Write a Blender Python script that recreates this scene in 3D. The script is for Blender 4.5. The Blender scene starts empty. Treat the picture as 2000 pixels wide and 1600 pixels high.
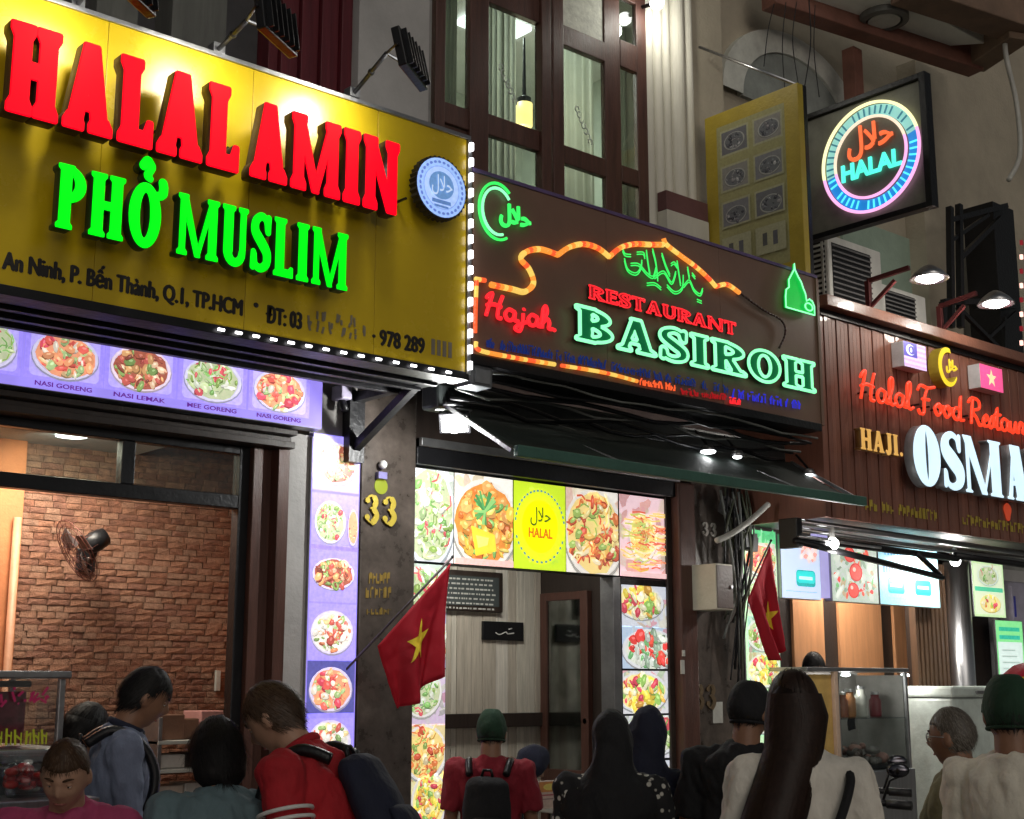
import bpy, bmesh, math, random
import numpy as np
from mathutils import Vector, Matrix, noise as mnoise
R = math.radians
rng = random.Random(7)
scene = bpy.context.scene
C = scene.collection

# ------------------------------------------------------------------ camera
F_PX, CX, CY = 2700.0, 1000.0, 800.0
PITCH, YAW = math.atan(540 / F_PX), R(41.2)
CAM = Vector((0, -6.3, 1.6))
_fh = Vector((math.sin(YAW), math.cos(YAW), 0)); _rt = Vector((math.cos(YAW), -math.sin(YAW), 0)); _up = Vector((0, 0, 1))
_fw = _fh * math.cos(PITCH) + _up * math.sin(PITCH); _uc = -_fh * math.sin(PITCH) + _up * math.cos(PITCH)
cam_d = bpy.data.cameras.new('camera'); cam = bpy.data.objects.new('camera', cam_d); C.objects.link(cam)
cam_d.sensor_width = 36; cam_d.lens = F_PX / 2000 * 36; cam_d.clip_start = .05; cam_d.clip_end = 500
cam.matrix_world = Matrix(((_rt.x, _uc.x, -_fw.x, CAM.x), (_rt.y, _uc.y, -_fw.y, CAM.y), (_rt.z, _uc.z, -_fw.z, CAM.z), (0, 0, 0, 1)))
scene.camera = cam

# ------------------------------------------------------------------ sky, dim city glow, exposure
world = bpy.data.worlds.new('World'); scene.world = world; world.use_nodes = True
nt = world.node_tree; bg = nt.nodes['Background']
sky = nt.nodes.new('ShaderNodeTexSky'); sky.sky_type = 'NISHITA'; sky.sun_disc = False
SUN_EL, SUN_AZ = R(38), R(205)
sky.sun_elevation = R(4); sky.sun_rotation = SUN_AZ
hs = nt.nodes.new('ShaderNodeHueSaturation'); hs.inputs['Saturation'].default_value = .25
nt.links.new(sky.outputs[0], hs.inputs['Color']); nt.links.new(hs.outputs[0], bg.inputs['Color'])
bg.inputs['Strength'].default_value = .055
sd = bpy.data.lights.new('sun', 'SUN'); so = bpy.data.objects.new('sun', sd); C.objects.link(so)
sd.energy = .30; sd.angle = R(28); sd.color = (1.0, .93, .82)
sdir = Vector((math.sin(SUN_AZ) * math.cos(SUN_EL), math.cos(SUN_AZ) * math.cos(SUN_EL), math.sin(SUN_EL)))
so.rotation_euler = (-sdir).to_track_quat('-Z', 'Y').to_euler()
scene.view_settings.view_transform = 'Standard'; scene.view_settings.look = 'None'
scene.view_settings.exposure = 0; scene.view_settings.gamma = 1
scene.render.engine = 'CYCLES'
scene.cycles.use_denoising = True
scene.cycles.max_bounces = 6; scene.cycles.transparent_max_bounces = 12
scene.cycles.sample_clamp_indirect = 4

# ------------------------------------------------------------------ pixel of the photograph -> point on a real plane
def ray(px, py): return _fw + _rt * ((px - CX) / F_PX) - _uc * ((py - CY) / F_PX)
def atY(px, py, y):
    r = ray(px, py); return CAM + r * ((y - CAM.y) / r.y)
def atX(px, py, x):
    r = ray(px, py); return CAM + r * ((x - CAM.x) / r.x)
def atZ(px, py, z):
    r = ray(px, py); return CAM + r * ((z - CAM.z) / r.z)
def D(px, py, d): return CAM + ray(px, py) * d
def xz(px, py, y):
    p = atY(px, py, y); return p.x, p.z
def RY(x0, y0, x1, y1, y):
    a = atY(x0, y0, y); b = atY(x1, y1, y)
    return a.x, b.x, b.z, a.z                      # x0,x1,z0,z1

# ------------------------------------------------------------------ materials
MATS = {}
def M(name, col, rough=.6, metal=0., var=.25, scale=6., bump=.15, bscale=40., spec=.5, stretch=(1, 1, 1), coat=0.):
    if name in MATS: return MATS[name]
    m = bpy.data.materials.new(name); m.use_nodes = True; MATS[name] = m
    n = m.node_tree.nodes; l = m.node_tree.links; b = n['Principled BSDF']
    tc = n.new('ShaderNodeTexCoord'); mp = n.new('ShaderNodeMapping'); mp.inputs['Scale'].default_value = stretch
    l.new(tc.outputs['Object'], mp.inputs[0])
    nz = n.new('ShaderNodeTexNoise'); nz.inputs['Scale'].default_value = scale; nz.inputs['Detail'].default_value = 6; nz.inputs['Roughness'].default_value = .65
    l.new(mp.outputs[0], nz.inputs[0])
    rp = n.new('ShaderNodeMapRange'); rp.inputs['From Min'].default_value = .25; rp.inputs['From Max'].default_value = .75
    rp.inputs['To Min'].default_value = 1 - var; rp.inputs['To Max'].default_value = 1 + var
    l.new(nz.outputs[0], rp.inputs[0])
    mx = n.new('ShaderNodeMix'); mx.data_type = 'RGBA'; mx.blend_type = 'MULTIPLY'; mx.inputs['Factor'].default_value = 1
    mx.inputs['A'].default_value = (*col, 1); l.new(rp.outputs[0], mx.inputs['B']); l.new(mx.outputs['Result'], b.inputs['Base Color'])
    r2 = n.new('ShaderNodeMapRange'); r2.inputs['To Min'].default_value = max(.03, rough - .12); r2.inputs['To Max'].default_value = min(1, rough + .12)
    l.new(nz.outputs[0], r2.inputs[0]); l.new(r2.outputs[0], b.inputs['Roughness'])
    b.inputs['Metallic'].default_value = metal; b.inputs['Specular IOR Level'].default_value = spec; b.inputs['Coat Weight'].default_value = coat
    if bump:
        n2 = n.new('ShaderNodeTexNoise'); n2.inputs['Scale'].default_value = bscale; n2.inputs['Detail'].default_value = 4
        l.new(mp.outputs[0], n2.inputs[0]); bp = n.new('ShaderNodeBump'); bp.inputs['Strength'].default_value = bump; bp.inputs['Distance'].default_value = .02
        l.new(n2.outputs[0], bp.inputs['Height']); l.new(bp.outputs[0], b.inputs['Normal'])
    return m
def E(name, col, strength=1., base=None):
    if name in MATS: return MATS[name]
    m = bpy.data.materials.new(name); m.use_nodes = True; MATS[name] = m
    n = m.node_tree.nodes; l = m.node_tree.links; b = n['Principled BSDF']
    b.inputs['Base Color'].default_value = (*(base or tuple(.3 * c for c in col)), 1); b.inputs['Roughness'].default_value = .45
    b.inputs['Emission Color'].default_value = (*col, 1)
    tc = n.new('ShaderNodeTexCoord'); nz = n.new('ShaderNodeTexNoise'); nz.inputs['Scale'].default_value = 9
    l.new(tc.outputs['Object'], nz.inputs[0]); r2 = n.new('ShaderNodeMapRange')
    r2.inputs['To Min'].default_value = strength * .82; r2.inputs['To Max'].default_value = strength * 1.18
    l.new(nz.outputs[0], r2.inputs[0]); l.new(r2.outputs[0], b.inputs['Emission Strength'])
    return m
def PRINT(name, strength, tint=(1, 1, 1)):
    """a printed surface: colours from the print's own polygons; backlit when strength > 0"""
    if name in MATS: return MATS[name]
    m = bpy.data.materials.new(name); m.use_nodes = True; MATS[name] = m
    n = m.node_tree.nodes; l = m.node_tree.links; b = n['Principled BSDF']
    a = n.new('ShaderNodeAttribute'); a.attribute_name = 'Col'
    tc = n.new('ShaderNodeTexCoord'); nz = n.new('ShaderNodeTexNoise'); nz.inputs['Scale'].default_value = 55; nz.inputs['Detail'].default_value = 4
    l.new(tc.outputs['Object'], nz.inputs[0])
    rp = n.new('ShaderNodeMapRange'); rp.inputs['To Min'].default_value = .72; rp.inputs['To Max'].default_value = 1.25; l.new(nz.outputs[0], rp.inputs[0])
    mx = n.new('ShaderNodeMix'); mx.data_type = 'RGBA'; mx.blend_type = 'MULTIPLY'; mx.inputs['Factor'].default_value = 1
    l.new(a.outputs['Color'], mx.inputs['A']); l.new(rp.outputs[0], mx.inputs['B'])
    m2 = n.new('ShaderNodeMix'); m2.data_type = 'RGBA'; m2.blend_type = 'MULTIPLY'; m2.inputs['Factor'].default_value = 1
    l.new(mx.outputs['Result'], m2.inputs['A']); m2.inputs['B'].default_value = (*tint, 1)
    l.new(m2.outputs['Result'], b.inputs['Base Color']); b.inputs['Roughness'].default_value = .35
    if strength > 0:
        l.new(m2.outputs['Result'], b.inputs['Emission Color']); b.inputs['Emission Strength'].default_value = strength
    return m
def GLASS(name, tint=(.9, .95, .93), rough=.03, refl=.25):
    if name in MATS: return MATS[name]
    m = bpy.data.materials.new(name); m.use_nodes = True; MATS[name] = m
    n = m.node_tree.nodes; l = m.node_tree.links; n.remove(n['Principled BSDF'])
    t = n.new('ShaderNodeBsdfTransparent'); t.inputs[0].default_value = (*tint, 1)
    g = n.new('ShaderNodeBsdfGlossy'); g.inputs['Roughness'].default_value = rough
    lw = n.new('ShaderNodeLayerWeight'); lw.inputs[0].default_value = .3; fr = n.new('ShaderNodeMath'); fr.operation = 'POWER'; l.new(lw.outputs['Facing'], fr.inputs[0]); fr.inputs[1].default_value = 3.
    tc = n.new('ShaderNodeTexCoord'); nz = n.new('ShaderNodeTexNoise'); nz.inputs['Scale'].default_value = 5; l.new(tc.outputs['Object'], nz.inputs[0])
    ad = n.new('ShaderNodeMath'); ad.operation = 'MULTIPLY_ADD'; l.new(nz.outputs[0], ad.inputs[0]); ad.inputs[1].default_value = refl; l.new(fr.outputs[0], ad.inputs[2])
    mx = n.new('ShaderNodeMixShader'); l.new(ad.outputs[0], mx.inputs[0]); l.new(t.outputs[0], mx.inputs[1]); l.new(g.outputs[0], mx.inputs[2])
    l.new(mx.outputs[0], n['Material Output'].inputs[0])
    return m

# ------------------------------------------------------------------ mesh building
def ensure_col(me, cols):
    a = me.color_attributes.new('Col', 'FLOAT_COLOR', 'CORNER')
    buf = np.ones((len(me.loops), 4), np.float32); k = 0
    for p, c in zip(me.polygons, cols):
        n_ = p.loop_total; buf[k:k + n_, :3] = c; k += n_
    a.data.foreach_set('color', buf.ravel())
class MB:
    def __init__(s): s.v = []; s.f = []; s.m = []; s.c = []
    def add(s, vs, fs, mi=0, col=(1, 1, 1)):
        o = len(s.v); s.v += [tuple(v) for v in vs]
        for f in fs: s.f.append([i + o for i in f]); s.m.append(mi); s.c.append(col)
        return s
    def box(s, x0, x1, y0, y1, z0, z1, mi=0):
        x0, x1 = min(x0, x1), max(x0, x1); y0, y1 = min(y0, y1), max(y0, y1); z0, z1 = min(z0, z1), max(z0, z1)
        return s.add([(x0, y0, z0), (x1, y0, z0), (x1, y1, z0), (x0, y1, z0), (x0, y0, z1), (x1, y0, z1), (x1, y1, z1), (x0, y1, z1)],
                     [(3, 2, 1, 0), (4, 5, 6, 7), (0, 1, 5, 4), (1, 2, 6, 5), (2, 3, 7, 6), (3, 0, 4, 7)], mi)
    def obox(s, c, h, rot, mi=0):
        c = Vector(c); q = rot.to_3x3() if hasattr(rot, 'to_3x3') else rot.to_matrix()
        vs = [c + q @ Vector((sx * h[0], sy * h[1], sz * h[2])) for sz in (-1, 1) for sx, sy in ((-1, -1), (1, -1), (1, 1), (-1, 1))]
        return s.add(vs, [(3, 2, 1, 0), (4, 5, 6, 7), (0, 1, 5, 4), (1, 2, 6, 5), (2, 3, 7, 6), (3, 0, 4, 7)], mi)
    def bar(s, a, b, w, h=None, mi=0):
        a = Vector(a); b = Vector(b); d = b - a
        return s.obox((a + b) / 2, ((h or w) / 2, w / 2, d.length / 2), d.to_track_quat('Z', 'Y'), mi)
    def tube(s, pts, r, n=8, mi=0, closed=False, caps=True):
        pts = [Vector(p) for p in pts]; N = len(pts); rs = r if isinstance(r, (list, tuple)) else [r] * N
        up = Vector((0, 0, 1)); rings = []; prev = None
        for i, p in enumerate(pts):
            if closed: t = pts[(i + 1) % N] - pts[i - 1]
            else: t = pts[min(i + 1, N - 1)] - pts[max(i - 1, 0)]
            if t.length < 1e-9: t = Vector((0, 0, 1))
            t.normalize()
            if prev is None:
                prev = t.orthogonal().normalized()
            prev = (prev - t * prev.dot(t))
            if prev.length < 1e-6: prev = t.orthogonal()
            prev.normalize(); b = t.cross(prev)
            rings.append([p + (prev * math.cos(2 * math.pi * k / n) + b * math.sin(2 * math.pi * k / n)) * rs[i] for k in range(n)])
        vs = [v for rg in rings for v in rg]; fs = []
        for i in range(N if closed else N - 1):
            j = (i + 1) % N
            for k in range(n): fs.append((i * n + k, i * n + (k + 1) % n, j * n + (k + 1) % n, j * n + k))
        if caps and not closed: fs += [tuple(range(n))[::-1], tuple((N - 1) * n + k for k in range(n))]
        return s.add(vs, fs, mi)
    def lathe(s, prof, n=20, o=(0, 0, 0), axis='Z', mi=0):
        o = Vector(o); q = {'Z': Matrix.Identity(3), 'Y': Matrix.Rotation(R(90), 3, 'X'), 'X': Matrix.Rotation(R(90), 3, 'Y')}[axis] if isinstance(axis, str) else axis
        vs = [o + q @ Vector((r * math.cos(2 * math.pi * k / n), r * math.sin(2 * math.pi * k / n), z)) for r, z in prof for k in range(n)]
        fs = [(i * n + k, i * n + (k + 1) % n, (i + 1) * n + (k + 1) % n, (i + 1) * n + k) for i in range(len(prof) - 1) for k in range(n)]
        fs += [tuple(range(n))[::-1], tuple((len(prof) - 1) * n + k for k in range(n))]
        return s.add(vs, fs, mi)
    def prism(s, pts, fr, d0, d1, mi=0):
        """2-D outline pts in frame fr, extruded along its normal from d0 to d1"""
        n = len(pts); vs = [fr @ Vector((x, y, d)) for d in (d0, d1) for x, y in pts]
        fs = [tuple(range(n))[::-1], tuple(range(n, 2 * n))] + [(k, (k + 1) % n, n + (k + 1) % n, n + k) for k in range(n)]
        return s.add(vs, fs, mi)
    def sph(s, c, r, n=12, m=8, mi=0, rot=None):
        c = Vector(c); r = r if isinstance(r, (tuple, list)) else (r, r, r); q = rot or Matrix.Identity(3)
        vs = []; fs = []
        for i in range(m + 1):
            th = math.pi * i / m
            for k in range(n):
                ph = 2 * math.pi * k / n
                vs.append(c + q @ Vector((r[0] * math.sin(th) * math.cos(ph), r[1] * math.sin(th) * math.sin(ph), r[2] * math.cos(th))))
        for i in range(m):
            for k in range(n): fs.append((i * n + k, (i + 1) * n + k, (i + 1) * n + (k + 1) % n, i * n + (k + 1) % n))
        return s.add(vs, fs, mi)
    def mesh(s, name):
        me = bpy.data.meshes.new(name); me.from_pydata(s.v, [], s.f); me.polygons.foreach_set('material_index', s.m); return me
    def build(s, name, mats, parent=None, smooth=False, bevel=0, col=False):
        me = s.mesh(name)
        if col: ensure_col(me, s.c)
        return link(name, me, mats, parent, smooth, bevel)
def link(name, me, mats, parent=None, smooth=False, bevel=0):
    for m in (mats if isinstance(mats, (list, tuple)) else [mats]): me.materials.append(m)
    o = bpy.data.objects.new(name, me); C.objects.link(o)
    if smooth: me.shade_smooth() if smooth is True else me.shade_smooth()
    if bevel:
        b = o.modifiers.new('bevel', 'BEVEL'); b.width = bevel; b.segments = 2; b.limit_method = 'ANGLE'; b.angle_limit = R(40)
    put(o, parent); return o
def put(o, parent):
    if parent is not None:
        o.parent = parent; o.matrix_parent_inverse = Matrix.Translation(-Vector(parent['_at'])) if '_at' in parent else Matrix.Identity(4)
def tag(o, label=None, cat=None, group=None, kind=None):
    for k, v in (('label', label), ('category', cat), ('group', group), ('kind', kind)):
        if v: o[k] = v
    return o
def thing(name, label, cat, at=(0, 0, 0), group=None):
    o = bpy.data.objects.new(name, None); C.objects.link(o); o.location = at; o['_at'] = tuple(at); o.empty_display_size = .1
    return tag(o, label, cat, group)
def bx(name, mats, parent, x0, x1, y0, y1, z0, z1, bevel=.003):
    return MB().box(x0, x1, y0, y1, z0, z1).build(name, mats, parent, bevel=bevel)
def copy_tree(o, parent=None, off=(0, 0, 0)):
    c = o.copy(); C.objects.link(c)
    if parent is not None: c.parent = parent
    else: c.location = Vector(o.location) + Vector(off)
    for ch in o.children: copy_tree(ch, c)
    return c
# frames: 2-D drawing plane -> world
def frY(x, y, z): return Matrix(((1, 0, 0, x), (0, 0, -1, y), (0, 1, 0, z), (0, 0, 0, 1)))          # faces the street (-y)
def frX(x, y, z): return Matrix(((0, 0, -1, x), (-1, 0, 0, y), (0, 1, 0, z), (0, 0, 0, 1)))         # blade, faces -x, drawn rightwards = -y

# ------------------------------------------------------------------ lettering
def split_faces(me, mats, face=0, side=1):
    for p in me.polygons: p.material_index = face if p.normal.z > .7 else side
WORK = bpy.data.scenes.new('work')                    # scratch scene: modifiers and curves are evaluated there, away from the growing scene
def evaluate(o):
    WORK.collection.objects.link(o)
    with bpy.context.temp_override(scene=WORK, view_layer=WORK.view_layers[0]):
        dg = bpy.context.evaluated_depsgraph_get(); dg.update(); me = bpy.data.meshes.new_from_object(o.evaluated_get(dg))
    bpy.data.objects.remove(o); return me
def curve_mesh(cu):
    me = evaluate(bpy.data.objects.new('tmp', cu)); bpy.data.curves.remove(cu); return me
def text(body, fr, h, mats, parent, name='lettering', depth=.002, width=None, bold=0., shear=0., spacing=1., centre=True, fat=0.):
    """one line of print in the built-in face; h = cap height; width = total width to fit"""
    cu = bpy.data.curves.new('t', 'FONT'); cu.body = body; cu.size = 1; cu.extrude = 0.0; cu.offset = bold; cu.shear = shear; cu.space_character = spacing
    cu.resolution_u = 3
    me = curve_mesh(cu); n = len(me.vertices); co = np.empty(n * 3, np.float32); me.vertices.foreach_get('co', co); co = co.reshape(-1, 3)
    x0, x1 = co[:, 0].min(), co[:, 0].max(); s = h / .73; sx = s if width is None else width / max(1e-6, x1 - x0)
    co[:, 0] = (co[:, 0] - ((x0 + x1) / 2 if centre else x0)) * sx; co[:, 1] *= s; co[:, 2] = 0
    me.vertices.foreach_set('co', co.ravel())
    if fat:
        b3 = MB(); P_ = co.copy(); fs = [tuple(p.vertices) for p in me.polygons]; off = [(0, 0), (fat, 0), (-fat, 0), (0, fat * .6), (0, -fat * .6)]
        for k, (a, c) in enumerate(off): b3.add([(x + a, y + c, -.0004 * k) for x, y, _ in P_], fs)
        me = b3.mesh(name)
    if depth:
        bm = bmesh.new(); bm.from_mesh(me)
        r = bmesh.ops.extrude_face_region(bm, geom=bm.faces[:]); vs = [e for e in r['geom'] if isinstance(e, bmesh.types.BMVert)]
        for v in vs: v.co.z += depth
        bm.normal_update()
        bm.to_mesh(me); bm.free()
    me.transform(fr); me.update()
    return link(name, me, mats, parent)
# -- glyphs drawn as distance fields, outlined by marching squares
def s_poly(X, Y, pts):
    P = np.array(pts, float); d = np.full(X.shape, 1e9); s = np.ones(X.shape)
    for i in range(len(P)):
        a, b = P[i], P[i - 1]; e = b - a; wx, wy = X - a[0], Y - a[1]
        t = np.clip((wx * e[0] + wy * e[1]) / max(1e-12, e @ e), 0, 1)
        d = np.minimum(d, (wx - e[0] * t) ** 2 + (wy - e[1] * t) ** 2)
        c1 = Y >= a[1]; c2 = Y < b[1]; c3 = e[0] * wy > e[1] * wx
        s = np.where((c1 & c2 & c3) | (~c1 & ~c2 & ~c3), -s, s)
    return s * np.sqrt(d)
def s_cap(X, Y, pts, rad):
    d = np.full(X.shape, 1e9); rad = rad if isinstance(rad, (list, tuple)) else [rad] * len(pts)
    for i in range(len(pts) - 1):
        a = np.array(pts[i]); e = np.array(pts[i + 1]) - a
        t = np.clip(((X - a[0]) * e[0] + (Y - a[1]) * e[1]) / max(1e-12, e @ e), 0, 1)
        d = np.minimum(d, np.hypot(X - a[0] - e[0] * t, Y - a[1] - e[1] * t) - (rad[i] + (rad[i + 1] - rad[i]) * t))
    return d
def s_ell(X, Y, cx, cy, rx, ry): return (np.hypot((X - cx) / rx, (Y - cy) / ry) - 1) * min(rx, ry)
def spline(pts, n=10):
    out = []; P = [pts[0]] + list(pts) + [pts[-1]]
    for i in range(1, len(P) - 2):
        p0, p1, p2, p3 = [np.array(P[k], float) for k in (i - 1, i, i + 1, i + 2)]
        for t in np.linspace(0, 1, n, endpoint=False):
            out.append(tuple(.5 * ((2 * p1) + (p2 - p0) * t + (2 * p0 - 5 * p1 + 4 * p2 - p3) * t * t + (3 * p1 - p0 - 3 * p2 + p3) * t ** 3)))
    out.append(tuple(pts[-1])); return out
def glyph_field(ch, w, st, th, sw, sh, X, Y):
    U = lambda *a: np.minimum.reduce(a)
    def stem(x, y0=0., y1=1., t=None, bot=1, top=1, k=1.):
        t = (t or st) / 2; s_ = sw * k; p = []
        p += [(x - t - s_ * bot, y0), (x + t + s_ * bot, y0), (x + t + s_ * bot, y0 + sh * .45 * bot), (x + t, y0 + sh * bot)]
        p += [(x + t, y1 - sh * top), (x + t + s_ * top, y1 - sh * .45 * top), (x + t + s_ * top, y1), (x - t - s_ * top, y1), (x - t - s_ * top, y1 - sh * .45 * top), (x - t, y1 - sh * top)]
        p += [(x - t, y0 + sh * bot), (x - t - s_ * bot, y0 + sh * .45 * bot)]
        q = [];
        for a in p:
            if not q or abs(a[0] - q[-1][0]) + abs(a[1] - q[-1][1]) > 1e-6: q.append(a)
        return s_poly(X, Y, q)
    def quad(a, b, t0, t1=None):
        t1 = t1 or t0; return s_poly(X, Y, [(a[0] - t0 / 2, a[1]), (a[0] + t0 / 2, a[1]), (b[0] + t1 / 2, b[1]), (b[0] - t1 / 2, b[1])])
    def hbar(x0, x1, y, t): return s_poly(X, Y, [(x0, y - t / 2), (x1, y - t / 2), (x1, y + t / 2), (x0, y + t / 2)])
    def foot(x, y=0., t=st, up=1):
        e = t / 2 + sw; return s_poly(X, Y, [(x - e, y), (x + e, y), (x + e, y + sh * .45 * up), (x + t / 2, y + sh * up), (x - t / 2, y + sh * up), (x - e, y + sh * .45 * up)][::up])
    def bowl(x, y0, y1, xr):
        cy = (y0 + y1) / 2; ry = (y1 - y0) / 2; o = s_ell(X, Y, x, cy, xr - x, ry); i = s_ell(X, Y, x, cy, xr - x - st * .92, max(.02, ry - th))
        return np.maximum(np.maximum(o, -i), x - X)
    l = st / 2 + sw; r = w - l
    if ch == 'H': return U(stem(l), stem(r), hbar(l, r, .5, max(th, .1)))
    if ch == 'I': return stem(w / 2)
    if ch == 'L': return U(stem(l), s_poly(X, Y, [(l, 0), (w, 0), (w, sh * 1.9), (w - sw * .8, sh * 1.9), (w - sw * 1.8, max(th, .1)), (l, max(th, .1))]))
    if ch == 'T': return U(stem(w / 2, top=0), hbar(0, w, 1 - th / 2, th), s_poly(X, Y, [(0, 1), (0, .78), (.05, .78), (.1, 1)]), s_poly(X, Y, [(w, 1), (w, .78), (w - .05, .78), (w - .1, 1)]))
    if ch == 'E': return U(stem(l), hbar(l, w, th / 2, th), hbar(l, w, 1 - th / 2, th), hbar(l, w - .08, .52, th), s_poly(X, Y, [(w, 0), (w, .24), (w - .05, .24), (w - .12, 0)]), s_poly(X, Y, [(w, 1), (w, .78), (w - .05, .78), (w - .12, 1)]))
    if ch == 'A':
        c = w * .5; return U(quad((l * .8, .0), (c - st * .1, 1.), th * 1.15, th), quad((r, .0), (c, 1.), st, st * .95), hbar(l * 1.1, r, .3, max(.07, th * .8)), foot(l * .8, t=th), foot(r))
    if ch == 'M':
        a, b = l - st * .5 + th * .5, r + st * .1; return U(stem(a, t=th), stem(b, t=st * .85), quad((w * .5, .0), (a + .01, 1.), st * .5, st * .75), quad((w * .5, .0), (b - .02, 1.), th * .5, th * .7))
    if ch == 'N':
        a, b = l - st * .5 + th * .5, r + st * .5 - th * .5; return U(stem(a, t=th), stem(b, t=th, bot=0), quad((b - th * .2, 0), (a, 1.), st * .7, st * .8))
    if ch == 'P': return U(stem(l), bowl(l, .42, 1., w))
    if ch == 'B': return U(stem(l), bowl(l, .48, 1., w * .94), bowl(l, 0., .52 + th * .3, w))
    if ch == 'R': return U(stem(l), bowl(l, .44, 1., w * .95), quad((r + st * .15, 0), (l + st * .8, .5), st, st * .8), foot(r + st * .1))
    if ch in 'O0': return np.maximum(s_ell(X, Y, w / 2, .5, w / 2, .52), -s_ell(X, Y, w / 2, .5, w / 2 - st, .52 - th))
    if ch == 'U':
        cy = w * .42; ring = np.maximum(np.maximum(s_ell(X, Y, w / 2, cy, w / 2 - sw, cy + .01), -s_ell(X, Y, w / 2 + (st - th) / 2 * .6, cy, w / 2 - sw - (st + th) / 2, cy - th)), Y - cy)
        return U(stem(l, cy - .01, 1., bot=0), stem(w - sw - th / 2, cy - .01, 1., t=th, bot=0), ring)
    if ch == 'J': return U(stem(w - l, .2, 1., bot=0), s_cap(X, Y, spline([(w - l, .25), (w - l - .04, .05), (w * .35, -.02), (w * .15, .1)], 6), [st / 2] * 6 + [th / 2] * 13))
    if ch == 'S':
        c = spline([(w * .86, .74), (w * .78, .9), (w * .5, .96), (w * .2, .86), (w * .18, .68), (w * .5, .51), (w * .83, .33), (w * .82, .13), (w * .5, .04), (w * .2, .1), (w * .13, .27)], 6)
        n = len(c); rad = [(th + (st - th) * math.exp(-((i / n - .5) / .2) ** 2)) / 2 for i in range(n)]
        return U(s_cap(X, Y, c, rad), s_cap(X, Y, [(w * .88, .70), (w * .9, .95)], th * .45), s_cap(X, Y, [(w * .11, .3), (w * .09, .05)], th * .45))
    if ch == '3':
        c = spline([(w * .14, .8), (w * .3, .95), (w * .6, .95), (w * .8, .76), (w * .6, .55), (w * .42, .52), (w * .62, .5), (w * .86, .27), (w * .6, .03), (w * .28, .04), (w * .1, .2)], 6); n = len(c)
        rad = [(th + (st - th) * (1 if .22 < i / n < .36 or .6 < i / n < .8 else 0)) / 2 for i in range(n)]
        return U(s_cap(X, Y, c, rad), s_ell(X, Y, w * .17, .8, st * .5, st * .5), s_ell(X, Y, w * .15, .19, st * .5, st * .5))
    if ch == '.': return s_ell(X, Y, w / 2, .08, .08, .08)
    if ch == 'Ở':
        o = np.maximum(s_ell(X, Y, w * .46, .5, w * .46, .52), -s_ell(X, Y, w * .46, .5, w * .46 - st, .52 - th))
        horn = s_cap(X, Y, spline([(w * .8, .86), (w * .96, .9), (w * 1.0, 1.02), (w * .97, 1.1)], 6), [.05] * 8 + [.065] * 11)
        hook = s_cap(X, Y, spline([(w * .34, 1.33), (w * .46, 1.42), (w * .6, 1.34), (w * .52, 1.24), (w * .47, 1.16), (w * .56, 1.13)], 6), [.06] * 8 + [.05] * 15 + [.04] * 8)
        return U(o, horn, hook)
    raise KeyError(ch)
def contours(f, x0, y0, s):
    ny, nx = f.shape; seg = {}; inside = f < 0
    def pt(a, b):
        (i, j), (k, l) = a, b; t = f[i, j] / (f[i, j] - f[k, l]); return (x0 + (j + (l - j) * t) * s, y0 + (i + (k - i) * t) * s)
    idx = inside[:-1, :-1] * 1 + inside[:-1, 1:] * 2 + inside[1:, 1:] * 4 + inside[1:, :-1] * 8
    TB = {1: [(3, 0)], 2: [(0, 1)], 3: [(3, 1)], 4: [(1, 2)], 5: [(3, 0), (1, 2)], 6: [(0, 2)], 7: [(3, 2)], 8: [(2, 3)], 9: [(2, 0)], 10: [(0, 1), (2, 3)], 11: [(2, 1)], 12: [(1, 3)], 13: [(1, 0)], 14: [(0, 3)]}
    for i, j in zip(*np.nonzero((idx > 0) & (idx < 15))):
        ed = [((i, j), (i, j + 1)), ((i, j + 1), (i + 1, j + 1)), ((i + 1, j), (i + 1, j + 1)), ((i, j), (i + 1, j))]
        for a, b in TB[int(idx[i, j])]: seg.setdefault(ed[a], []).append(ed[b]) ; seg.setdefault(ed[b], []).append(ed[a])
    loops = []; seen = set()
    for k0 in list(seg):
        if k0 in seen: continue
        lp = [k0]; seen.add(k0); cur = k0
        while True:
            nx_ = [q for q in seg[cur] if q not in seen]
            if not nx_: break
            cur = nx_[0]; seen.add(cur); lp.append(cur)
        if len(lp) > 6: loops.append([pt(*e) for e in lp])
    return loops
def simplify(lp, eps):
    P = np.array(lp); n = len(P); far = int(np.argmax(((P - P[0]) ** 2).sum(1)))
    def dp(a, b):
        if b - a < 2: return []
        A, B = P[a], P[b % n]; d = B - A; L = math.hypot(*d) + 1e-12; q = P[a + 1:b]; e = np.abs((q[:, 0] - A[0]) * d[1] - (q[:, 1] - A[1]) * d[0]) / L
        m = int(np.argmax(e))
        return dp(a, a + 1 + m) + [a + 1 + m] + dp(a + 1 + m, b) if e[m] > eps else []
    return [tuple(P[i % n]) for i in [0] + dp(0, far) + [far] + dp(far, n)]
GL = {}
def glyph(ch, w, st, th, sw, sh, rnd):
    key = (ch, w, st, th, sw, sh, rnd)
    if key not in GL:
        s = 1 / 90; xs = np.arange(-.16, w + .2, s); ys = np.arange(-.16, 1.6 if ch == 'Ở' else 1.16, s); X, Y = np.meshgrid(xs, ys)
        GL[key] = [simplify(l, .0025) for l in contours(glyph_field(ch, w, st, th, sw, sh, X, Y) - rnd, xs[0], ys[0], s)]
    return GL[key]
WID = dict(I=.45, L=.72, E=.74, P=.78, J=.6, S=.72, M=1.45, N=1.12, A=1.0, H=1.0, O=.95, U=.92, B=.86, R=.95, T=.86)
WID['Ở'] = 1.05; WID['.'] = .3; WID['3'] = .7; WID[' '] = .5
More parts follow.
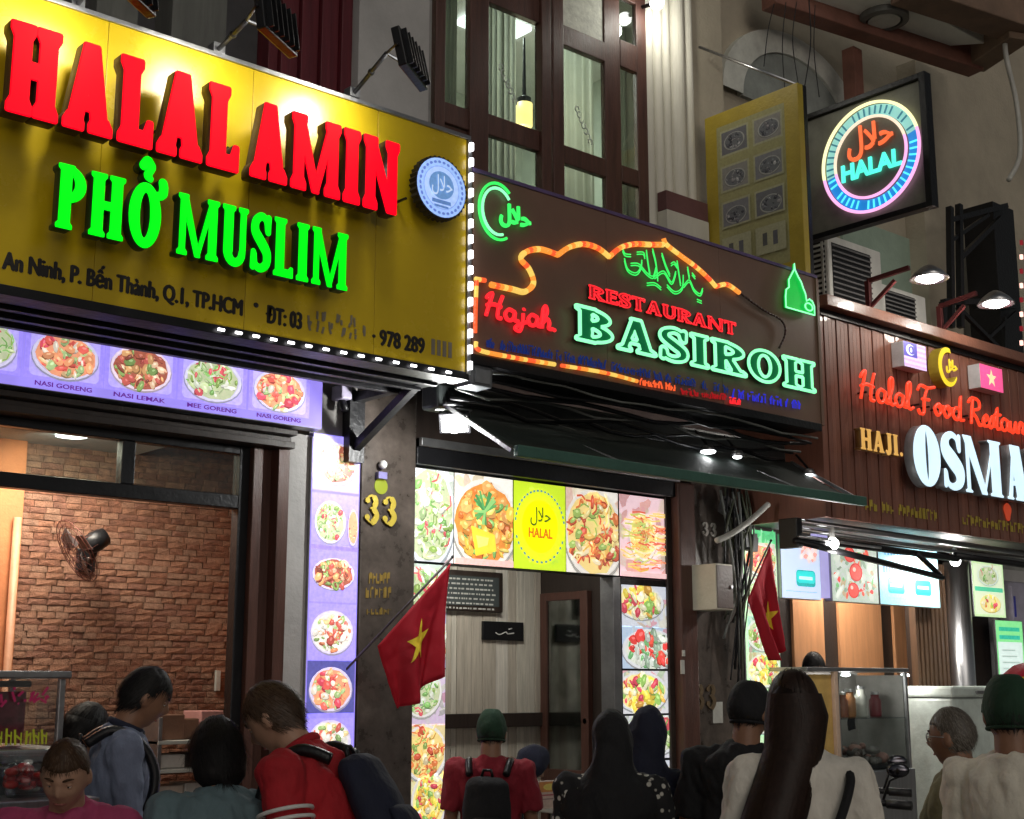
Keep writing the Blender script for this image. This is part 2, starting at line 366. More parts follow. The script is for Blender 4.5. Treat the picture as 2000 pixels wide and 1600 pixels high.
def word(body, fr, width, h, style, mats, parent, depth=.05, gap=.1, fill=True, neon=None, nr=.008, nz=.01, name='letter'):
    """channel letters: each letter its own part. style = (w-scale, stem, thin, serif, serif height, rounding)"""
    k, st, th, sw, sh, rnd = style; ws = [WID[c] * k for c in body]; tot = sum(ws) + gap * (len(body) - 1); fx = width / tot; x = 0; out = []
    for c, w in zip(body, ws):
        if c != ' ':
            loops = [[((x + px) * fx, py * h) for px, py in lp] for lp in glyph(c, round(w, 3), st, th, sw, sh, rnd)]
            o = None
            if fill:
                cu = bpy.data.curves.new('g', 'CURVE'); cu.dimensions = '2D'; cu.fill_mode = 'BOTH'; cu.extrude = depth / 2
                cu.bevel_depth = min(.004, depth / 4); cu.bevel_resolution = 0
                for lp in loops:
                    sp = cu.splines.new('POLY'); sp.points.add(len(lp) - 1); sp.use_cyclic_u = True
                    for p, (a, b) in zip(sp.points, lp): p.co = (a, b, 0, 1)
                me = curve_mesh(cu); split_faces(me, mats); me.transform(fr @ Matrix.Translation((0, 0, depth / 2))); o = link(name, me, mats, parent)
            if neon:
                b = MB()
                for lp in loops: b.tube([fr @ Vector((p[0], p[1], depth + nz)) for p in lp], nr, 6, closed=True)
                if o is None: o = b.build(name, neon, parent, smooth=True)
                else: b.build('neon_tube', neon, o if parent is None else o, smooth=True); 
            out.append(o)
        x += w + gap
    return out
def strokes(lines, fr, r, mat, parent, name, sx=1., sy=1., z=.01, n=6, smooth=True):
    b = MB()
    for ln in lines:
        p = spline(ln, 6) if len(ln) > 2 and smooth else ln
        b.tube([fr @ Vector((x * sx, y * sy, z)) for x, y in p], r, n)
    return b.build(name, mat, parent, smooth=True)

# ------------------------------------------------------------------ flat print made of small coloured shapes
class Print:
    def __init__(s, seed=0): s.p = []; s.r = random.Random(seed)
    def poly(s, pts, col): s.p.append((pts, col))
    def rect(s, x0, y0, x1, y1, col): s.poly([(x0, y0), (x1, y0), (x1, y1), (x0, y1)], col)
    def ell(s, cx, cy, rx, ry, col, n=22, rot=0., jit=0.):
        c, t = math.cos(rot), math.sin(rot); o = []
        for i in range(n):
            a = 2 * math.pi * i / n; q = 1 + s.r.uniform(-jit, jit); x, y = rx * math.cos(a) * q, ry * math.sin(a) * q; o.append((cx + x * c - y * t, cy + x * t + y * c))
        s.poly(o, col)
    def rrect(s, x0, y0, x1, y1, rad, col):
        o = []
        for cx, cy, a0 in ((x1 - rad, y1 - rad, 0), (x0 + rad, y1 - rad, 90), (x0 + rad, y0 + rad, 180), (x1 - rad, y0 + rad, 270)):
            for k in range(5): a = R(a0 + k * 22.5); o.append((cx + rad * math.cos(a), cy + rad * math.sin(a)))
        s.poly(o, col)
    def strip(s, pts, w, col):
        for (x0, y0), (x1, y1) in zip(pts, pts[1:]):
            d = math.hypot(x1 - x0, y1 - y0) + 1e-9; nx, ny = -(y1 - y0) / d * w / 2, (x1 - x0) / d * w / 2
            s.poly([(x0 + nx, y0 + ny), (x0 - nx, y0 - ny), (x1 - nx, y1 - ny), (x1 + nx, y1 + ny)], col)
    def dish(s, cx, cy, rx, ry, kind, plate=(.85, .85, .88), n=60):
        r = s.r; P = FOOD[kind]
        s.ell(cx, cy - ry * .06, rx * 1.03, ry * 1.03, tuple(c * .45 for c in plate)); s.ell(cx, cy, rx, ry, plate); s.ell(cx, cy, rx * .9, ry * .9, tuple(c * .8 for c in plate)); s.ell(cx, cy, rx * .9, ry * .9, P[0], jit=.05)
        for i in range(n):
            a = r.uniform(0, 6.283); q = math.sqrt(r.random()) * .82; c = P[r.randrange(1, len(P))]; v = r.uniform(.6, 1.15); c = tuple(min(1, x * v) for x in c)
            e = rx * r.uniform(.06, .2); ex = e * r.uniform(.25, .9); ro = r.uniform(0, 3.14); px, py = cx + rx * q * math.cos(a), cy + ry * q * math.sin(a)
            if kind in ('noodle', 'salad') and r.random() < .4:
                L = rx * r.uniform(.2, .5); s.strip([(px, py), (px + L * math.cos(ro) * .5, py + L * math.sin(ro) * .5), (px + L * math.cos(ro + .5), py + L * math.sin(ro + .5))], rx * .05, c)
            else:
                s.ell(px, py - e * .15, e, ex, tuple(x * .45 for x in c), 8, ro, .2); s.ell(px, py, e, ex, c, 8, ro, .2); s.ell(px + e * .1, py + ex * .3, e * .4, ex * .3, tuple(min(1, x * 1.5 + .1) for x in c), 6, ro, .2)
    def build(s, fr, mat, parent, name='food_picture', step=1.8e-5, clip=None):
        b = MB()
        for k, (pts, col) in enumerate(s.p):
            if clip:
                for ax, lim, sg in ((0, clip[0], 1), (0, clip[2], -1), (1, clip[1], 1), (1, clip[3], -1)):
                    out = []
                    for p, q in zip(pts, pts[1:] + pts[:1]):
                        ip, iq = (p[ax] - lim) * sg >= 0, (q[ax] - lim) * sg >= 0
                        if ip: out.append(p)
                        if ip != iq: t = (lim - p[ax]) / (q[ax] - p[ax]); out.append((p[0] + (q[0] - p[0]) * t, p[1] + (q[1] - p[1]) * t))
                    pts = out
                if len(pts) < 3: continue
            a = sum(p[0] * q[1] - q[0] * p[1] for p, q in zip(pts, pts[1:] + pts[:1]))
            if a < 0: pts = pts[::-1]
            b.add([fr @ Vector((x, y, step * (k + 1))) for x, y in pts], [tuple(range(len(pts)))], 0, col)
        return b.build(name, mat, parent, col=True)
FOOD = dict(
    salad=[(.5, .55, .35), (.25, .5, .15), (.6, .7, .4), (.75, .8, .65), (.75, .12, .15), (.45, .6, .3), (.85, .85, .75), (.3, .45, .12)],
    curry=[(.75, .28, .06), (.85, .35, .08), (.95, .6, .1), (.7, .2, .05), (.9, .45, .15), (.25, .5, .15), (.95, .75, .2)],
    noodle=[(.85, .65, .25), (.9, .7, .3), (.75, .45, .12), (.85, .25, .08), (.4, .55, .15), (.95, .8, .5), (.65, .12, .06)],
    meat=[(.4, .12, .08), (.55, .12, .1), (.7, .2, .12), (.35, .1, .07), (.85, .45, .2), (.3, .45, .15), (.9, .6, .4)],
    rice=[(.85, .8, .7), (.95, .92, .85), (.8, .3, .15), (.35, .5, .2), (.9, .7, .35), (.7, .15, .12), (.95, .9, .8)],
    prawn=[(.85, .35, .2), (.95, .4, .2), (.85, .15, .12), (.95, .65, .35), (.4, .55, .25), (.95, .85, .7), (.8, .1, .15)],
    fruit=[(.9, .8, .35), (.95, .75, .1), (.85, .1, .15), (.35, .6, .15), (.95, .9, .6), (.9, .5, .1)],
    tomato=[(.7, .75, .65), (.85, .08, .07), (.9, .12, .08), (.2, .5, .2), (.8, .85, .75), (.3, .4, .3), (.6, .65, .6)],
    dim=[(.16, .17, .19), (.05, .05, .07), (.22, .23, .26), (.4, .4, .42), (.1, .1, .13), (.3, .28, .3)])
# ------------------------------------------------------------------ materials of the place
def sr(r, g, b): return tuple(((c / 255) / 12.92 if c / 255 <= .04045 else ((c / 255 + .055) / 1.055) ** 2.4) for c in (r, g, b))
m_pave = M('paving', (.3, .285, .26), .75, scale=3, bump=.4, bscale=60)
m_asph = M('asphalt', (.05, .05, .052), .8, scale=8, bump=.6, bscale=200)
m_kerb = M('kerb stone', (.3, .29, .27), .8, bump=.4)
m_plaster = M('grey plaster', (.42, .41, .4), .8, var=.18, scale=2.5, bump=.2)
m_dplaster = M('dark plaster', (.05, .048, .05), .8, var=.4, scale=3)
m_pil = M('grey-green pilaster', (.10, .10, .09), .8, var=.3, stretch=(3, 3, .4))
m_burg = M('burgundy metal sheet', (.10, .012, .018), .45, var=.35, stretch=(4, 4, .3))
m_beige = M('beige render', (.42, .375, .29), .85, var=.22, scale=1.6, bump=.3)
m_cream = M('cream stucco', (.6, .58, .5), .75, var=.15, scale=3, stretch=(2, 2, .4))
m_wood = M('dark red-brown wood', (.085, .035, .025), .45, var=.4, scale=5, stretch=(6, 6, .5), bump=.2)
m_wood2 = M('black-brown wood', (.03, .02, .016), .45, var=.4, scale=5, stretch=(6, 6, .5))
m_orange = M('warm wood panel', (.55, .26, .12), .4, var=.22, scale=4, stretch=(5, 5, .4), coat=.3)
m_black = M('black steel', (.012, .012, .014), .4, metal=.3, var=.3)
m_steel = M('brushed steel', (.55, .55, .57), .32, metal=1., var=.15, stretch=(8, 8, .3), bump=.02)
m_alu = M('dull aluminium', (.35, .35, .36), .4, metal=.9, var=.25)
m_stone = M('polished brown stone', (.085, .068, .058), .3, var=.6, scale=9, bump=.05, coat=.3)
m_white = M('white paint', (.75, .74, .72), .5, var=.1)
m_greywhite = M('aged white plastic', (.5, .5, .46), .5, var=.2)
m_brick = [M('brick %d' % i, c, .9, var=.5, scale=22, bump=.5, bscale=110) for i, c in enumerate([(.27, .13, .08), (.235, .105, .065), (.30, .155, .1), (.225, .105, .07), (.27, .15, .1)])]
m_mortar = M('mortar', (.19, .105, .07), .95, var=.4, bump=.8)
m_plank = [M('whitewashed plank %d' % i, c, .7, var=.3, scale=6, stretch=(8, 8, .5)) for i, c in enumerate([(.58, .54, .46), (.46, .41, .34), (.64, .6, .53), (.52, .46, .38)])]
m_slat = M('walnut slat', (.10, .055, .03), .5, var=.35, stretch=(8, 8, .4))
m_curtain = M('sheer curtain', (.62, .63, .56), .9, var=.12)
_n = m_curtain.node_tree.nodes; _l = m_curtain.node_tree.links; _t = _n.new('ShaderNodeBsdfTranslucent'); _t.inputs[0].default_value = (.62, .63, .55, 1); _m = _n.new('ShaderNodeMixShader'); _m.inputs[0].default_value = .5
_l.new(_n['Principled BSDF'].outputs[0], _m.inputs[1]); _l.new(_t.outputs[0], _m.inputs[2]); _l.new(_m.outputs[0], _n['Material Output'].inputs[0])
m_room = M('pale green room', (.54, .58, .51), .9, var=.1)
m_glass = GLASS('window glass', (.68, .73, .70), .02, .14)
m_gold = M('gold print', (.55, .42, .06), .4, metal=.2, var=.15)
m_bronze = M('bronze numerals', (.2, .14, .08), .4, metal=.5)
m_terra = M('terracotta plaster', (.55, .2, .08), .8, var=.15)
m_lamp = E('lamp white', (1, 1, .97), 14.)
m_lampw = E('lamp soft', (.95, 1, 1), 5.)
def point(name, loc, w, col=(1, 1, 1), r=.05, spot=None, aim=None, blend=1.):
    d = bpy.data.lights.new(name, 'SPOT' if spot else 'POINT'); d.energy = w; d.color = col; d.shadow_soft_size = r
    o = bpy.data.objects.new(name, d); C.objects.link(o); o.location = loc
    if spot:
        d.spot_size = R(spot); d.spot_blend = blend; o.rotation_euler = (Vector(aim) - Vector(loc)).to_track_quat('-Z', 'Y').to_euler()
    return o
def area(name, loc, aim, sx, sy, w, col=(1, 1, 1)):
    d = bpy.data.lights.new(name, 'AREA'); d.energy = w; d.color = col; d.shape = 'RECTANGLE'; d.size = sx; d.size_y = sy
    o = bpy.data.objects.new(name, d); C.objects.link(o); o.location = loc; o.rotation_euler = (Vector(aim) - Vector(loc)).to_track_quat('-Z', 'Y').to_euler(); return o

# ------------------------------------------------------------------ ground
o = MB().add([(-60, -60, -.134), (80, -60, -.134), (80, 60, -.134), (-60, 60, -.134)], [(0, 1, 2, 3)]).build('road', m_asph); tag(o, 'asphalt road in front of the shops', kind='structure')
o = MB().box(-20, 40, -6.9, 8, -.3, -.004).build('pavement', m_pave); tag(o, 'grey pavement in front of the shops', kind='structure')
o = MB().box(-20, 40, -7.05, -6.9, -.3, 0).build('kerb', m_kerb, bevel=.015); tag(o, 'kerb between pavement and road', kind='structure')

# ------------------------------------------------------------------ building on the left (brick eatery under the yellow sign)
A = thing('shop_building', 'leftmost dark shophouse with brick room behind black steel door frame', 'building', (2.5, 0, 0))
bx('wall', m_dplaster, A, -.5, 4.39, .1, .3, 2.95, 9)
bx('wall', m_dplaster, A, -.5, 1.3, .0, .2, 0, 2.949)
x0, z0 = xz(0, 757, -.05)
for k, (dy, a, b) in enumerate([(-.10, 2.835, 2.87), (-.06, 2.872, 2.90), (-.12, 2.902, 2.93)]):
    bx('lintel_moulding', m_wood2, A, 1.3, 3.90, dy, .099, a, b)
for a, b, dy in [(3.70, 3.755, -.02), (3.757, 3.83, .02), (3.832, 3.90, -.05)]:
    bx('door_jamb', m_wood, A, a, b, dy, .15, 0, 2.834)
bx('wall_strip', m_plaster, A, 3.902, 4.06, -.04, .1, 0, 2.93)
bx('wall', m_dplaster, A, 4.06, 4.33, -.0, .29, 0, 2.931)
bx('wall_strip', M('grey paint with shade in it', (.22, .21, .2), .7), A, 4.02, 4.33, -.045, .1, 2.932, 3.5)  # shade behind the sign is put into this darker grey
fr_ = MB()
for a, b, c, d in [(3.64, 3.70, 0, 2.834), (1.30, 1.36, 0, 2.834), (1.362, 3.638, 2.792, 2.834), (1.362, 3.638, 2.505, 2.575)]: fr_.box(a, b, .02, .09, c, d)
fr_.box(xz(240, 880, .02)[0], xz(266, 880, .02)[0], .022, .088, 2.576, 2.791)
fr_.build('door_frame', m_black, A, bevel=.004)
mx_ = xz(253, 880, .02)[0]
bx('pane', m_glass, A, 1.36, mx_ - .03, .05, .056, 2.577, 2.79, 0); bx('pane', m_glass, A, mx_ + .03, 3.638, .05, .056, 2.577, 2.79, 0)
# room: side walls, ceiling, brick back wall
YB = 1.2
bx('side_wall', m_terra, A, 1.2, 1.3, .2, YB + .2, 0, 3.2); bx('side_wall', m_terra, A, 4.46, 4.52, .3, YB + .1, 0, 3.4)
bx('room_wall', m_terra, A, 1.3, xz(30, 1100, YB)[0], YB - .06, YB + .1, 0, 3.2)
px_ = xz(26, 1100, YB - .06)[0]
MB().tube([(px_ - .005, YB - .09, 0), (px_ - .005, YB - .09, 2.5)], .022, 10).build('pipe', M('peach pipe', (.6, .3, .18), .5), A, smooth=True)
bx('ceiling', M('pale blue ceiling', (.5, .58, .62), .6, var=.2, scale=1.5), A, 1.3, 3.62, .1, YB + .1, 2.93, 3.02); bx('ceiling', m_plaster, A, 3.621, 4.52, .3, YB + .1, 3.3, 3.4)
bx('floor_slab', m_stone, A, 1.3, 4.46, 0.02, YB, 0, .012)
def brick_wall(name, parent, x0, x1, z0, z1, y, rows_h, L, seed=1, big=300):
    w = bx(name, m_mortar, parent, x0, x1, y, y + .1, z0, z1, 0)
    r = random.Random(seed); meshes = []
    for k in range(10):
        b = MB(); h = rows_h * .9; l = L * .95; d = .009
        j = lambda q: r.uniform(-q, q)
        vs = [(0, 0, 0), (l, 0, 0), (l, 0, h), (0, 0, h)]; vs = [(a + j(.003), -d + j(.003), c + j(.002)) for a, _, c in vs]; bk = [(a, .004, c) for a, _, c in vs]
        mid = (l / 2 + j(.03), -d - .003 + j(.003), h / 2)
        b.add(vs + bk + [mid], [(0, 1, 8), (1, 2, 8), (2, 3, 8), (3, 0, 8), (4, 5, 1, 0), (5, 6, 2, 1), (6, 7, 3, 2), (7, 4, 0, 3)])
        me = b.mesh('brick'); me.materials.append(m_brick[k % 5]); meshes.append(me)
    cells = []
    n = int((z1 - z0) / rows_h); 
    for i in range(n):
        x = x0 - r.uniform(0, L)
        while x < x1 - L * .3:
            q = r.uniform(.62, 1.12); a = max(x, x0); bb = min(x + L * q, x1)
            if bb - a > .03: cells.append((a, z0 + i * rows_h, (bb - a) / L))
            x += L * q
    vis = lambda c: -abs(c[1] - 2.0)
    cells.sort(key=vis, reverse=True)
    rest = MB()
    for k, (a, z, s) in enumerate(cells):
        me = meshes[r.randrange(10)]
        if k < big:
            o = bpy.data.objects.new('brick', me); C.objects.link(o); o.location = (a, y + r.uniform(-.006, .003), z); o.scale = (s, 1, r.uniform(.92, 1.06)); put(o, w)
            o.matrix_parent_inverse = Matrix.Identity(4)
        else:
            mi = me.materials[0]; mi = m_brick.index(mi); rest.add([(v.co.x * s + a, v.co.y + y, v.co.z + z) for v in me.vertices], [tuple(p.vertices) for p in me.polygons], mi)
    o = rest.build('bricks', m_brick, w); o['kind'] = 'stuff'; return w
bwx0 = xz(28, 1100, YB)[0]
brick_wall('brick_wall', A, bwx0, 4.46, .6, 3.3, YB, .036, .118)
d = atZ(140, 853, 2.92)
MB().lathe([(.0, 0), (.085, 0), (.085, -.008), (.06, -.01)], 20, (d.x, d.y, 2.929)).build('ceiling_light', m_lamp, A)
area('shop_light', (d.x - .1, .65, 2.9), (d.x + .5, 1.2, 0), .5, .5, 36, (1, .9, .74))
# upper wall: pilasters, burgundy sheeting, pale pier
for a, b, m_, dy in [(150, 180, m_dplaster, .02), (186, 268, m_pil, -.08), (335, 442, m_pil, -.10)]:
    bx('pilaster', m_, A, xz(a, 60, dy)[0], xz(b, 60, dy)[0], dy, .099, 3.2, 9)
for k in range(9):
    a = 520 + k * 19.5; bx('sheet_rib', m_burg, A, xz(a, 80, .0)[0], xz(a + 18, 80, 0)[0], -.03 - .03 * (k % 2), .099, 3.6, 9)
xa, xb = xz(700, 120, -.1)[0], xz(838, 120, -.1)[0]
bx('pier', m_plaster, A, xa, xb, -.1, .099, 3.5, 9); bx('pier', M('pier trim', (.25, .24, .23), .7), A, xb + .001, xb + .05, -.06, .099, 3.5, 9)

# ------------------------------------------------------------------ middle building (number 33)
B = thing('shop_building', 'middle shophouse with brown timber windows and number 33 on its pillar', 'building', (6, 0, 0))
WX0, WX1 = xb + .052, xz(1258, 250, 0)[0]
# pillars of the ground floor
bx('pillar', m_stone, B, xz(703, 1100, -.05)[0], 4.742, -.05, .25, 0, 3.6, .008)
bx('door_post', m_wood, B, xz(1318, 1200, -.03)[0], xz(1350, 1200, -.03)[0], -.09, .2, 0, 2.95, .012)
bx('door_post', m_wood2, B, xz(1300, 1200, -.0)[0] + .005, xz(1318, 1200, -.03)[0] - .002, -.02, .2, 0, 2.95, .006)
pz = bx('pillar', m_stone, B, xz(1351, 1200, -.03)[0], xz(1445, 1200, -.05)[0], -.05, .3, 0, 3.3, .008)
bx('lintel', m_black, B, 4.742, 6.98, -.06, .2, 2.85, 2.95, .004)
bx('lintel', m_alu, B, 4.75, 6.95, -.09, -.062, 2.95, 3.0, .004); bx('lintel', m_wood2, B, 4.742, 6.98, -.02, .2, 3.001, 3.3)
bx('wall', M('pink-grey render', (.4, .3, .28), .8), B, 4.742, 7.6, -.01, .25, 3.301, 4.3)
# room
YP = 1.6
bx('side_wall', m_plaster, B, 4.60, 4.70, .26, YP + .1, 0, 3.3); bx('ceiling', m_dplaster, B, 4.7, 7.3, .2, YP + .1, 2.9, 3.0); bx('floor_slab', m_stone, B, 4.7, 7.3, .02, YP, 0, .012)
pw = bx('back_wall', m_wood2, B, 4.7, 7.3, YP, YP + .1, 0, 2.9)
x = 5.4; k = 0; r_ = random.Random(5)
while x < 7.19:
    w = r_.uniform(.05, .13); w = min(w, 7.2 - x); bx('plank', m_plank[r_.randrange(4)], pw, x, x + w - .004, YP - .012 - r_.uniform(0, .006), YP - .001, .9, 2.899, .002); x += w
bx('rail', m_wood2, B, 5.4, 7.2, YP - .08, YP - .022, *sorted((xz(960, 1393, YP)[1], xz(960, 1420, YP)[1])))
bx('wainscot', m_plank[1], B, 5.4, 7.2, YP - .03, YP - .002, 0, .89)
bx('ceiling_light', m_lampw, B, 5.6, 6.4, .8, .86, 2.86, 2.895, .004)  # unseen tube and its light below, added to brighten the plank wall
area('shop_light', (6.0, .8, 2.84), (6.2, 1.4, 0), .9, .1, 16, (1, .97, .88))
sw_ = bx('side_wall', m_wood2, B, 7.2, 7.3, .25, YP, 0, 2.9)
# glazed door on the right side wall (plane x = 7.2)
def yz(px, py, x): p = atX(px, py, x); return p.y, p.z
ya, za = yz(1074, 1175, 7.19); yb, zb = yz(1142, 1420, 7.19)
door = MB()
for a, b, c, e in [(ya + .07, ya, .1, za + .06), (yb, yb - .08, .1, za + .06), (ya, yb, za, za + .06), (ya, yb, .9, 1.0), (ya, yb, .1, .25)]: door.box(7.15, 7.198, a, b, c, e)
dr = door.build('door', m_wood, B, bevel=.004); bx('pane', GLASS('green door glass', (.5, .62, .56), .1, .5), dr, 7.165, 7.172, yb, ya, .25, za, 0)
MB().lathe([(.0, 0), (.02, 0), (.02, .06), (0, .06)], 12, (7.15, yb - .04, 1.35), 'X').build('handle', m_steel, dr)
# blackboard menu and small plaque on the plank wall
# ---- first-floor timber window
WZ0, WZ1 = 4.0, 6.7
def wx(px, py=200): return xz(px, py, .03)[0]
def wz(px, py): return xz(px, py, .03)[1]
bx('wall', m_plaster, B, WX0, WX1 + .6, .5, .6, 6.7, 9); bx('wall', m_plaster, B, WX0, WX1 + .6, .0, .4, 6.701, 9)
win = MB(); 
vert = [(838, 858), (907, 944), (1044, 1062), (1066, 1087), (1173, 1204), (1237, 1259)]
for k, (a, b) in enumerate(vert): win.box(wx(a), wx(b), (-.045 if k in (2, 3) else -.03 + .004 * k), .03, WZ0, WZ1)
win_o = win.build('window', m_wood, B, bevel=.006)
def hb(px0, px1, cpx, py0, py1, d): bx('frame', m_wood, win_o, wx(px0) + .001, wx(px1) - .001, d, .028, wz(cpx, py1), wz(cpx, py0), .005)
hb(858, 907, 880, 210, 250, -.02); hb(944, 1044, 993, -22, 30, -.025); hb(944, 1044, 993, 243, 283, -.02); hb(1087, 1173, 1130, 70, 108, -.022); hb(1087, 1173, 1130, 300, 335, -.02)
hb(1204, 1237, 1220, 88, 140, -.015); hb(1204, 1237, 1220, 330, 362, -.012); hb(1204, 1237, 1220, -40, 6, -.012); hb(944, 1044, 993, 362, 420, -.02); hb(1087, 1173, 1130, 405, 470, -.02); hb(1204, 1237, 1220, 428, 480, -.02)
bx('frame', m_wood, win_o, wx(858) + .001, wx(907) - .001, .0, .03, WZ0, wz(880, 251) - .001)
for a, b in ((858, 907), (944, 1044), (1087, 1173), (1204, 1237)):
    bx('pane', m_glass, win_o, wx(a) + .002, wx(b) - .002, .008, .014, WZ0, WZ1, 0)
bx('frosted_pane', M('frosted transom', (.62, .64, .56), .6, var=.35, scale=14), win_o, wx(1087) + .004, wx(1173) - .004, -.004, .006, wz(1130, 68), WZ1 - .02, 0)
# frosted ornaments on the two middle panes
m_frost = M('frosted ornament', (.65, .7, .66), .6)
for cx_, cy_, k in ((992, 165, 0), (1140, 245, 1)):
    b = MB(); c = atY(cx_, cy_, .004)
    for q in range(7):
        a = q * .9; b.tube([(c.x - .06 + .02 * q + .018 * math.cos(t), .004, c.z + .1 - .034 * q + .022 * math.sin(t)) for t in np.linspace(a, a + 4.6, 9)], .004, 5)
    b.build('ornament', m_frost, win_o, smooth=True)
# room behind the window
bx('room_wall', m_room, B, WX0, WX1 + .9, 2.2, 2.3, 3.9, 6.7); bx('room_wall', m_room, B, WX1 + .8, WX1 + .9, .4, 2.2, 3.9, 6.7); bx('room_wall', m_room, B, WX0 - .1, WX0, .3, 2.2, 3.9, 6.7)
bx('ceiling', m_white, B, WX0, WX1 + .8, .4, 2.2, 6.5, 6.6); bx('floor_slab', m_wood2, B, WX0, WX1 + .8, .1, 2.3, 3.9, 3.999)
def curtain(px0, px1, y, name='curtain'):
    b = MB(); xs0, xs1 = xz(px0, 250, y)[0], xz(px1, 250, y)[0]; n = 40; vs = []
    for i in range(n + 1):
        t = i / n; vs += [(xs0 + (xs1 - xs0) * t, y + .025 * math.sin(t * 34) + .01 * math.sin(t * 80), z) for z in (4.05, 6.3)]
    b.add(vs, [(2 * i, 2 * i + 2, 2 * i + 3, 2 * i + 1) for i in range(n)]); return b.build(name, m_curtain, B, smooth=True)
curtain(1070, 1160, .22); curtain(946, 1008, .24); curtain(850, 892, .2); curtain(1196, 1226, .2)
lp = atY(1024, 225, .7)
pl = MB().lathe([(.045, -.09), (.06, -.085), (.06, .085), (.045, .09)], 16, lp).build('pendant_lamp', E('pendant glow', (1, .75, .25), 3.2), B, smooth=True)
MB().lathe([(.05, .092), (.05, .13), (.015, .15), (.008, .6)], 12, lp).build('cap', m_black, pl)
point('pendant_light', (lp.x, lp.y + .1, lp.z - .25), 18, (1, .9, .68), .08)
bx('ceiling_light', m_lampw, B, 6.0, 6.5, .9, 1.2, 6.46, 6.495); area('room_light', (6.2, 1.0, 6.44), (6.2, 1.0, 0), .5, .3, 42, (.94, 1, .93))  # ceiling light and its area light added to brighten the upstairs room
# fluted pier to the right of the window
fx0, fx1 = WX1 + .002, 7.32
bx('pier', m_cream, B, fx0, fx1, .02, .4, 3.9, 9)
for k, (a, b, rr) in enumerate([(1264, 1283, .045), (1285, 1302, .04), (1304, 1318, .03), (1320, 1344, .055), (1346, 1362, .04)]):
    xa_, xb_ = xz(a, 250, -.02)[0], xz(b, 250, -.02)[0]; n = 10; c = (xa_ + xb_) / 2; w = (xb_ - xa_) / 2 - .003
    pts = [(c + w * math.cos(t), w * .9 * math.sin(t)) for t in np.linspace(0, math.pi, n)]
    MB().prism([(p[0], -.019 + p[1]) for p in pts], Matrix(((1, 0, 0, 0), (0, -1, 0, 0), (0, 0, 1, 0), (0, 0, 0, 1))), 3.9, 9).build('flute', m_cream, B)
zb_ = xz(1325, 395, -.1)[1]
bx('band', M('plum band', (.14, .06, .06), .6), B, fx0 + .12, fx1, -.085, .0, zb_ - .07, zb_ + .07); bx('plinth', m_cream, B, fx0 + .12, fx1, -.09, .0, 3.9, zb_ - .072)
wl = atY(1283, 6, -.15)
wlo = MB().sph(wl, .05, 14, 10).build('wall_lamp', m_lamp, B, smooth=True); MB().tube([(wl.x, wl.y, wl.z), (wl.x, .02, wl.z + .03)], .015, 8).build('bracket', m_black, wlo)
point('wall_lamp_light', (wl.x, wl.y - .1, wl.z - .06), 9, (1, .97, .85), .05)

# ------------------------------------------------------------------ right building (timber front, beige upper wall)
G = thing('shop_building', 'rightmost beige shophouse with balcony soffit above and timber panelled front', 'building', (9.5, 0, 0))
bx('wall', m_beige, G, 7.33, 16, .30, .45, 2.9, 11)
bx('wall', M('mint render', (.32, .42, .34), .85, var=.15), G, xz(1645, 480, .28)[0], xz(1785, 480, .28)[0], .27, .299, 4.2, xz(1700, 440, .28)[1])
bx('pier', m_beige, G, xz(1790, 480, .2)[0], xz(1852, 480, .2)[0], .1, .299, 3.9, 7.2)
bx('pier', m_beige, G, 7.33, 7.7, .05, .299, 4.3, 11)
# arched hood moulding
ac = atY(1565, 215, .2); pts = []
for t in np.linspace(0, math.pi, 25): pts.append((ac.x + .95 * math.cos(t), .25, ac.z - .05 + .72 * math.sin(t)))
b = MB()
for k in range(24):
    p, q = Vector(pts[k]), Vector(pts[k + 1]); cc = Vector((ac.x, .25, ac.z - .05)); pi, qi = cc + (p - cc) * .74, cc + (q - cc) * .74
    b.add([(p.x, .235, p.z), (q.x, .235, q.z), (qi.x, .235, qi.z), (pi.x, .235, pi.z), (p.x, .3, p.z), (q.x, .3, q.z), (qi.x, .3, qi.z), (pi.x, .3, pi.z)], [(0, 1, 2, 3), (0, 4, 5, 1), (3, 2, 6, 7)])
b.build('arch', M('pale hood', (.66, .68, .62), .7), G)
n = 24; MB().prism([(ac.x + .70 * math.cos(t), ac.z - .05 + .53 * math.sin(t)) for t in np.linspace(0, math.pi, n)], frY(0, .299, 0), .0, .04).build('arch_panel', M('grey-green panel', (.3, .33, .31), .8), G)
# balcony: slab with soffit, edge beams, round ceiling lamp
ZS = 7.0
S = [atZ(*p, ZS) for p in ((1560, -8), (1755, -8), (1925, 86), (1765, 96))]
def slab(name, P, z0, z1, mat):
    n = len(P); return MB().add([(p.x, p.y, z0) for p in P] + [(p.x, p.y, z1) for p in P], [tuple(range(n))[::-1], tuple(range(n, 2 * n))] + [(k, (k + 1) % n, n + (k + 1) % n, n + k) for k in range(n)]).build(name, mat, G, bevel=.01)
slab('balcony_slab', S, ZS, ZS + .2, M('white soffit', (.8, .82, .76), .7, var=.12, scale=2))
def beam(p0, p1, w, z0, z1, mat, name='beam'):
    a, c = atZ(*p0, ZS), atZ(*p1, ZS); d = (c - a); d.z = 0; d.normalize(); s_ = Vector((-d.y, d.x, 0)) * w / 2
    return slab(name, [a + s_, c + s_, c - s_, a - s_], z0, z1, mat)
m_beam = M('red-brown beam', (.2, .085, .06), .6, var=.3)
beam((1500, -16), (1905, 118), .17, ZS - .13, ZS + .25, m_beam); beam((1765, -14), (1995, 62), .3, ZS - .04, ZS + .3, M('umber fascia', (.2, .13, .09), .7)); beam((1900, 118), (1992, 55), .22, ZS - .1, ZS + .28, M('umber fascia 2', (.22, .15, .1), .7))
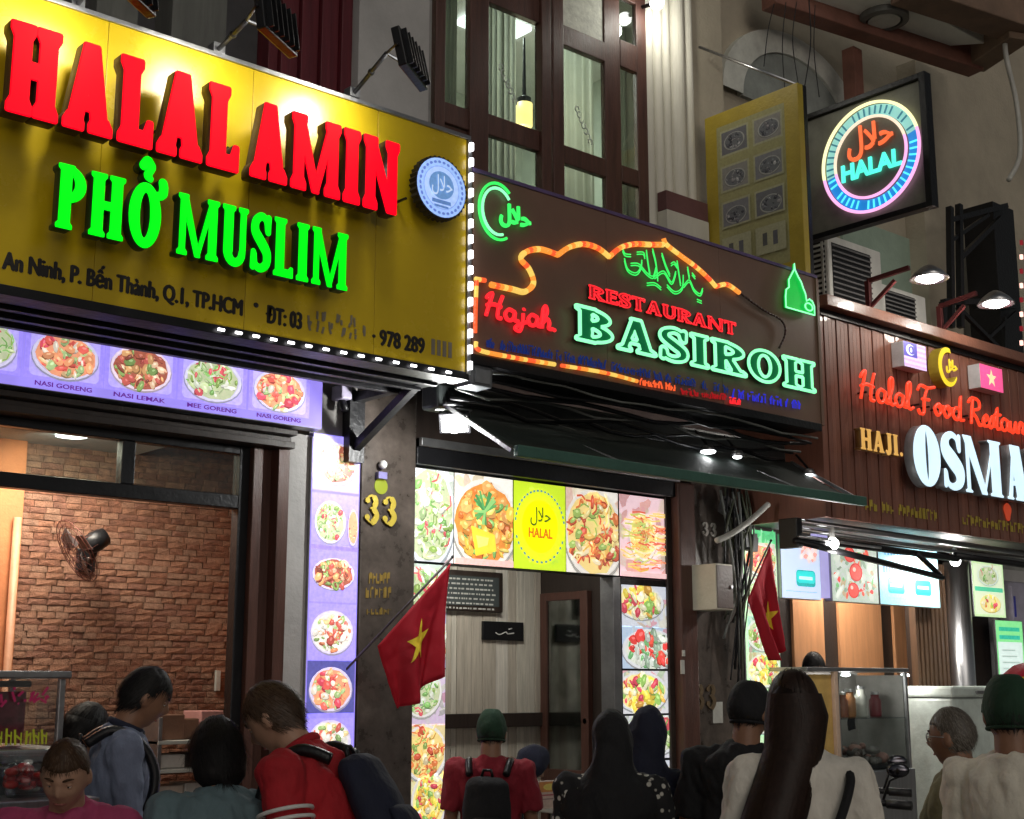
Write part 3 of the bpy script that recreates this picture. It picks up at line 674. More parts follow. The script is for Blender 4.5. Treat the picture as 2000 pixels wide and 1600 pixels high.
for p, dz in (((1662, 70), 1.3),):
    q = atZ(p[0], p[1], ZS); bx('post', m_beam, G, q.x - .06, q.x + .06, q.y - .06, q.y + .06, ZS - .7, ZS - .131)
q = atZ(1726, 30, ZS)
cl = MB().lathe([(.20, .0), (.20, -.05), (.15, -.06), (.145, 0)], 28, (q.x, q.y, ZS - .002)).build('ceiling_lamp', M('lamp ring', (.12, .12, .11), .4), G); MB().lathe([(.0, -.055), (.13, -.055), (.13, -.02), (0, -.02)], 24, (q.x, q.y, ZS)).build('diffuser', M('unlit diffuser', (.55, .56, .52), .4), cl)
# ground floor: timber panels, dark gaps, slats, steel column
YT = .5
bx('back_wall', m_wood2, G, 7.66, 12.5, YT, YT + .1, 0, 2.9)
for a, b in ((1551, 1611), (1641, 1724), (1748, 1783)):
    bx('panel', m_orange, G, xz(a, 1250, YT - .03)[0], xz(b, 1250, YT - .03)[0], YT - .03, YT - .001, .2, 2.7, .004)
for k in range(10):
    a = 1787 + k * 8.2; dx = xz(a, 1300, .1)[0]; bx('slat', m_slat, G, dx, xz(a + 5.0, 1300, .1)[0], .07, .13, .05, 2.6, .003)
bx('slat_backing', m_wood2, G, xz(1785, 1300, .14)[0], xz(1864, 1300, .14)[0], .135, .2, 0, 2.6)
cx0 = xz(1866, 1250, .0)[0]; cx1 = xz(1893, 1250, 0)[0]
MB().tube([((cx0 + cx1) / 2, .02, 0), ((cx0 + cx1) / 2, .02, 2.62)], (cx1 - cx0) / 2, 16).build('column', m_steel, G, smooth=True)
bx('door', m_wood2, G, xz(1896, 1260, .1)[0], xz(1934, 1260, .1)[0], .1, .2, 0, xz(1910, 1203, .1)[1])
bx('wall_strip', m_white, G, xz(1934, 1260, .1)[0], 12.4, .11, .2, 0, 2.62); bx('wall', m_greywhite, G, xz(1896, 1150, .12)[0], 12.4, .2, .3, xz(1910, 1203, .12)[1], 2.9)
# ------------------------------------------------------------------ yellow shop sign
YS = -1.0
m_yel = M('yellow sign sheet', (.58, .405, .009), .26, var=.1, scale=2, bump=.02, spec=.5)
m_red = E('red letter face', (1, .0, .012), 1.35, (.12, .0, .0)); m_grn = E('green letter face', (.0, 1, .008), 1.2, (.0, .1, .0))
for m__ in (m_red, m_grn): m__.node_tree.nodes['Principled BSDF'].inputs['Specular IOR Level'].default_value = .1; m__.node_tree.nodes['Principled BSDF'].inputs['Roughness'].default_value = .8
m_ret = M('dark letter return', (.05, .012, .01), .5); m_retg = M('dark green return', (.012, .05, .012), .5)
m_ink = M('black print', (.015, .012, .01), .5)
Y_ = thing('shop_sign', 'wide yellow shop sign with big red and green letters, lit from above', 'sign', (3, YS, 3.15))
SX0, SX1, SZ0, SZ1 = .9, 4.325, 3.15, 4.423
xs_ = [SX0, 1.62, 2.33, 3.045, 3.755, SX1]
for a, b in zip(xs_, xs_[1:]): bx('panel', m_yel, Y_, a + .0012, b - .0012, YS, YS + .04, SZ0 + .012, SZ1 - .012, .0015)
fr_ = MB(); fr_.box(SX0, SX1 + .02, YS - .012, YS + .12, SZ1 - .012, SZ1 + .01); fr_.build('frame', m_alu, Y_, bevel=.002)
bx('frame', m_black, Y_, SX0, SX1 + .02, YS - .006, YS + .12, SZ0 - .03, SZ0 + .011, .002); bx('frame', m_alu, Y_, SX1 + .001, SX1 + .028, YS - .012, YS + .12, SZ0, SZ1 - .013, .002)
bx('back_frame', m_black, Y_, SX0, SX1, YS + .041, YS + .11, SZ0 + .02, SZ1 - .02, 0)
# soffit behind the lower edge and wall brackets
bx('soffit', m_black, Y_, SX0, SX1 + .02, YS + .121, -.45, 3.14, 3.2)
for k in range(3): bx('soffit_rail', M('dark grey rail', (.05, .05, .055), .4, metal=.6), Y_, SX0, SX1 - .02, YS + .2 + k * .14, YS + .235 + k * .14, 3.118, 3.139, .002)
for xk in (4.28,):
    b = MB(); b.bar((xk, YS + .1, 3.16), (xk, -.05, 3.16), .05); b.bar((xk, YS + .35, 3.15), (xk, -.06, 2.86), .045); b.box(xk - .05, xk + .05, -.12, -.05, 2.8, 3.2); b.build('bracket', m_black, Y_)
# channel letters
T = (.64, .19, .145, .05, .15, .024)
def place(body, tl, br, y, style, mats, parent, depth, gap=.05, **kw):
    x0, x1, z0, z1 = RY(*tl, *br, y - depth); return word(body, frY(x0, y, z0), x1 - x0, z1 - z0, style, mats, parent, depth, gap, **kw)
def standoffs(letters): pass
place('HALAL', (27, 42), (462, 334), YS - .10, T, [m_red, m_ret], Y_, .07, .13)
place('AMIN', (497, 197), (776, 418), YS - .10, T, [m_red, m_ret], Y_, .07, .13)
T2 = (.60, .165, .09, .045, .08, .01)
place('PHỞ', (118, 320), (314, 486), YS - .09, T2, [m_grn, m_retg], Y_, .06, .13)
place('MUSLIM', (352, 378), (676, 566), YS - .09, T2, [m_grn, m_retg], Y_, .06, .12)
for k in range(14):
    bx('standoff', m_black, Y_, 2.05 + k * .165, 2.06 + k * .165, YS - .09, YS - .001, 3.95 - .012 * 0, 3.96, 0)
def line(body, p0, p1, hpx, y, mat, parent, **kw):
    """a printed line between two photo points on a street-facing plane; hpx = cap height in photo pixels at its start"""
    a = atY(*p0, y); b = atY(*p1, y); h = atY(p0[0], p0[1] - hpx, y).z - a.z
    return text(body, frY(a.x, y - .001, (a.z + b.z) / 2), h, mat, parent, width=b.x - a.x, centre=False, **kw)
line('An Ninh, P. Bến Thành, Q.1, TP.HCM', (5, 525), (472, 616), 36, YS, m_ink, Y_, fat=.005)
line('·', (494, 614), (504, 616), 40, YS, m_ink, Y_, bold=.03)
line('ĐT: 03', (520, 630), (588, 643), 34, YS, m_ink, Y_, fat=.005)
m_worn = M('worn print', (.2, .17, .12), .6); 
line('· 978 289', (728, 672), (828, 690), 32, YS, m_ink, Y_, fat=.005)
# the digits the photograph leaves unreadable are worn marks
b = MB(); r_ = random.Random(3)
for k in range(9):
    p = atY(600 + k * 13, 647 + k * 2.5, YS); w, h = .022, .075
    for q in range(3):
        a0 = Vector((p.x + r_.uniform(0, w), YS - .003 - .0005 * q, p.z + r_.uniform(0, h))); b.bar(a0, a0 + Vector((r_.uniform(-.012, .012), 0, r_.uniform(.02, .045))), .011, .002)
for k in range(4):
    p = atY(842 + k * 11, 692 + k * 2.2, YS); b.box(p.x, p.x + .022, YS - .003, YS - .001, p.z, p.z + .08)
o = b.build('worn_print', m_worn, Y_); o['kind'] = 'stuff'
# blue certificate roundel
c = atY(850, 372, YS - .06); rd = .158
b = MB(); pts = [(c.x + (rd + .010 * (k % 2)) * math.cos(2 * math.pi * k / 72), c.z + (rd + .010 * (k % 2)) * math.sin(2 * math.pi * k / 72)) for k in range(72)]
b.prism(pts, frY(0, YS - .06, 0), 0, .05, 0); ro = b.build('roundel', M('dark roundel edge', (.01, .01, .02), .4), Y_)
P_ = Print(4); P_.ell(c.x, c.z, rd * .98, rd * .98, (.32, .5, .95), 40); P_.ell(c.x, c.z, rd * .72, rd * .72, (.22, .36, .75), 36); P_.ell(c.x, c.z, rd * .69, rd * .69, (.4, .56, .95), 36); P_.ell(c.x, c.z + .012, rd * .5, rd * .46, (.12, .25, .5), 30)
for k in range(30):
    a = k * 2 * math.pi / 30; P_.ell(c.x + rd * .85 * math.cos(a), c.z + rd * .85 * math.sin(a), .008, .011, (.12, .2, .5), 6, a)
P_.rect(c.x - .06, c.z - .085, c.x + .06, c.z - .065, (.1, .2, .45)); P_.rect(c.x - .045, c.z - .105, c.x + .045, c.z - .093, (.1, .2, .45))
P_.build(frY(0, YS - .112, 0), PRINT('roundel print', .9), ro, 'print')
HALAL_AR = 'لﻼﺣ'
text(HALAL_AR, frY(c.x, YS - .117, c.z - .02), .085, E('pale blue print', (.6, .75, 1), .9), ro, 'print', .001, width=.13)
# LED chains: right edge and part of the lower edge
m_led = E('led white', (1, .98, 1), 5.)
led = MB().tube([(0, 0, -.011), (0, 0, .011)], .0105, 8).mesh('led'); led.materials.append(m_led)
led2 = MB().tube([(-.015, 0, 0), (.015, 0, 0)], .0065, 8).mesh('led'); led2.materials.append(m_led)
ledv = MB().tube([(0, 0, -.02), (0, 0, .02)], .0125, 8).mesh('led'); ledv.materials.append(m_led)
def inst(name, me, loc, parent):
    o = bpy.data.objects.new(name, me); C.objects.link(o); o.location = loc; put(o, parent); return o
zt, zb = xz(912, 285, YS - .02)[1], xz(906, 712, YS - .02)[1]
for k in range(15): inst('led', ledv, (SX1 + .012, YS - .024, zt + (zb - zt) * k / 14), Y_)
for k in range(14):
    p = atY(432 + k * 34.2, 646 + k * 5.9, YS - .02); inst('led', led2, (p.x, YS - .02, SZ0 - .012), Y_)
# floodlights on arms in front of the sign
def flood(label, base, elbow, head, aim, watt):
    t = thing('floodlight', label, 'floodlight', base, 'floodlights on arms over the yellow sign'); base, elbow, head, aim = map(Vector, (base, elbow, head, aim))
    b = MB(); b.tube([base, base.lerp(elbow, .5), elbow], .011, 8); b.sph(base.lerp(elbow, .55), .018, 8, 6); b.build('arm', m_black, t, smooth=True)
    MB().box(base.x - .03, base.x + .03, base.y - .02, base.y + .04, base.z - .02, base.z + .03).build('clamp', m_alu, t, bevel=.004)
    d = (aim - head).normalized(); q = d.to_track_quat('Z', 'Y'); Mx = q.to_matrix()
    hd = MB().obox(head, (.15, .10, .022), q).build('head', m_black, t, bevel=.006)
    for k in range(6): MB().obox(head - d * .032 + Mx @ Vector((-.12 + .048 * k, 0, 0)), (.004, .09, .014), q).build('fin', m_black, hd)
    y = MB(); a, c_ = head + Mx @ Vector((-.165, 0, 0)), head + Mx @ Vector((.165, 0, 0)); e = elbow
    y.tube([a, a.lerp(e, .6), e, c_.lerp(e, .6), c_], .008, 6); y.build('yoke', m_black, t, smooth=True)
    MB().obox(head + d * .0235, (.13, .085, .001), q).build('lens', E('flood lens', (1, 1, .95), 16.), hd)
    p = head + d * .05
    point('floodlight_beam', p, watt * .9, (1, .97, .85), .05, 26, aim); point('floodlight_spill', p, watt, (1, .95, .8), .08, 130, aim + Vector((0, 0, -.25)))
for lab, bp, ep, hp, ap in (('black floodlight over the yellow sign, nearest the grey pier', (690, 184), (755, 104), (800, 116), (580, 186)), ('black floodlight over the yellow sign, before the burgundy sheeting', (425, 98), (482, 40), (538, 44), (320, 112)), ('floodlight over the left end of the yellow sign', (150, 10), (205, -60), (258, -42), (10, 22))):
    a = atY(*ap, YS); a.z = min(a.z, 4.34)
    flood(lab, atY(*bp, YS + .03), atY(*ep, -1.36), atY(*hp, -1.47), a, 27)

# ------------------------------------------------------------------ neon sign of the middle shop
YN = -1.0
NB = thing('neon_sign', 'brown restaurant sign with glowing green outlined letters and orange rope light', 'sign', (5.8, YN, 3.27))
NX0, NX1, NZ0, NZ1 = 4.372, 7.30, 3.265, 4.245
m_brn = M('brown sign sheet', (.19, .11, .078), .42, var=.15, scale=2, bump=.03)
for a, b in ((NX0, 5.35), (5.35, 6.33), (6.33, NX1)): bx('panel', m_brn, NB, a + .001, b - .001, YN, YN + .04, NZ0, NZ1, .0015)
bx('frame', M('violet trim', (.12, .08, .2), .4), NB, NX0 - .01, NX1 + .02, YN - .008, YN + .1, NZ1 + .001, NZ1 + .022, .002); bx('frame', m_brn, NB, NX1 + .001, NX1 + .03, YN - .008, YN + .1, NZ0 - .01, NZ1, .002)
bx('frame', m_black, NB, NX0 - .01, NX1, YN - .006, YN + .3, NZ0 - .05, NZ0 - .001, .002); bx('back_frame', m_black, NB, NX0, NX1, YN + .041, YN + .12, NZ0, NZ1 - .01, 0)
n_mint = E('mint neon', (.25, 1, .45), 1.5); n_grn = E('green neon', (.04, .85, .12), 1.25); n_dgrn = E('dark green face', (.0, .16, .045), .5, (.0, .12, .04))
n_red = E('red neon', (1, .02, .03), 1.2); n_dred = E('dim red', (.55, .01, .015), .55); n_blu = E('blue neon', (.04, .04, .9), .6); n_sky = E('blue print dim', (.02, .06, .4), .25)
n_or = E('orange rope', (1, .30, .04), 1.1); n_yl = E('yellow rope', (.95, .62, .12), 1.0); n_rr = E('red rope', (1, .12, .03), 1.0)
def nP(px, py, z=.0): p = atY(px, py, YN - .02); return Vector((p.x, YN - .02 - z, p.z))
BS = (.92, .25, .13, .09, .12, .012)
x0, x1, z0, z1 = RY(1124, 597, 1590, 766, YN - .05)
word('BASIROH', frY(x0, YN - .03, z0), x1 - x0, z1 - z0, BS, [n_dgrn, m_retg], NB, .02, .13, neon=n_mint, nr=.0105, nz=.006)
x0, x1, z0, z1 = RY(1149, 557, 1436, 655, YN - .03)
word('RESTAURANT', frY(x0, YN - .02, z0), x1 - x0, z1 - z0, (.9, .22, .14, .06, .1, .0), [n_dred, m_ret], NB, .012, .1, neon=n_red, nr=.0045, nz=.004)
# cursive word
CUR = {'H': [[(.1, 0), (.22, .5), (.35, 1.0), (.2, .9), (.12, .75)], [(.75, 1.0), (.6, .5), (.55, .05), (.7, .02)], [(.12, .45), (.4, .55), (.7, .5)]],
       'a': [[(.42, .42), (.2, .48), (.05, .25), (.15, .02), (.35, .1), (.44, .42), (.42, .1), (.58, .05)]], 'j': [[(.25, .45), (.22, 0), (.1, -.35), (-.08, -.25), (.2, .0), (.42, .12)], [(.27, .62), (.29, .66)]],
       'h': [[(.02, .1), (.3, .7), (.26, 1.0), (.14, .8), (.1, 0)], [(.1, .2), (.3, .45), (.4, .3), (.38, .05), (.55, .06)]], '.': [[(.1, .02), (.14, .05)]],
       'l': [[(.0, .1), (.24, .6), (.26, .98), (.12, .85), (.12, .15), (.22, .02), (.36, .1)]], 'F': [[(.5, .98), (.3, .5), (.25, 0), (.05, -.05), (-.02, .1)], [(.0, .8), (.15, 1.0), (.5, .96), (.85, 1.05)], [(.2, .5), (.55, .52)]],
       'o': [[(.22, .45), (.05, .25), (.18, .02), (.36, .2), (.24, .45), (.4, .38), (.5, .4)]], 'd': [[(.42, .42), (.2, .46), (.05, .22), (.18, .02), (.36, .15), (.5, .95), (.42, .1), (.6, .06)]],
       'R': [[(.3, .95), (.2, .4), (.15, 0)], [(.05, .8), (.25, 1.0), (.6, .95), (.62, .65), (.25, .5), (.45, .25), (.6, .0), (.75, .06)]], 'e': [[(.02, .2), (.3, .3), (.24, .46), (.08, .3), (.12, .02), (.4, .1)]],
       's': [[(.0, .1), (.2, .46), (.26, .2), (.12, .0), (.02, .06)], [(.2, .1), (.36, .1)]], 't': [[(.0, .2), (.2, .85), (.12, .1), (.24, .02), (.36, .1)], [(.02, .55), (.36, .6)]],
       'u': [[(.05, .45), (.06, .1), (.2, .02), (.36, .45), (.36, .1), (.52, .06)]], 'r': [[(.02, .1), (.14, .48), (.3, .4), (.26, .1), (.42, .08)]], 'n': [[(.04, .44), (.06, 0), (.24, .46), (.36, .3), (.36, .06), (.52, .06)]]}
CW = dict(H=.8, a=.52, j=.4, h=.5, l=.32, F=.75, o=.46, d=.54, R=.75, e=.36, s=.32, t=.32, u=.48, r=.38, n=.48)
def script(body, fr, width, h, r, mats, parent, name='lettering', depth=0.):
    x = 0; lines = []
    for c in body:
        if c == ' ': x += .3; continue
        lines += [[(x + a, b_) for a, b_ in ln] for ln in CUR[c]]; x += CW.get(c, .25)
    b = MB()
    for ln in lines:
        p = spline(ln, 5) if len(ln) > 2 else ln
        q = [fr @ Vector((u * width / x, v * h, .0)) for u, v in p]; b.tube(q, r, 6)
    return b.build(name, mats, parent, smooth=True)
x0, x1, z0, z1 = RY(943, 590, 1088, 650, YN - .02)
script('Hajah.', frY(x0, YN - .025, z0 + .005), x1 - x0, .125, .0115, n_red, NB)
# rope light: mosque outline in alternating short segments
def rope(pts, r, mats, seg=.028, seed=0):
    P = [nP(*p) for p in (spline(pts, 8) if len(pts) > 2 else pts)]; L = [0]
    for a, c in zip(P, P[1:]): L.append(L[-1] + (c - a).length)
    n = max(1, int(L[-1] / seg)); r0 = random.Random(seed)
    def at(s):
        for k in range(len(P) - 1):
            if L[k + 1] >= s: return P[k].lerp(P[k + 1], (s - L[k]) / max(1e-9, L[k + 1] - L[k]))
        return P[-1]
    bs = [MB() for _ in mats]
    b = MB()
    for k in range(n): b.tube([at(k * L[-1] / n), at((k + .5) * L[-1] / n), at((k + 1.02) * L[-1] / n)], r, 6, mi=r0.choice([0, 0, 1, 1, 2]) % len(mats))
    return b.build('rope_light', mats, NB, smooth=True)
R3 = [n_or, n_yl, n_rr]
rope([(958, 556), (1000, 565), (1025, 570), (1042, 553), (1033, 525), (1017, 506), (1028, 492), (1055, 487), (1090, 498)], .0165, R3, seed=1)
rope([(1090, 498), (1112, 483), (1140, 477), (1168, 485), (1190, 502)], .0165, R3, seed=2)
rope([(1190, 502), (1212, 484), (1240, 477), (1270, 478), (1296, 478)], .0165, R3, seed=3)
rope([(1296, 466), (1302, 478), (1330, 500), (1360, 522), (1385, 545), (1398, 560)], .0155, R3, seed=4); rope([(1398, 560), (1420, 556), (1444, 572)], .0155, R3, seed=5)
rope([(1444, 572), (1490, 605), (1525, 625), (1534, 650), (1522, 680)], .007, [M('unlit rope', (.06, .02, .02), .5)], seed=6)
rope([(928, 545), (948, 548)], .013, [n_rr, n_yl], seed=7); rope([(931, 548), (929, 600), (928, 650)], .012, [n_rr, n_yl, n_grn], seed=8)
rope([(930, 668), (936, 684), (1000, 698), (1084, 712)], .012, R3, seed=9); rope([(1096, 714), (1180, 728), (1245, 745)], .011, R3, seed=10)
# two lower lines: blue above, orange-red below (letters too small to read in the photograph)
def marks(px0, py0, px1, py1, hpx, n, mat, seed, name='lettering', gap=.3):
    r0 = random.Random(seed); b = MB()
    for k in range(n):
        if r0.random() < .12: continue
        t0, t1 = k / n, (k + .72) / n
        a = nP(px0 + (px1 - px0) * t0, py0 + (py1 - py0) * t0); c = nP(px0 + (px1 - px0) * t1, py0 + (py1 - py0) * t1); h = hpx * .0033
        for s_ in range(2):
            u = a.lerp(c, r0.random()); b.bar(u, u + Vector((0, 0, h * r0.uniform(.6, .85))), .003, .005)
        b.bar(a + Vector((0, -.001, h * r0.choice([0, .5, 1]))), c + Vector((0, -.001, h * r0.choice([0, .5, 1]))), .007, .006)
    o = b.build(name, mat, NB); o['kind'] = 'stuff'; return o
marks(950, 678, 1190, 722, 15, 44, n_sky, 1); marks(1195, 724, 1430, 770, 14, 40, n_sky, 2); marks(1430, 776, 1565, 800, 16, 22, n_blu, 3)
marks(1250, 752, 1320, 764, 12, 14, n_rr, 4); marks(1330, 770, 1420, 782, 11, 18, n_dred, 5); marks(1425, 788, 1452, 792, 11, 6, n_red, 6)
text(HALAL_AR, frY(nP(1005, 430).x, YN - .02, nP(1005, 438).z), .1, n_grn, NB, depth=.012, width=.22, bold=.03)
for rr, wd, ang in ((.155, .008, (50, 310)), (.128, .008, (40, 300))):
    c = nP(972, 413); MB().tube([c + Vector((rr * .82 * math.cos(R(t)), 0, rr * math.sin(R(t)))) for t in range(ang[0], ang[1], 10)], wd, 6).build('crescent_tube', n_grn if rr > .14 else n_mint, NB, smooth=True)
# Arabic name in green outline tubes
AR = [[(0, .72), (.03, .6), (.1, .62)], [(.02, .45), (.06, .15), (.16, .1), (.22, .3), (.24, .55)], [(.1, .35), (.2, .4), (.3, .2), (.38, .15), (.42, .45)], [(.3, .9), (.32, .5), (.34, .2)], [(.38, 1.0), (.42, .6), (.44, .1)], [(.4, .15), (.52, .4), (.62, .12), (.68, .5)], [(.5, .95), (.55, .6), (.6, .35)], [(.56, .0), (.66, -.15), (.76, .05), (.78, .45)], [(.7, .85), (.72, .5), (.74, .15)], [(.78, .12), (.86, .35), (.92, .1), (1.0, .0), (1.04, .2)], [(.84, .75), (.86, .45)], [(.9, .6), (.94, .5)], [(.3, -.12), (.4, -.05), (.48, -.14)], [(.96, -.2), (1.02, -.22)], [(.18, .75), (.26, .8), (.28, .68)], [(.62, .7), (.66, .78), (.7, .68)]]
c0, c1 = nP(1216, 545), nP(1366, 575); h_ = nP(1270, 497).z - nP(1270, 560).z
MB_ = MB()
for ln in AR:
    for dz in (-.007, .007):
        MB_.tube([Vector((c0.x + (c1.x - c0.x) * u, YN - .024, nP(1290, 562).z + .02 + v * h_ + dz)) for u, v in (spline(ln, 5) if len(ln) > 2 else ln)], .0038, 5)
MB_.build('arabic_tube', n_grn, NB, smooth=True)
# little green mosque on the right
c = nP(1557, 588); b = MB(); MOSQ = [(-.14, -.07), (.16, -.07), (.16, -.01), (.14, .02), (.11, .03), (.08, .01), (.07, .06), (.05, .09), (.03, .13), (.0, .16), (-.03, .2), (-.035, .24), (-.04, .2), (-.07, .16), (-.1, .12), (-.1, .07), (-.13, .05), (-.14, .0)]
b.prism(MOSQ, frY(c.x, YN - .02, c.z), 0, .012); b.build('mosque_emblem', E('green emblem', (.0, .6, .06), .75), NB)
MB().tube([Vector((c.x + x, YN - .036, c.z + z)) for x, z in MOSQ], .005, 6, closed=True).build('emblem_tube', n_mint, NB, smooth=True)
MB().tube([Vector((c.x + .1 + .04 * math.cos(t), YN - .036, c.z - .025 + .025 * math.sin(t))) for t in np.linspace(0, 6.28, 14)], .005, 6).build('emblem_tube', n_mint, NB, smooth=True)

# ------------------------------------------------------------------ menus: backlit boards
pr = PRINT('backlit print', .85); prv = PRINT('backlit print, violet tubes', .95)
LIL = (.36, .28, .96)
def lightbox(name, label, x0, x1, z0, z1, y, depth=.09, edge=None, group=None):
    t = thing(name, label, 'menu board', (x0, y, z0), group)
    bx('case', edge or m_alu, t, x0, x1, y, y + depth, z0, z1, .004); return t
# long violet board over the left door
V = lightbox('menu_lightbox', 'long violet backlit menu board with dishes over the brick room door', 1.6, 4.03, 2.945, 3.255, -.15)
def tile(parent, x0, x1, z0, z1, y, bg, kind, seed, dx=.5, dz=.55, rx=.4, rz=.36, plate=(.85, .85, .9), mat=None, frame=None, n=60, name='food_picture', extra=None, deco=False):
    P = Print(seed); P.rect(x0, z0, x1, z1, bg); w, h = x1 - x0, z1 - z0
    if deco:
        for q in range(26): c_ = FOOD[kind][P.r.randrange(1, len(FOOD[kind]))]; v_ = P.r.uniform(.35, .9); P.ell(P.r.uniform(x0, x1), P.r.uniform(z0, z1), w * P.r.uniform(.05, .2), h * P.r.uniform(.03, .1), tuple(b_ * .5 + c__ * .5 * v_ for b_, c__ in zip(bg, c_)), 10, P.r.random() * 3, .3)
    if frame: P.rrect(x0 + w * .06, z0 + h * .06, x1 - w * .06, z1 - h * .06, min(w, h) * .1, frame)
    P.dish(x0 + w * dx, z0 + h * dz, w * rx, h * rz, kind, plate, n)
    if extra: extra(P, x0, x1, z0, z1)
    return P.build(frY(0, y - .0005, 0), mat or pr, parent, name, clip=(x0, z0, x1, z1))
vt = [(-95, 40, 'salad'), (48, 203, 'prawn'), (205, 345, 'meat'), (350, 483, 'salad'), (488, 606, 'prawn')]
names = ['', 'NASI GORENG', 'NASI LEMAK', 'MEE GORENG', 'NASI GORENG']
bx('face', E('violet face', LIL, .95), V, 1.605, 4.026, -.1515, -.1502, 2.95, 3.25, 0)
for k, (a, b_, kd) in enumerate(vt):
    xa_, xb_ = xz(a, 700, -.15)[0], xz(b_, 720, -.15)[0]
    tile(V, xa_, xb_, 2.995, 3.245, -.152, LIL, kd, 20 + k, .5, .5, .42, .44, plate=((.66, .62, .86) if k != 2 else (.85, .7, .85)), mat=prv, frame=(.5, .42, .98), n=70)
    if names[k]: text(names[k], frY((xa_ + xb_) / 2, -.152, 2.966), .022, E('violet ink', (.2, .03, .45), .6), V, width=(xb_ - xa_) * .72, bold=.02)
# tall violet strip
VX0, VX1, VZ1 = xz(601, 1150, -.062)[0], xz(699, 1150, -.062)[0], xz(650, 858, -.062)[1]
VS = lightbox('menu_lightbox', 'tall violet backlit strip of dish pictures beside the number 33 pillar', VX0, VX1, .35, VZ1, -.062, .06)
vs = [(905, 'meat'), (1020, 'salad'), (1121, 'meat'), (1235, 'rice'), (1346, 'prawn'), (1450, 'rice'), (1560, 'salad'), (1670, 'meat')]
bx('face', E('violet face', LIL, .95), VS, VX0 + .004, VX1 - .004, -.0635, -.0622, .36, VZ1 - .01, 0)
for k, (cy, kd) in enumerate(vs):
    zc = xz(648, cy, -.064)[1]; vc, vw = (VX0 + VX1) / 2, (VX1 - VX0) / 2 - .01; dark = (.1, .1, .35) if k == 4 else (.42, .36, .98)
    P = Print(40 + k); P.rect(vc - vw, zc - .155, vc + vw, zc + .155, (.33, .26, .95)); P.rect(vc - vw, zc - .15, vc + vw, zc + .15, dark if k in (0, 4) else (.38, .31, .97))
    P.dish(vc - (.03 if k == 1 else 0), zc, .135 if k != 1 else .1, .115 if k != 2 else .085, kd, (.68, .62, .85), 80)
    if k == 1: P.dish(vc + vw - .035, zc - .02, .034, .1, 'prawn', (.6, .5, .8), 14)
    P.build(frY(0, -.064, 0), prv, VS)
# middle shop: top board of five pictures, two side strips
TB = lightbox('menu_lightbox', 'bright five-picture backlit menu board over the middle shop entrance', 4.745, 6.90, 2.295, 2.84, -.0, .12, m_black)
def extra_curry(P, x0, x1, z0, z1):
    w, h = x1 - x0, z1 - z0; c = (x0 + w * .45, z0 + h * .25)
    P.poly([(c[0] - w * .18, c[1] + h * .18), (c[0] + w * .22, c[1] + h * .1), (c[0] + w * .25, c[1] - h * .08), (c[0] - w * .1, c[1] - h * .15)], (.95, .72, .06))
    P.poly([(c[0] - w * .1, c[1] + h * .08), (c[0] + w * .12, c[1] + h * .06), (c[0] + w * .1, c[1] - h * .02), (c[0] - w * .06, c[1] - h * .06)], (1, .85, .2))
    for k in range(16):
        a = P.r.uniform(0, 6.3); P.strip([(x0 + w * .5, z0 + h * .6), (x0 + w * (.5 + .2 * math.cos(a)), z0 + h * (.65 + .2 * math.sin(a)))], w * .035, P.r.choice([(.12, .4, .12), (.3, .6, .2), (.08, .3, .1)]))
    P.rect(x0, z0, x1, z0 + h * .07, (.9, .55, .5))
def extra_noodle(P, x0, x1, z0, z1):
    w, h = x1 - x0, z1 - z0
    for k in range(70):
        x, z = x0 + w * P.r.random(), z0 + h * P.r.uniform(.08, .8); L = w * P.r.uniform(.15, .4); a = P.r.uniform(-.5, .5)
        if x + L > x1: x = x1 - L
        P.strip([(x, z), (x + L * .5, z + L * .5 * math.sin(a)), (x + L * .96, z + L * .2 * math.sin(a))], h * .02, P.r.choice([(.9, .65, .2), (.8, .5, .1), (.85, .25, .1), (.55, .6, .15), (.95, .8, .45), (.7, .12, .06)]))
    P.rect(x0, z0, x1, z0 + h * .06, (.9, .6, .6))
tb = [(795, 885, 'salad', (.8, .82, .85), None), (887, 1001, 'curry', (.92, .88, .8), extra_curry), (1105, 1207, 'noodle', (.9, .85, .78), None), (1209, 1300, 'noodle', (.85, .6, .65), extra_noodle)]
for k, (a, b_, kd, bg, ex) in enumerate(tb):
    xa_, xb_ = xz(a, 1000, 0)[0], xz(b_, 1040, 0)[0]
    tile(TB, max(xa_, 4.75), min(xb_, 6.895), 2.30, 2.835, -.001, bg, kd, 60 + k, [.42, .52, .54, .5][k], [.5, .47, .48, .5][k], [.62, .56, .58, .3][k], [.56, .5, .54, .3][k], (.8, .76, .7) if k else (.7, .75, .8), extra=ex, n=130, deco=True)
xa_, xb_ = xz(1003, 1000, 0)[0], xz(1104, 1020, 0)[0]; cxm, czm = (xa_ + xb_) / 2, 2.567
P = Print(70); P.rect(xa_, 2.30, xb_, 2.835, (.62, .85, .03)); 
for k in range(40): P.ell(P.r.uniform(xa_ + .03, xb_ - .03), P.r.uniform(2.32, 2.81), .02, .012, P.r.choice([(.5, .75, .05), (.75, .95, .08)]), 8, P.r.random() * 3)
P.ell(cxm, czm, .215, .235, (.85, .98, .02), 40); P.ell(cxm, czm, .15, .165, (1, 1, .0), 36)
for k in range(34):
    a = R(200 + k * 10.5) if k < 14 else R(10 + (k - 14) * 8.5); q = .205
    P.ell(cxm + q * math.cos(a), czm + q * 1.08 * math.sin(a), .008, .012, (.12, .28, .3), 6, a)
P.build(frY(0, -.0015, 0), pr, TB, 'emblem_picture')
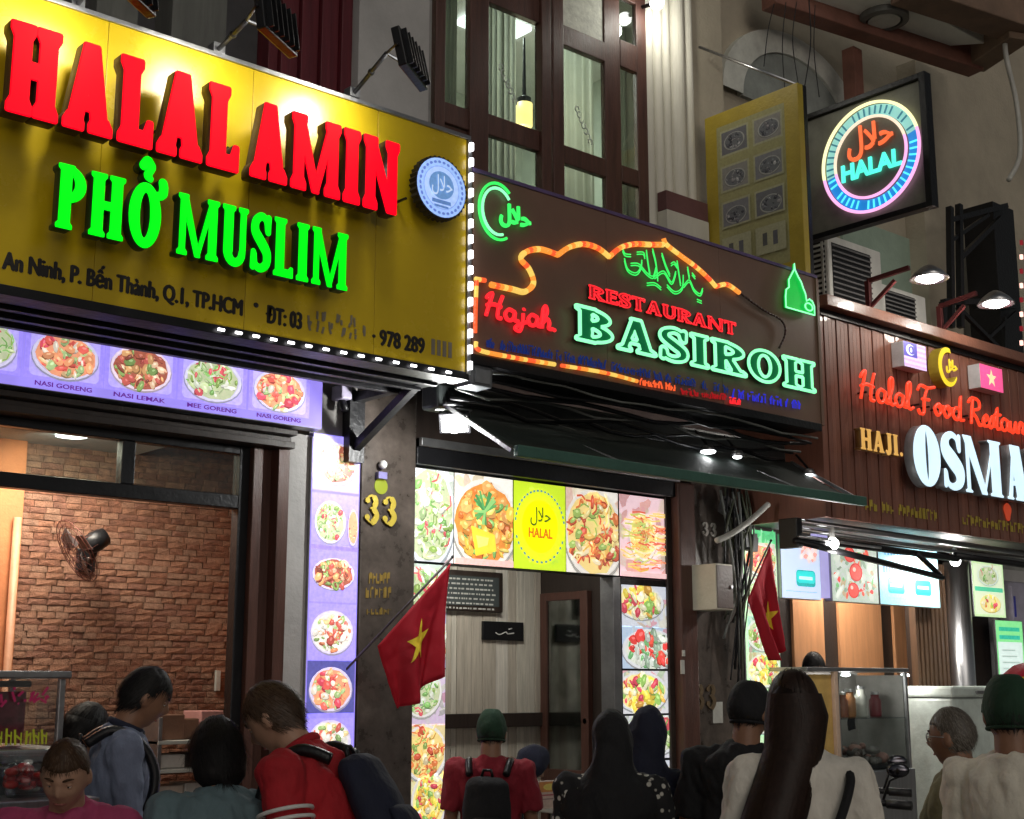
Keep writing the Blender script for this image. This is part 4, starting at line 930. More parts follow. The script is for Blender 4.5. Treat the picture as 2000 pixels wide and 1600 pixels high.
text('HALAL', frY(cxm, -.006, czm - .07), .06, E('orange print', (.85, .25, .01), .8), TB, width=.2, bold=.03); text(HALAL_AR, frY(cxm, -.006, czm + .03), .09, E('olive print', (.2, .3, .02), .5), TB, width=.17, bold=.01)
ML = lightbox('menu_lightbox', 'narrow bright menu strip left of the middle shop entrance, behind the big flag', 4.745, xz(872, 1200, 0)[0], .75, 2.29, -.0, .12, m_black)
ml = [(1150, 'salad', (.7, .85, .75)), (1250, 'rice', (.6, .55, .9)), (1362, 'salad', (.75, .6, .8)), (1470, 'noodle', (.9, .75, .4)), (1553, 'fruit', (.95, .85, .45))]
mlx = xz(872, 1200, 0)[0] - .005
for k, (cy, kd, bg) in enumerate(ml):
    zc = xz(833, cy, 0)[1]; h = .155
    tile(ML, 4.75, mlx, max(.76, zc - h), min(2.285, zc + h), -.001, tuple(c_ * .8 for c_ in bg), kd, 80 + k, [.4, .6, .35, .45, .6][k], [.45, .5, .6, .5, .4][k], [.6, .55, .55, .6, .5][k], [.5, .44, .46, .5, .5][k], n=100, deco=True, plate=(.75, .72, .7))
MR = lightbox('menu_lightbox', 'narrow bright menu strip right of the middle shop entrance', xz(1214, 1250, 0)[0], 6.90, .6, 2.29, -.0, .12, m_black)
x0 = xz(1214, 1250, 0)[0]; bx('edge', m_alu, MR, x0 - .07, x0 - .002, -.0, .12, .6, 2.29)
for k, (cy, kd, bg) in enumerate([(1185, 'fruit', (.8, .85, .95)), (1265, 'tomato', (.6, .75, .95)), (1352, 'fruit', (.9, .9, .95)), (1440, 'salad', (.85, .85, .95)), (1530, 'rice', (.8, .85, .95))]):
    zc = xz(1258, cy, 0)[1]; h = .135
    tile(MR, x0 + .004, 6.895, zc - h, zc + h, -.001, tuple(c_ * .75 for c_ in bg), kd, 90 + k, .4 + .2 * (k % 2), [.6, .45, .5, .55, .4][k], [.5, .6, .55, .6, .5][k], [.42, .5, .48, .5, .45][k], n=80, deco=True, plate=(.7, .72, .75))
    if k < 3: pass
# blackboard and small plaque inside the middle shop
x0, x1, z0, z1 = RY(868, 1112, 978, 1197, YP - .03)
bb = thing('blackboard_menu', 'dark framed chalk menu board on the plank wall', 'menu board', (x1, YP, z0)); x0 -= .25
bx('frame', m_wood2, bb, x0, x1, YP - .055, YP - .02, z0, z1, .005); bx('board', M('slate', (.05, .06, .06), .6), bb, x0 + .04, x1 - .04, YP - .058, YP - .0551, z0 + .04, z1 - .04, 0)
b = MB(); r_ = random.Random(2)
for k in range(7):
    z = z1 - .07 - k * .035; x = x0 + .06
    while x < x1 - .1:
        w = r_.uniform(.01, .04); b.box(x, x + w, YP - .0595, YP - .0582, z, z + .012); x += w + r_.uniform(.006, .02)
b.build('chalk_lines', M('chalk', (.5, .5, .46), .8), bb)['kind'] = 'stuff'
x0, x1, z0, z1 = RY(942, 1213, 1021, 1252, YP - .03); pq = thing('wall_plaque', 'small black plaque on the plank wall below the chalk menu', 'plaque', (x0, YP, z0)); bx('plate', m_black, pq, x0, x1, YP - .04, YP - .02, z0, z1, .003)
strokes([[(.3, .4), (.4, .3), (.55, .45), (.6, .35), (.75, .4)], [(.62, .6), (.7, .65)]], frY(x0, YP - .041, z0), .004, m_white, pq, 'lettering', x1 - x0, z1 - z0, .001)

# ------------------------------------------------------------------ numbers on the pillars
def number(label, px0, py0, px1, py1, y, mat, style):
    x0, x1, z0, z1 = RY(px0, py0, px1, py1, y); t = thing('house_number', label, 'house number', (x0, y, z0)); word('33', frY(x0, y - .006, z0), x1 - x0, z1 - z0, style, [mat, mat], t, .006, .2, name='digit')
N3 = (.8, .2, .07, .0, .0, .0)
number('gold house number 33 on the pillar left of the middle entrance', 712, 966, 771, 1026, -.051, m_gold, N3)
number('large bronze house number 33 low on the right pillar', 1354, 1337, 1396, 1383, -.051, m_bronze, N3)
number('small pale house number 33 high on the right pillar', 1369, 1020, 1397, 1048, -.051, M('pale print', (.35, .33, .3), .5), N3)
pt = thing('pillar_sign', 'faded gold lettering and round sticker on the pillar left of the entrance', 'sign', (4.5, -.05, 2))
c = atY(744, 950, -.052); MB().lathe([(.0, 0), (.045, 0), (.045, .004), (0, .004)], 24, (c.x, -.051, c.z), 'Y').build('sticker', E('yellow-green sticker', (.5, .6, .02), .35), pt)
c = atY(742, 916, -.052); MB().sph((c.x, -.08, c.z + .02), (.022, .03, .025), 10, 8).build('camera_dome', m_white, pt, smooth=True); bx('camera_base', M('violet plastic', (.2, .18, .4), .5), pt, c.x - .03, c.x + .03, -.085, -.051, c.z - .06, c.z - .02)
b = MB(); r_ = random.Random(9)
for row, (pa, pb, py, h) in enumerate([(720, 762, 1130, .055), (714, 766, 1158, .055), (716, 765, 1195, .03)]):
    n = 6
    for k in range(n):
        p = atY(pa + (pb - pa) * k / n, py, -.051); w = .02; b.box(p.x, p.x + .006, -.054, -.0511, p.z - h / 2, p.z + h / 2); b.box(p.x + .0065, p.x + w, -.0545, -.0512, p.z + r_.choice([-.5, 0, .35]) * h, p.z + r_.choice([-.5, 0, .35]) * h + .009 + h * .1)
b.build('lettering', M('faded gold', (.3, .2, .04), .5), pt)['kind'] = 'stuff'
# ------------------------------------------------------------------ brown timber sign of the right shop
YO = -.8
OS = thing('shop_sign', 'brown boarded restaurant sign with white, orange and red raised letters', 'sign', (9, YO, 2.7))
OX0, OX1, OZ0, OZ1 = 7.60, 11.6, 2.70, 4.09
m_obr = [M('sign board brown %d' % k, c, .45, var=.2, stretch=(6, 6, .4), coat=.2) for k, c in enumerate([(.22, .085, .055), (.195, .075, .05), (.235, .095, .062)])]
n = 84; w = (OX1 - OX0) / n
bm_ = []
for k in range(n):
    bx('board', m_obr[(k * 7) % 3], OS, OX0 + k * w + .0018, OX0 + (k + 1) * w - .0018, YO - .003 * ((k * 5) % 3), YO + .03, OZ0, OZ1, .003)
bx('backing', m_wood2, OS, OX0, OX1, YO + .031, YO + .08, OZ0, OZ1, 0)
m_cap = M('brown fascia cap', (.2, .085, .055), .4, var=.2, coat=.2)
bx('cap', m_cap, OS, OX0 - .03, OX1, YO - .1, .1, 4.135, 4.215, .006); bx('painted_cap_shadow', m_black, OS, OX0, OX1, YO - .02, .1, 4.091, 4.134, 0)  # solid black strip stands in for the shade under the cap
bx('side_board', m_obr[0], OS, OX0 - .03, OX0 - .002, YO - .012, -.06, OZ0, 4.134, .003); bx('soffit', m_wood2, OS, OX0, OX1, YO + .081, -.0, 2.72, 2.78)
def oR(px0, py0, px1, py1): return RY(px0, py0, px1, py1, YO - .06)
m_wside = M('white return', (.5, .5, .52), .5)
# three emblems
x0, x1, z0, z1 = oR(1752, 668, 1798, 728); d_ = .1
e1 = MB().box(x0, x1, YO - .01 - d_, YO - .007, z0, z1).build('emblem_box', m_wside, OS, bevel=.004)
P = Print(1); P.rect(x0, z0, x1, z1, (.72, .55, .9)); w_, h_ = x1 - x0, z1 - z0
for k in range(5): P.rect(x0, z0 + h_ * (.05 + k * .2), x1, z0 + h_ * (.13 + k * .2), (.6, .4, .85))
P.rect(x0, z0 + h_ * .42, x0 + w_ * .6, z1, (.1, .08, .45)); P.ell(x0 + w_ * .3, z0 + h_ * .7, w_ * .2, h_ * .22, (.7, .75, .9)); P.ell(x0 + w_ * .36, z0 + h_ * .7, w_ * .15, h_ * .17, (.1, .08, .45)); P.ell(x0 + w_ * .33, z0 + h_ * .7, w_ * .05, h_ * .1, (.7, .75, .9))
P.build(frY(0, YO - .01 - d_ - .002, 0), PRINT('emblem print', .75), e1, 'print')
x0, x1, z0, z1 = oR(1901, 712, 1948, 770)
e2 = MB().box(x0, x1, YO - .01 - d_, YO - .007, z0, z1).build('emblem_box', m_wside, OS, bevel=.004)
P = Print(2); P.rect(x0, z0, x1, z1, (.9, .1, .3)); cx_, cz_ = (x0 + x1) / 2, (z0 + z1) / 2
P.poly([(cx_ + (.075 if k % 2 == 0 else .03) * math.sin(k * math.pi / 5), cz_ + (.075 if k % 2 == 0 else .03) * math.cos(k * math.pi / 5)) for k in range(10)], (1, .72, .4)); P.build(frY(0, YO - .01 - d_ - .002, 0), PRINT('emblem print', .75), e2, 'print')
c = atY(1846, 718, YO - .07); m_ye = M('yellow return', (.4, .3, .03), .5); m_yf = E('yellow crescent', (.95, .7, .03), .9)
a0, a1 = R(75), R(330); pts = [(c.x + .13 * math.cos(a0 + (a1 - a0) * t / 20), c.z + .15 * math.sin(a0 + (a1 - a0) * t / 20)) for t in range(21)] + [(c.x + .02 + .105 * math.cos(a1 - (a1 - a0) * t / 20), c.z + .115 * math.sin(a1 - (a1 - a0) * t / 20)) for t in range(21)]
cr = MB().prism(pts, frY(0, YO - .007, 0), 0, .085).build('crescent', m_ye, OS); MB().prism([(a * 1, b_) for a, b_ in pts], frY(0, YO - .093, 0), 0, .003).build('face', m_yf, cr)
text('لﻼﺣ', frY(c.x + .04, YO - .095, c.z - .02), .08, m_yf, OS, 'lettering', .01, width=.15, bold=.03)
# scripts and letters
m_osr = E('orange-red script', (1, .06, .02), 1.05)
a = atY(1676, 780, YO - .08); b_ = atY(2045, 872, YO - .08)
zt = atY(1700, 738, YO - .08).z
script('Halal Food Restaurant', frY(a.x, YO - .085, a.z + .01), b_.x - a.x, .2, .0125, m_osr, OS)
for k in range(20): bx('standoff', m_black, OS, a.x + .1 + k * .13, a.x + .112 + k * .13, YO - .08, YO - .007, a.z + .06, a.z + .072, 0)
m_gl = E('gold letter face', (.95, .5, .12), .6, (.5, .3, .08)); m_glr = M('gold return', (.22, .1, .02), .4)
x0, x1, z0, z1 = oR(1668, 838, 1752, 893); word('HAJI.', frY(x0, YO - .06, z0), x1 - x0, z1 - z0, (.75, .2, .1, .06, .06, .0), [m_gl, m_glr], OS, .05, .12)
m_of = E('pale blue-white letter face', (.62, .85, 1), 1.05, (.5, .6, .7)); m_ofr = M('grey letter return', (.22, .24, .26), .4, metal=.3)
x0, x1, z0, z1 = oR(1757, 832, 2042, 992); word('OSMAN', frY(x0, YO - .085, z0), x1 - x0, (z1 - z0), (.72, .3, .08, .05, .05, .0), [m_of, m_ofr], OS, .075, .07)
def marksY(parent, px0, py0, px1, py1, h, n, y, mat, seed):
    r0 = random.Random(seed); b = MB(); A0, A1 = atY(px0, py0, y), atY(px1, py1, y)
    for k in range(n):
        if r0.random() < .13: continue
        a = A0.lerp(A1, k / n); w = (A1.x - A0.x) / n * .7
        b.box(a.x, a.x + w * .3, y - .003, y - .001, a.z, a.z + h * r0.choice([.7, 1])); b.box(a.x + w * .31, a.x + w, y - .004, y - .0012, a.z + h * r0.choice([0, .4, .8]), a.z + h * r0.choice([0, .4, .8]) + h * .22)
    o = b.build('lettering', mat, parent); o['kind'] = 'stuff'; return o
marksY(OS, 1690, 996, 1832, 1018, .075, 18, YO - .007, m_gold, 1); marksY(OS, 1880, 1024, 2010, 1044, .075, 17, YO - .007, m_gold, 2)
c = atY(1968, 1000, YO - .01); MB().prism([(c.x + .05 * math.cos(t) * (1 + .25 * math.sin(3 * t)), c.z + .07 * math.sin(t)) for t in np.linspace(0, 6.1, 16)], frY(0, YO - .007, 0), 0, .006).build('emblem', E('dim red emblem', (.7, .08, .03), .5), OS)
# gooseneck lamps standing on the cap
def goose(label, foot_px, tip_px, hp):
    f = atY(*foot_px, YO - .02); f.z = 4.216; t = thing('sign_lamp', label, 'lamp', f, 'hooded lamps on the boarded sign')
    hd = atY(*hp, -1.25); top = Vector((f.x, f.y, hd.z + .06)); m_ = M('maroon arm', (.1, .02, .02), .4)
    b = MB(); b.bar(f, top, .035); b.bar(top, Vector((hd.x - .05, hd.y + .12, hd.z + .1)), .03); b.bar(Vector((f.x, f.y, top.z - .2)), top.lerp(hd, .45), .025); b.build('arm', m_, t)
    MB().lathe([(.02, .1), (.05, .085), (.1, .045), (.135, .0), (.13, -.004), (.09, .04), (.02, .07)], 24, hd).build('shade', m_steel, t, smooth=True)
    MB().lathe([(.0, .03), (.07, .025), (.095, .002), (.05, -.02), (0, -.03)], 20, hd).build('bulb', m_lamp, t, smooth=True)
    point('sign_lamp_light', (hd.x, hd.y, hd.z - .06), 11, (1, .93, .82), .06)
goose('hooded lamp on the boarded sign, in front of the air conditioners', (1698, 610), None, (1815, 545)); goose('hooded lamp on the boarded sign, nearest the black steel truss', (1838, 655), None, (1945, 594))
# ------------------------------------------------------------------ air conditioners behind the sign
def aircon(label, fpx, rpx, zt_px, y, h=.62, dep=.3):
    x0 = xz(fpx, zt_px, y)[0]; x1 = xz(rpx, zt_px, y)[0]; z1 = xz(fpx, zt_px, y)[1]; z0 = z1 - h
    t = thing('air_conditioner', label, 'air conditioner', (x0, y, z0), 'outdoor air conditioning units')
    bx('case', M('pale air conditioner enamel', (.72, .72, .68), .5, var=.15), t, x0, x1, y, y + dep, z0, z1, .012); cx_, cz_, rr = x0 + (x1 - x0) * .42, (z0 + z1) / 2, min(h * .42, (x1 - x0) * .36)
    bx('grille_recess', m_black, t, cx_ - rr, cx_ + rr, y - .002, y + .01, cz_ - rr, cz_ + rr, 0)
    for k in range(12): zz = cz_ - rr + (k + .5) * 2 * rr / 12; bx('grille_bar', M('grey grille', (.18, .18, .18), .5), t, cx_ - rr, cx_ + rr, y - .012, y - .004, zz - .006, zz + .006, 0)
    for k in range(14): zz = z0 + .05 + k * (h - .1) / 13; bx('coil_fin', m_black, t, x0 - .006, x0 + .001, y + .03, y + dep - .02, zz - .012, zz + .006, 0)
    for k in range(3): b = MB(); MB().box(x0 - .012, x0 - .0065, y + .04 + k * .1, y + .06 + k * .1, z0 + .03, z1 - .03).build('coil_guard', m_greywhite, t)
    bx('bracket', m_black, t, x0 + .05, x1 - .05, y + .05, .29, z0 - .05, z0 - .001)
    return t
aircon('large outdoor air conditioner beside the yellow picture board', 1616, 1718, 456, -.35); aircon('lower outdoor air conditioner behind the first hooded lamp', 1718, 1806, 552, -.3, .5)
# black steel truss and column further right
tr = thing('steel_truss', 'black steel bracket truss with dark column at the right edge', 'truss', (10.5, -.3, 4.2))
def pY(px, py, y=-.3): return atY(px, py, y)
for a, b_, w in [((1855, 405), (1858, 640), .05), ((1873, 400), (1876, 640), .05), ((1856, 430), (1965, 402), .045), ((1875, 505), (1955, 425), .04), ((1858, 470), (1930, 420), .03), ((1842, 590), (1930, 590), .05), ((1842, 590), (1842, 650), .05), ((1870, 600), (1950, 680), .035), ((1905, 600), (1985, 600), .03), ((1962, 620), (1962, 680), .03), ((1930, 660), (1985, 610), .03)]:
    MB().bar(pY(*a), pY(*b_), w).build('member', m_black, tr)
bx('column', m_black, tr, pY(1946, 500, -.25)[0], pY(1986, 500, -.25)[0], -.25, .05, 3.9, pY(1960, 402, -.25).z)
rl = thing('led_string', 'red-white led string hanging at the right edge', 'led string', pY(1995, 700, -.6))
for k in range(9):
    p = pY(1995, 474 + k * 28, -.6); MB().box(p.x - .012, p.x + .012, p.y - .01, p.y + .01, p.z - .02, p.z + .02).build('led', E('pale red led', (1, .55, .45), 2.) if k % 2 else E('maroon led', (.35, .02, .03), .6), rl)
# ------------------------------------------------------------------ blade signs
XB = 7.34
yb0, yb1 = -.06, -.90; zb0, zb1 = 4.27, 5.68
PB = thing('picture_board', 'yellow projecting picture board with eight dish photos on the cream pier', 'sign', (XB, -.5, zb0))
m_ybd = M('mustard board', (.42, .31, .03), .5, var=.15)
bx('board', m_ybd, PB, XB, XB + .06, yb1, yb0, zb0, zb1, .004); bx('edge', m_black, PB, XB + .061, XB + .1, yb1, yb0, zb0, zb1, .002)
P = Print(5); P.rect(.11, .15, .72, 1.30, (.36, .34, .16))
for r0 in range(4):
    for c0 in range(2):
        cx_, cz_ = .27 + c0 * .30, 1.16 - r0 * .27; P.rect(cx_ - .13, cz_ - .1, cx_ + .13, cz_ + .1, (.42, .41, .26)); 
        if r0 < 3: P.rect(cx_ - .115, cz_ - .085, cx_ + .115, cz_ + .085, [(.16, .16, .18), (.28, .27, .25), (.22, .22, .24)][(r0 + c0) % 3]); P.dish(cx_ + .01 * c0, cz_ - .008 * r0, .095, .065, 'dim', (.42, .42, .4), 26)
        else: P.rect(cx_ - .07, cz_ - .04, cx_ - .03, cz_ + .05, (.1, .1, .1)); P.rect(cx_ + .02, cz_ - .05, cx_ + .06, cz_ + .05, (.12, .12, .14))
P.build(frX(XB - .001, yb0, zb0), PRINT('unlit print', 0.), PB, 'picture_sheet')
ra = atY(1366, 92, -.03); rod = MB().tube([ra, Vector((XB + .03, yb1 + .03, zb1))], .011, 8).build('stay_rod', m_steel, PB, smooth=True)
# round neon sign in a black square frame
XN = 8.0
y0, z0 = yz(1574, 330, XN)[0], yz(1700, 428, XN)[1]; y1, z1 = yz(1815, 330, XN)[0], yz(1690, 190, XN)[1]
NS = thing('neon_sign', 'round halal neon sign in a black square frame, projecting over the right shop', 'sign', (XN, y0, z0))
cy_, cz_ = yz(1703, 308, XN); RN = abs(yz(1610, 308, XN)[0] - yz(1800, 308, XN)[0]) / 2
for a in (y0, y1): bx('frame', m_black, NS, XN - .03, XN + .05, a - .025, a + .025, cz_ - RN - .09, cz_ + RN + .09, .003)
for a in (cz_ - RN - .07, cz_ + RN + .07): bx('frame', m_black, NS, XN - .028, XN + .048, y1 + .026, y0 - .026, a - .02, a + .02, .003)
bx('frame', m_black, NS, XN - .01, XN + .03, y0 + .026, .3, cz_ + RN + .03, cz_ + RN + .07); bx('frame', m_black, NS, XN - .01, XN + .03, y0 + .026, .3, cz_ - RN - .07, cz_ - RN - .03)
bx('backing', M('dark backing sheet', (.2, .2, .16), .5, bump=.03), NS, XN, XN + .02, y1 + .03, y0 - .03, cz_ - RN - .045, cz_ + RN + .045, 0)
def ring(r, a0, a1, rad, mat, name='ring_tube'):
    MB().tube([(XN - .025, cy_ - r * math.cos(R(t)), cz_ + r * math.sin(R(t))) for t in np.linspace(a0, a1, 60)], rad, 6).build(name, mat, NS, smooth=True)
ny, nc, npk, nbl = E('yellow-white neon', (1, .95, .5), 1.3), E('cyan neon', (.15, .95, 1), 1.3), E('pink neon', (1, .45, .8), 1.2), E('deep blue neon', (.05, .15, .95), 1.1)
ring(RN, 15, 190, .012, ny); ring(RN, 190, 375, .012, npk); ring(RN * .74, 15, 190, .011, E('peach neon', (1, .8, .6), 1.1)); ring(RN * .74, 190, 375, .011, npk)
def annulus(r0_, r1_, a0, a1, mat, x):
    T_ = np.linspace(a0, a1, 50); b = MB(); vs = [(x, cy_ - r * math.cos(R(t)), cz_ + r * math.sin(R(t))) for t in T_ for r in (r0_, r1_)]; b.add(vs, [(2 * k, 2 * k + 1, 2 * k + 3, 2 * k + 2) for k in range(49)]); return b.build('ring_face', mat, NS)
annulus(RN * .77, RN * .97, 15, 190, E('pale aqua face', (.35, .8, .72), .75), XN - .006); annulus(RN * .77, RN * .97, 190, 375, E('blue face', (.02, .3, .85), .7), XN - .006)
b = MB(); r_ = random.Random(4)
for k in range(46):
    t = 20 + k * 7.6
    if r_.random() < .12: continue
    q = Matrix.Rotation(0, 3, 'X'); c = Vector((XN - .014, cy_ - RN * .87 * math.cos(R(t)), cz_ + RN * .87 * math.sin(R(t)))); d_ = Vector((0, -math.cos(R(t)), math.sin(R(t))))
    b.bar(c - d_ * .03, c + d_ * .03, .012, .006, 0 if t < 190 else 1)
b.build('ring_marks', [E('teal print', (.05, .3, .4), .5), E('cyan print', (.1, .85, 1), 1.2)], NS)['kind'] = 'stuff'
text('HALAL', frX(XN - .008, cy_ + .0, cz_ - .12), .125, E('aqua neon', (.1, 1, .75), 1.2), NS, depth=.015, width=RN * 1.25, bold=.03)
text('لﻼﺣ', frX(XN - .008, cy_, cz_ + .07), .19, E('red-orange neon', (1, .16, .05), 1.15), NS, depth=.015, width=RN * .95, bold=.012)
# ------------------------------------------------------------------ awning of the middle shop
ab, af = -.56, -1.12
p_b, p_f = atY(1545, 903, ab), atY(1682, 980, af); ax1 = (p_b.x + p_f.x) / 2; ax0 = atY(1004, 868, af).x
AW = thing('awning', 'dark green fabric awning under the neon sign of the middle shop', 'awning', (6, ab, p_b.z))
m_awn = M('dark green canvas', (.012, .02, .017), .7, var=.35); m_val = M('green valance', (.05, .13, .10), .55, var=.25)
n = 24; b = MB(); vs = []
for i in range(n + 1):
    x = ax0 + (ax1 - ax0) * i / n
    for j in range(5):
        t = j / 4; vs.append((x, ab + (af - ab) * t, p_b.z + (p_f.z - p_b.z) * t - .02 * math.sin(t * math.pi) + .004 * math.sin(i * 1.3)))
b.add(vs, [(i * 5 + j, i * 5 + j + 1, i * 5 + j + 6, i * 5 + j + 5) for i in range(n) for j in range(4)]); cv = b.build('canvas', m_awn, AW, smooth=True); sol = cv.modifiers.new('thick', 'SOLIDIFY'); sol.thickness = .004
bx('front_bar', m_val, AW, ax0, ax1 + .005, af - .035, af + .004, p_f.z - .03, p_f.z + .03, .006)
MB().bar((ax1 + .012, ab, p_b.z), (ax1 + .012, af, p_f.z), .02).build('side_bar', m_alu, AW); MB().bar((ax0 - .012, ab, p_b.z), (ax0 - .012, af, p_f.z), .02).build('side_bar', m_alu, AW)
bx('cassette', M('dark cassette', (.03, .035, .035), .35), AW, 4.5, 7.5, -.56, -.4, p_b.z - .02, p_b.z + .12, .02)
for xk in (5.2, 6.8): MB().bar((xk, -.45, p_b.z), (xk + .25, af + .02, p_f.z), .03).build('arm', m_alu, AW)
# clutter between sign and awning: cables, bits of lamp, junction box
cb = thing('cable_run', 'bundle of dark cables sagging between the neon sign and the awning', 'cables', (6, -.8, 3.2)); r_ = random.Random(8)
for k in range(7):
    z = 3.19 - k * .022; y = -.95 + k * .06; MB().tube([(4.45 + t * 2.9 / 14, y + .02 * math.sin(t + k), z + .02 * math.sin(t * (.9 + .2 * k) + k) + r_.uniform(-.008, .008)) for t in range(15)], .007 + .003 * (k % 3), 6).build('cable', m_black if k % 3 else M('grey cable', (.15, .16, .15), .5), cb, smooth=True)
jb = thing('junction_box', 'grey junction box under the corner between yellow and neon signs', 'electrical box', atY(935, 735, -.95)); c = atY(935, 738, -.95)
bx('case', M('grey box', (.12, .13, .14), .4), jb, c.x - .07, c.x + .07, -.98, -.85, c.z - .05, c.z + .06, .008); bx('lid', M('grey lid', (.18, .19, .2), .4), jb, c.x - .05, c.x + .05, -.986, -.981, c.z - .035, c.z + .04, .002)
def small_lamp(label, px, py, y, wx_, watt):
    c = atY(px, py, y); t = thing('spot_lamp', label, 'lamp', c, 'small white lamps under the signs'); MB().lathe([(.0, .03), (.03, .03), (.045, .0), (.04, -.005), (0, -.005)], 14, c).build('hood', m_alu, t, smooth=True)
    MB().sph((c.x, c.y, c.z - .008), (wx_, wx_, .014), 12, 8).build('bulb', m_lampw, t, smooth=True); MB().bar((c.x, c.y, c.z + .03), (c.x, c.y + .1, c.z + .14), .012).build('stem', m_black, t)
    if watt: point('spot_lamp_light', (c.x, c.y, c.z - .04), watt, (1, 1, 1), .03)
small_lamp('small white lamp under the neon sign above the awning middle', 1383, 880, -.72, .05, 1.5); small_lamp('dimmer small lamp just right of the awning middle', 1440, 890, -.72, .03, 0); small_lamp('small white lamp above the right tip of the awning', 1580, 925, -.72, .03, .6)
# the bright lamp below the right end of the yellow sign
c = atY(888, 828, -.62); FL = thing('floodlight', 'bright white floodlight under the right corner of the yellow sign', 'floodlight', c)
q = Vector((-.55, -.55, -.62)).normalized().to_track_quat('Z', 'Y')
MB().obox(c - q @ Vector((0, 0, .02)), (.085, .06, .02), q).build('case', m_black, FL, bevel=.005); MB().obox(c + q @ Vector((0, 0, .003)), (.068, .045, .002), q).build('lens', m_lamp, FL); MB().tube([c, c + Vector((0, .05, .12)), c + Vector((0, .1, .3))], .012, 8).build('arm', m_black, FL, smooth=True)
MB().sph(c + q @ Vector((0, 0, .012)), .045, 14, 10).build('bulb', m_lamp, FL, smooth=True)
point('floodlight_beam', c + q @ Vector((0, 0, .08)), 42, (1, 1, .96), .05)
bx('reflector', m_alu, FL, c.x - .02, c.x + .09, -.66, -.58, c.z + .075, c.z + .082, .002)
# small box on the grey wall, violet light put into its colour, and frayed poster scraps on the pillar top
c = atY(668, 768, -.1); sb = thing('wall_camera', 'small pale camera on the wall above the violet strip', 'camera', c); bx('case', M('pale case with painted violet light', (.5, .46, .62), .4), sb, c.x - .035, c.x + .035, -.15, -.046, c.z - .04, c.z + .04, .008); MB().tube([(c.x, -.1, c.z - .04), (c.x + .01, -.12, c.z - .1)], .022, 8).build('lens', m_black, sb, smooth=True)
# ------------------------------------------------------------------ right pillar: meter box, cables, conduit, notes
mb = thing('meter_box', 'cream electricity meter box on the right pillar', 'meter box', atY(1400, 1190, -.1)); x0, x1, z0, z1 = RY(1398, 1100, 1434, 1192, -.3)
bx('case', M('cream metal', (.62, .6, .5), .5, var=.12), mb, x0, x1, -.297, -.051, z0, z1, .006); bx('door', M('brown-grey metal', (.13, .1, .09), .5), mb, x0 + .006, x1 - .006, -.302, -.2972, z0 + .01, z1 - .01, .002); MB().lathe([(.0, 0), (.012, 0), (.012, .012), (0, .012)], 10, (x1 - .03, -.303, (z0 + z1) / 2), 'Y').build('lock', m_steel, mb)
wb = thing('wire_tangle', 'tangle of black cables and fittings above the meter box', 'cables', atY(1430, 1040, -.15)); r_ = random.Random(21)
for k in range(22):
    p0 = atY(r_.uniform(1405, 1470), r_.uniform(950, 985), -.08 - r_.random() * .12); p1 = atY(r_.uniform(1408, 1455), r_.uniform(1060, 1340), -.08 - r_.random() * .1); mid = p0.lerp(p1, .5) + Vector((r_.uniform(-.08, .08), -.05, r_.uniform(-.05, .05)))
    MB().tube([Vector(v) for v in spline([tuple(p0), tuple(mid), tuple(p1)], 7)], r_.uniform(.005, .011), 6).build('cable', r_.choice([m_black, m_black, M('grey cable', (.15, .16, .15), .5), M('olive cable', (.07, .08, .05), .5)]), wb, smooth=True)
for k in range(9): c = atY(r_.uniform(1412, 1475), r_.uniform(985, 1085), -.14); MB().obox(c, (r_.uniform(.02, .05), .03, r_.uniform(.02, .06)), Matrix.Rotation(r_.uniform(-.4, .4), 3, 'Y')).build('fitting', r_.choice([m_black, M('olive fitting', (.12, .12, .09), .5), m_alu]), wb, bevel=.004)
pts = [atY(*p, -.42) for p in ((1400, 1056), (1425, 1045), (1455, 1025), (1480, 1004), (1500, 985))]; cd = MB().tube([Vector(v) for v in spline([tuple(p) for p in pts], 5)], .02, 10).build('conduit', m_greywhite, smooth=True); tag(cd, 'curved white plastic conduit above the meter box', 'conduit')
for k, (px, py, w, h, lab) in enumerate([(1412, 1392, .10, .14, 'small white paper notice on the right pillar beside the low number'), (1334, 1303, .035, .09, 'small white doorbell plate on the brown post'), (1336, 1276, .025, .04, 'tiny white tag above the doorbell plate')]):
    c = atY(px, py, -.1); o = MB().box(c.x - w / 2, c.x + w / 2, -.1 if k else -.058, -.091 if k else -.051, c.z - h / 2, c.z + h / 2).build(['notice', 'doorbell', 'wall_tag'][k], m_greywhite, bevel=.002); tag(o, lab, ['notice', 'doorbell', 'tag'][k])
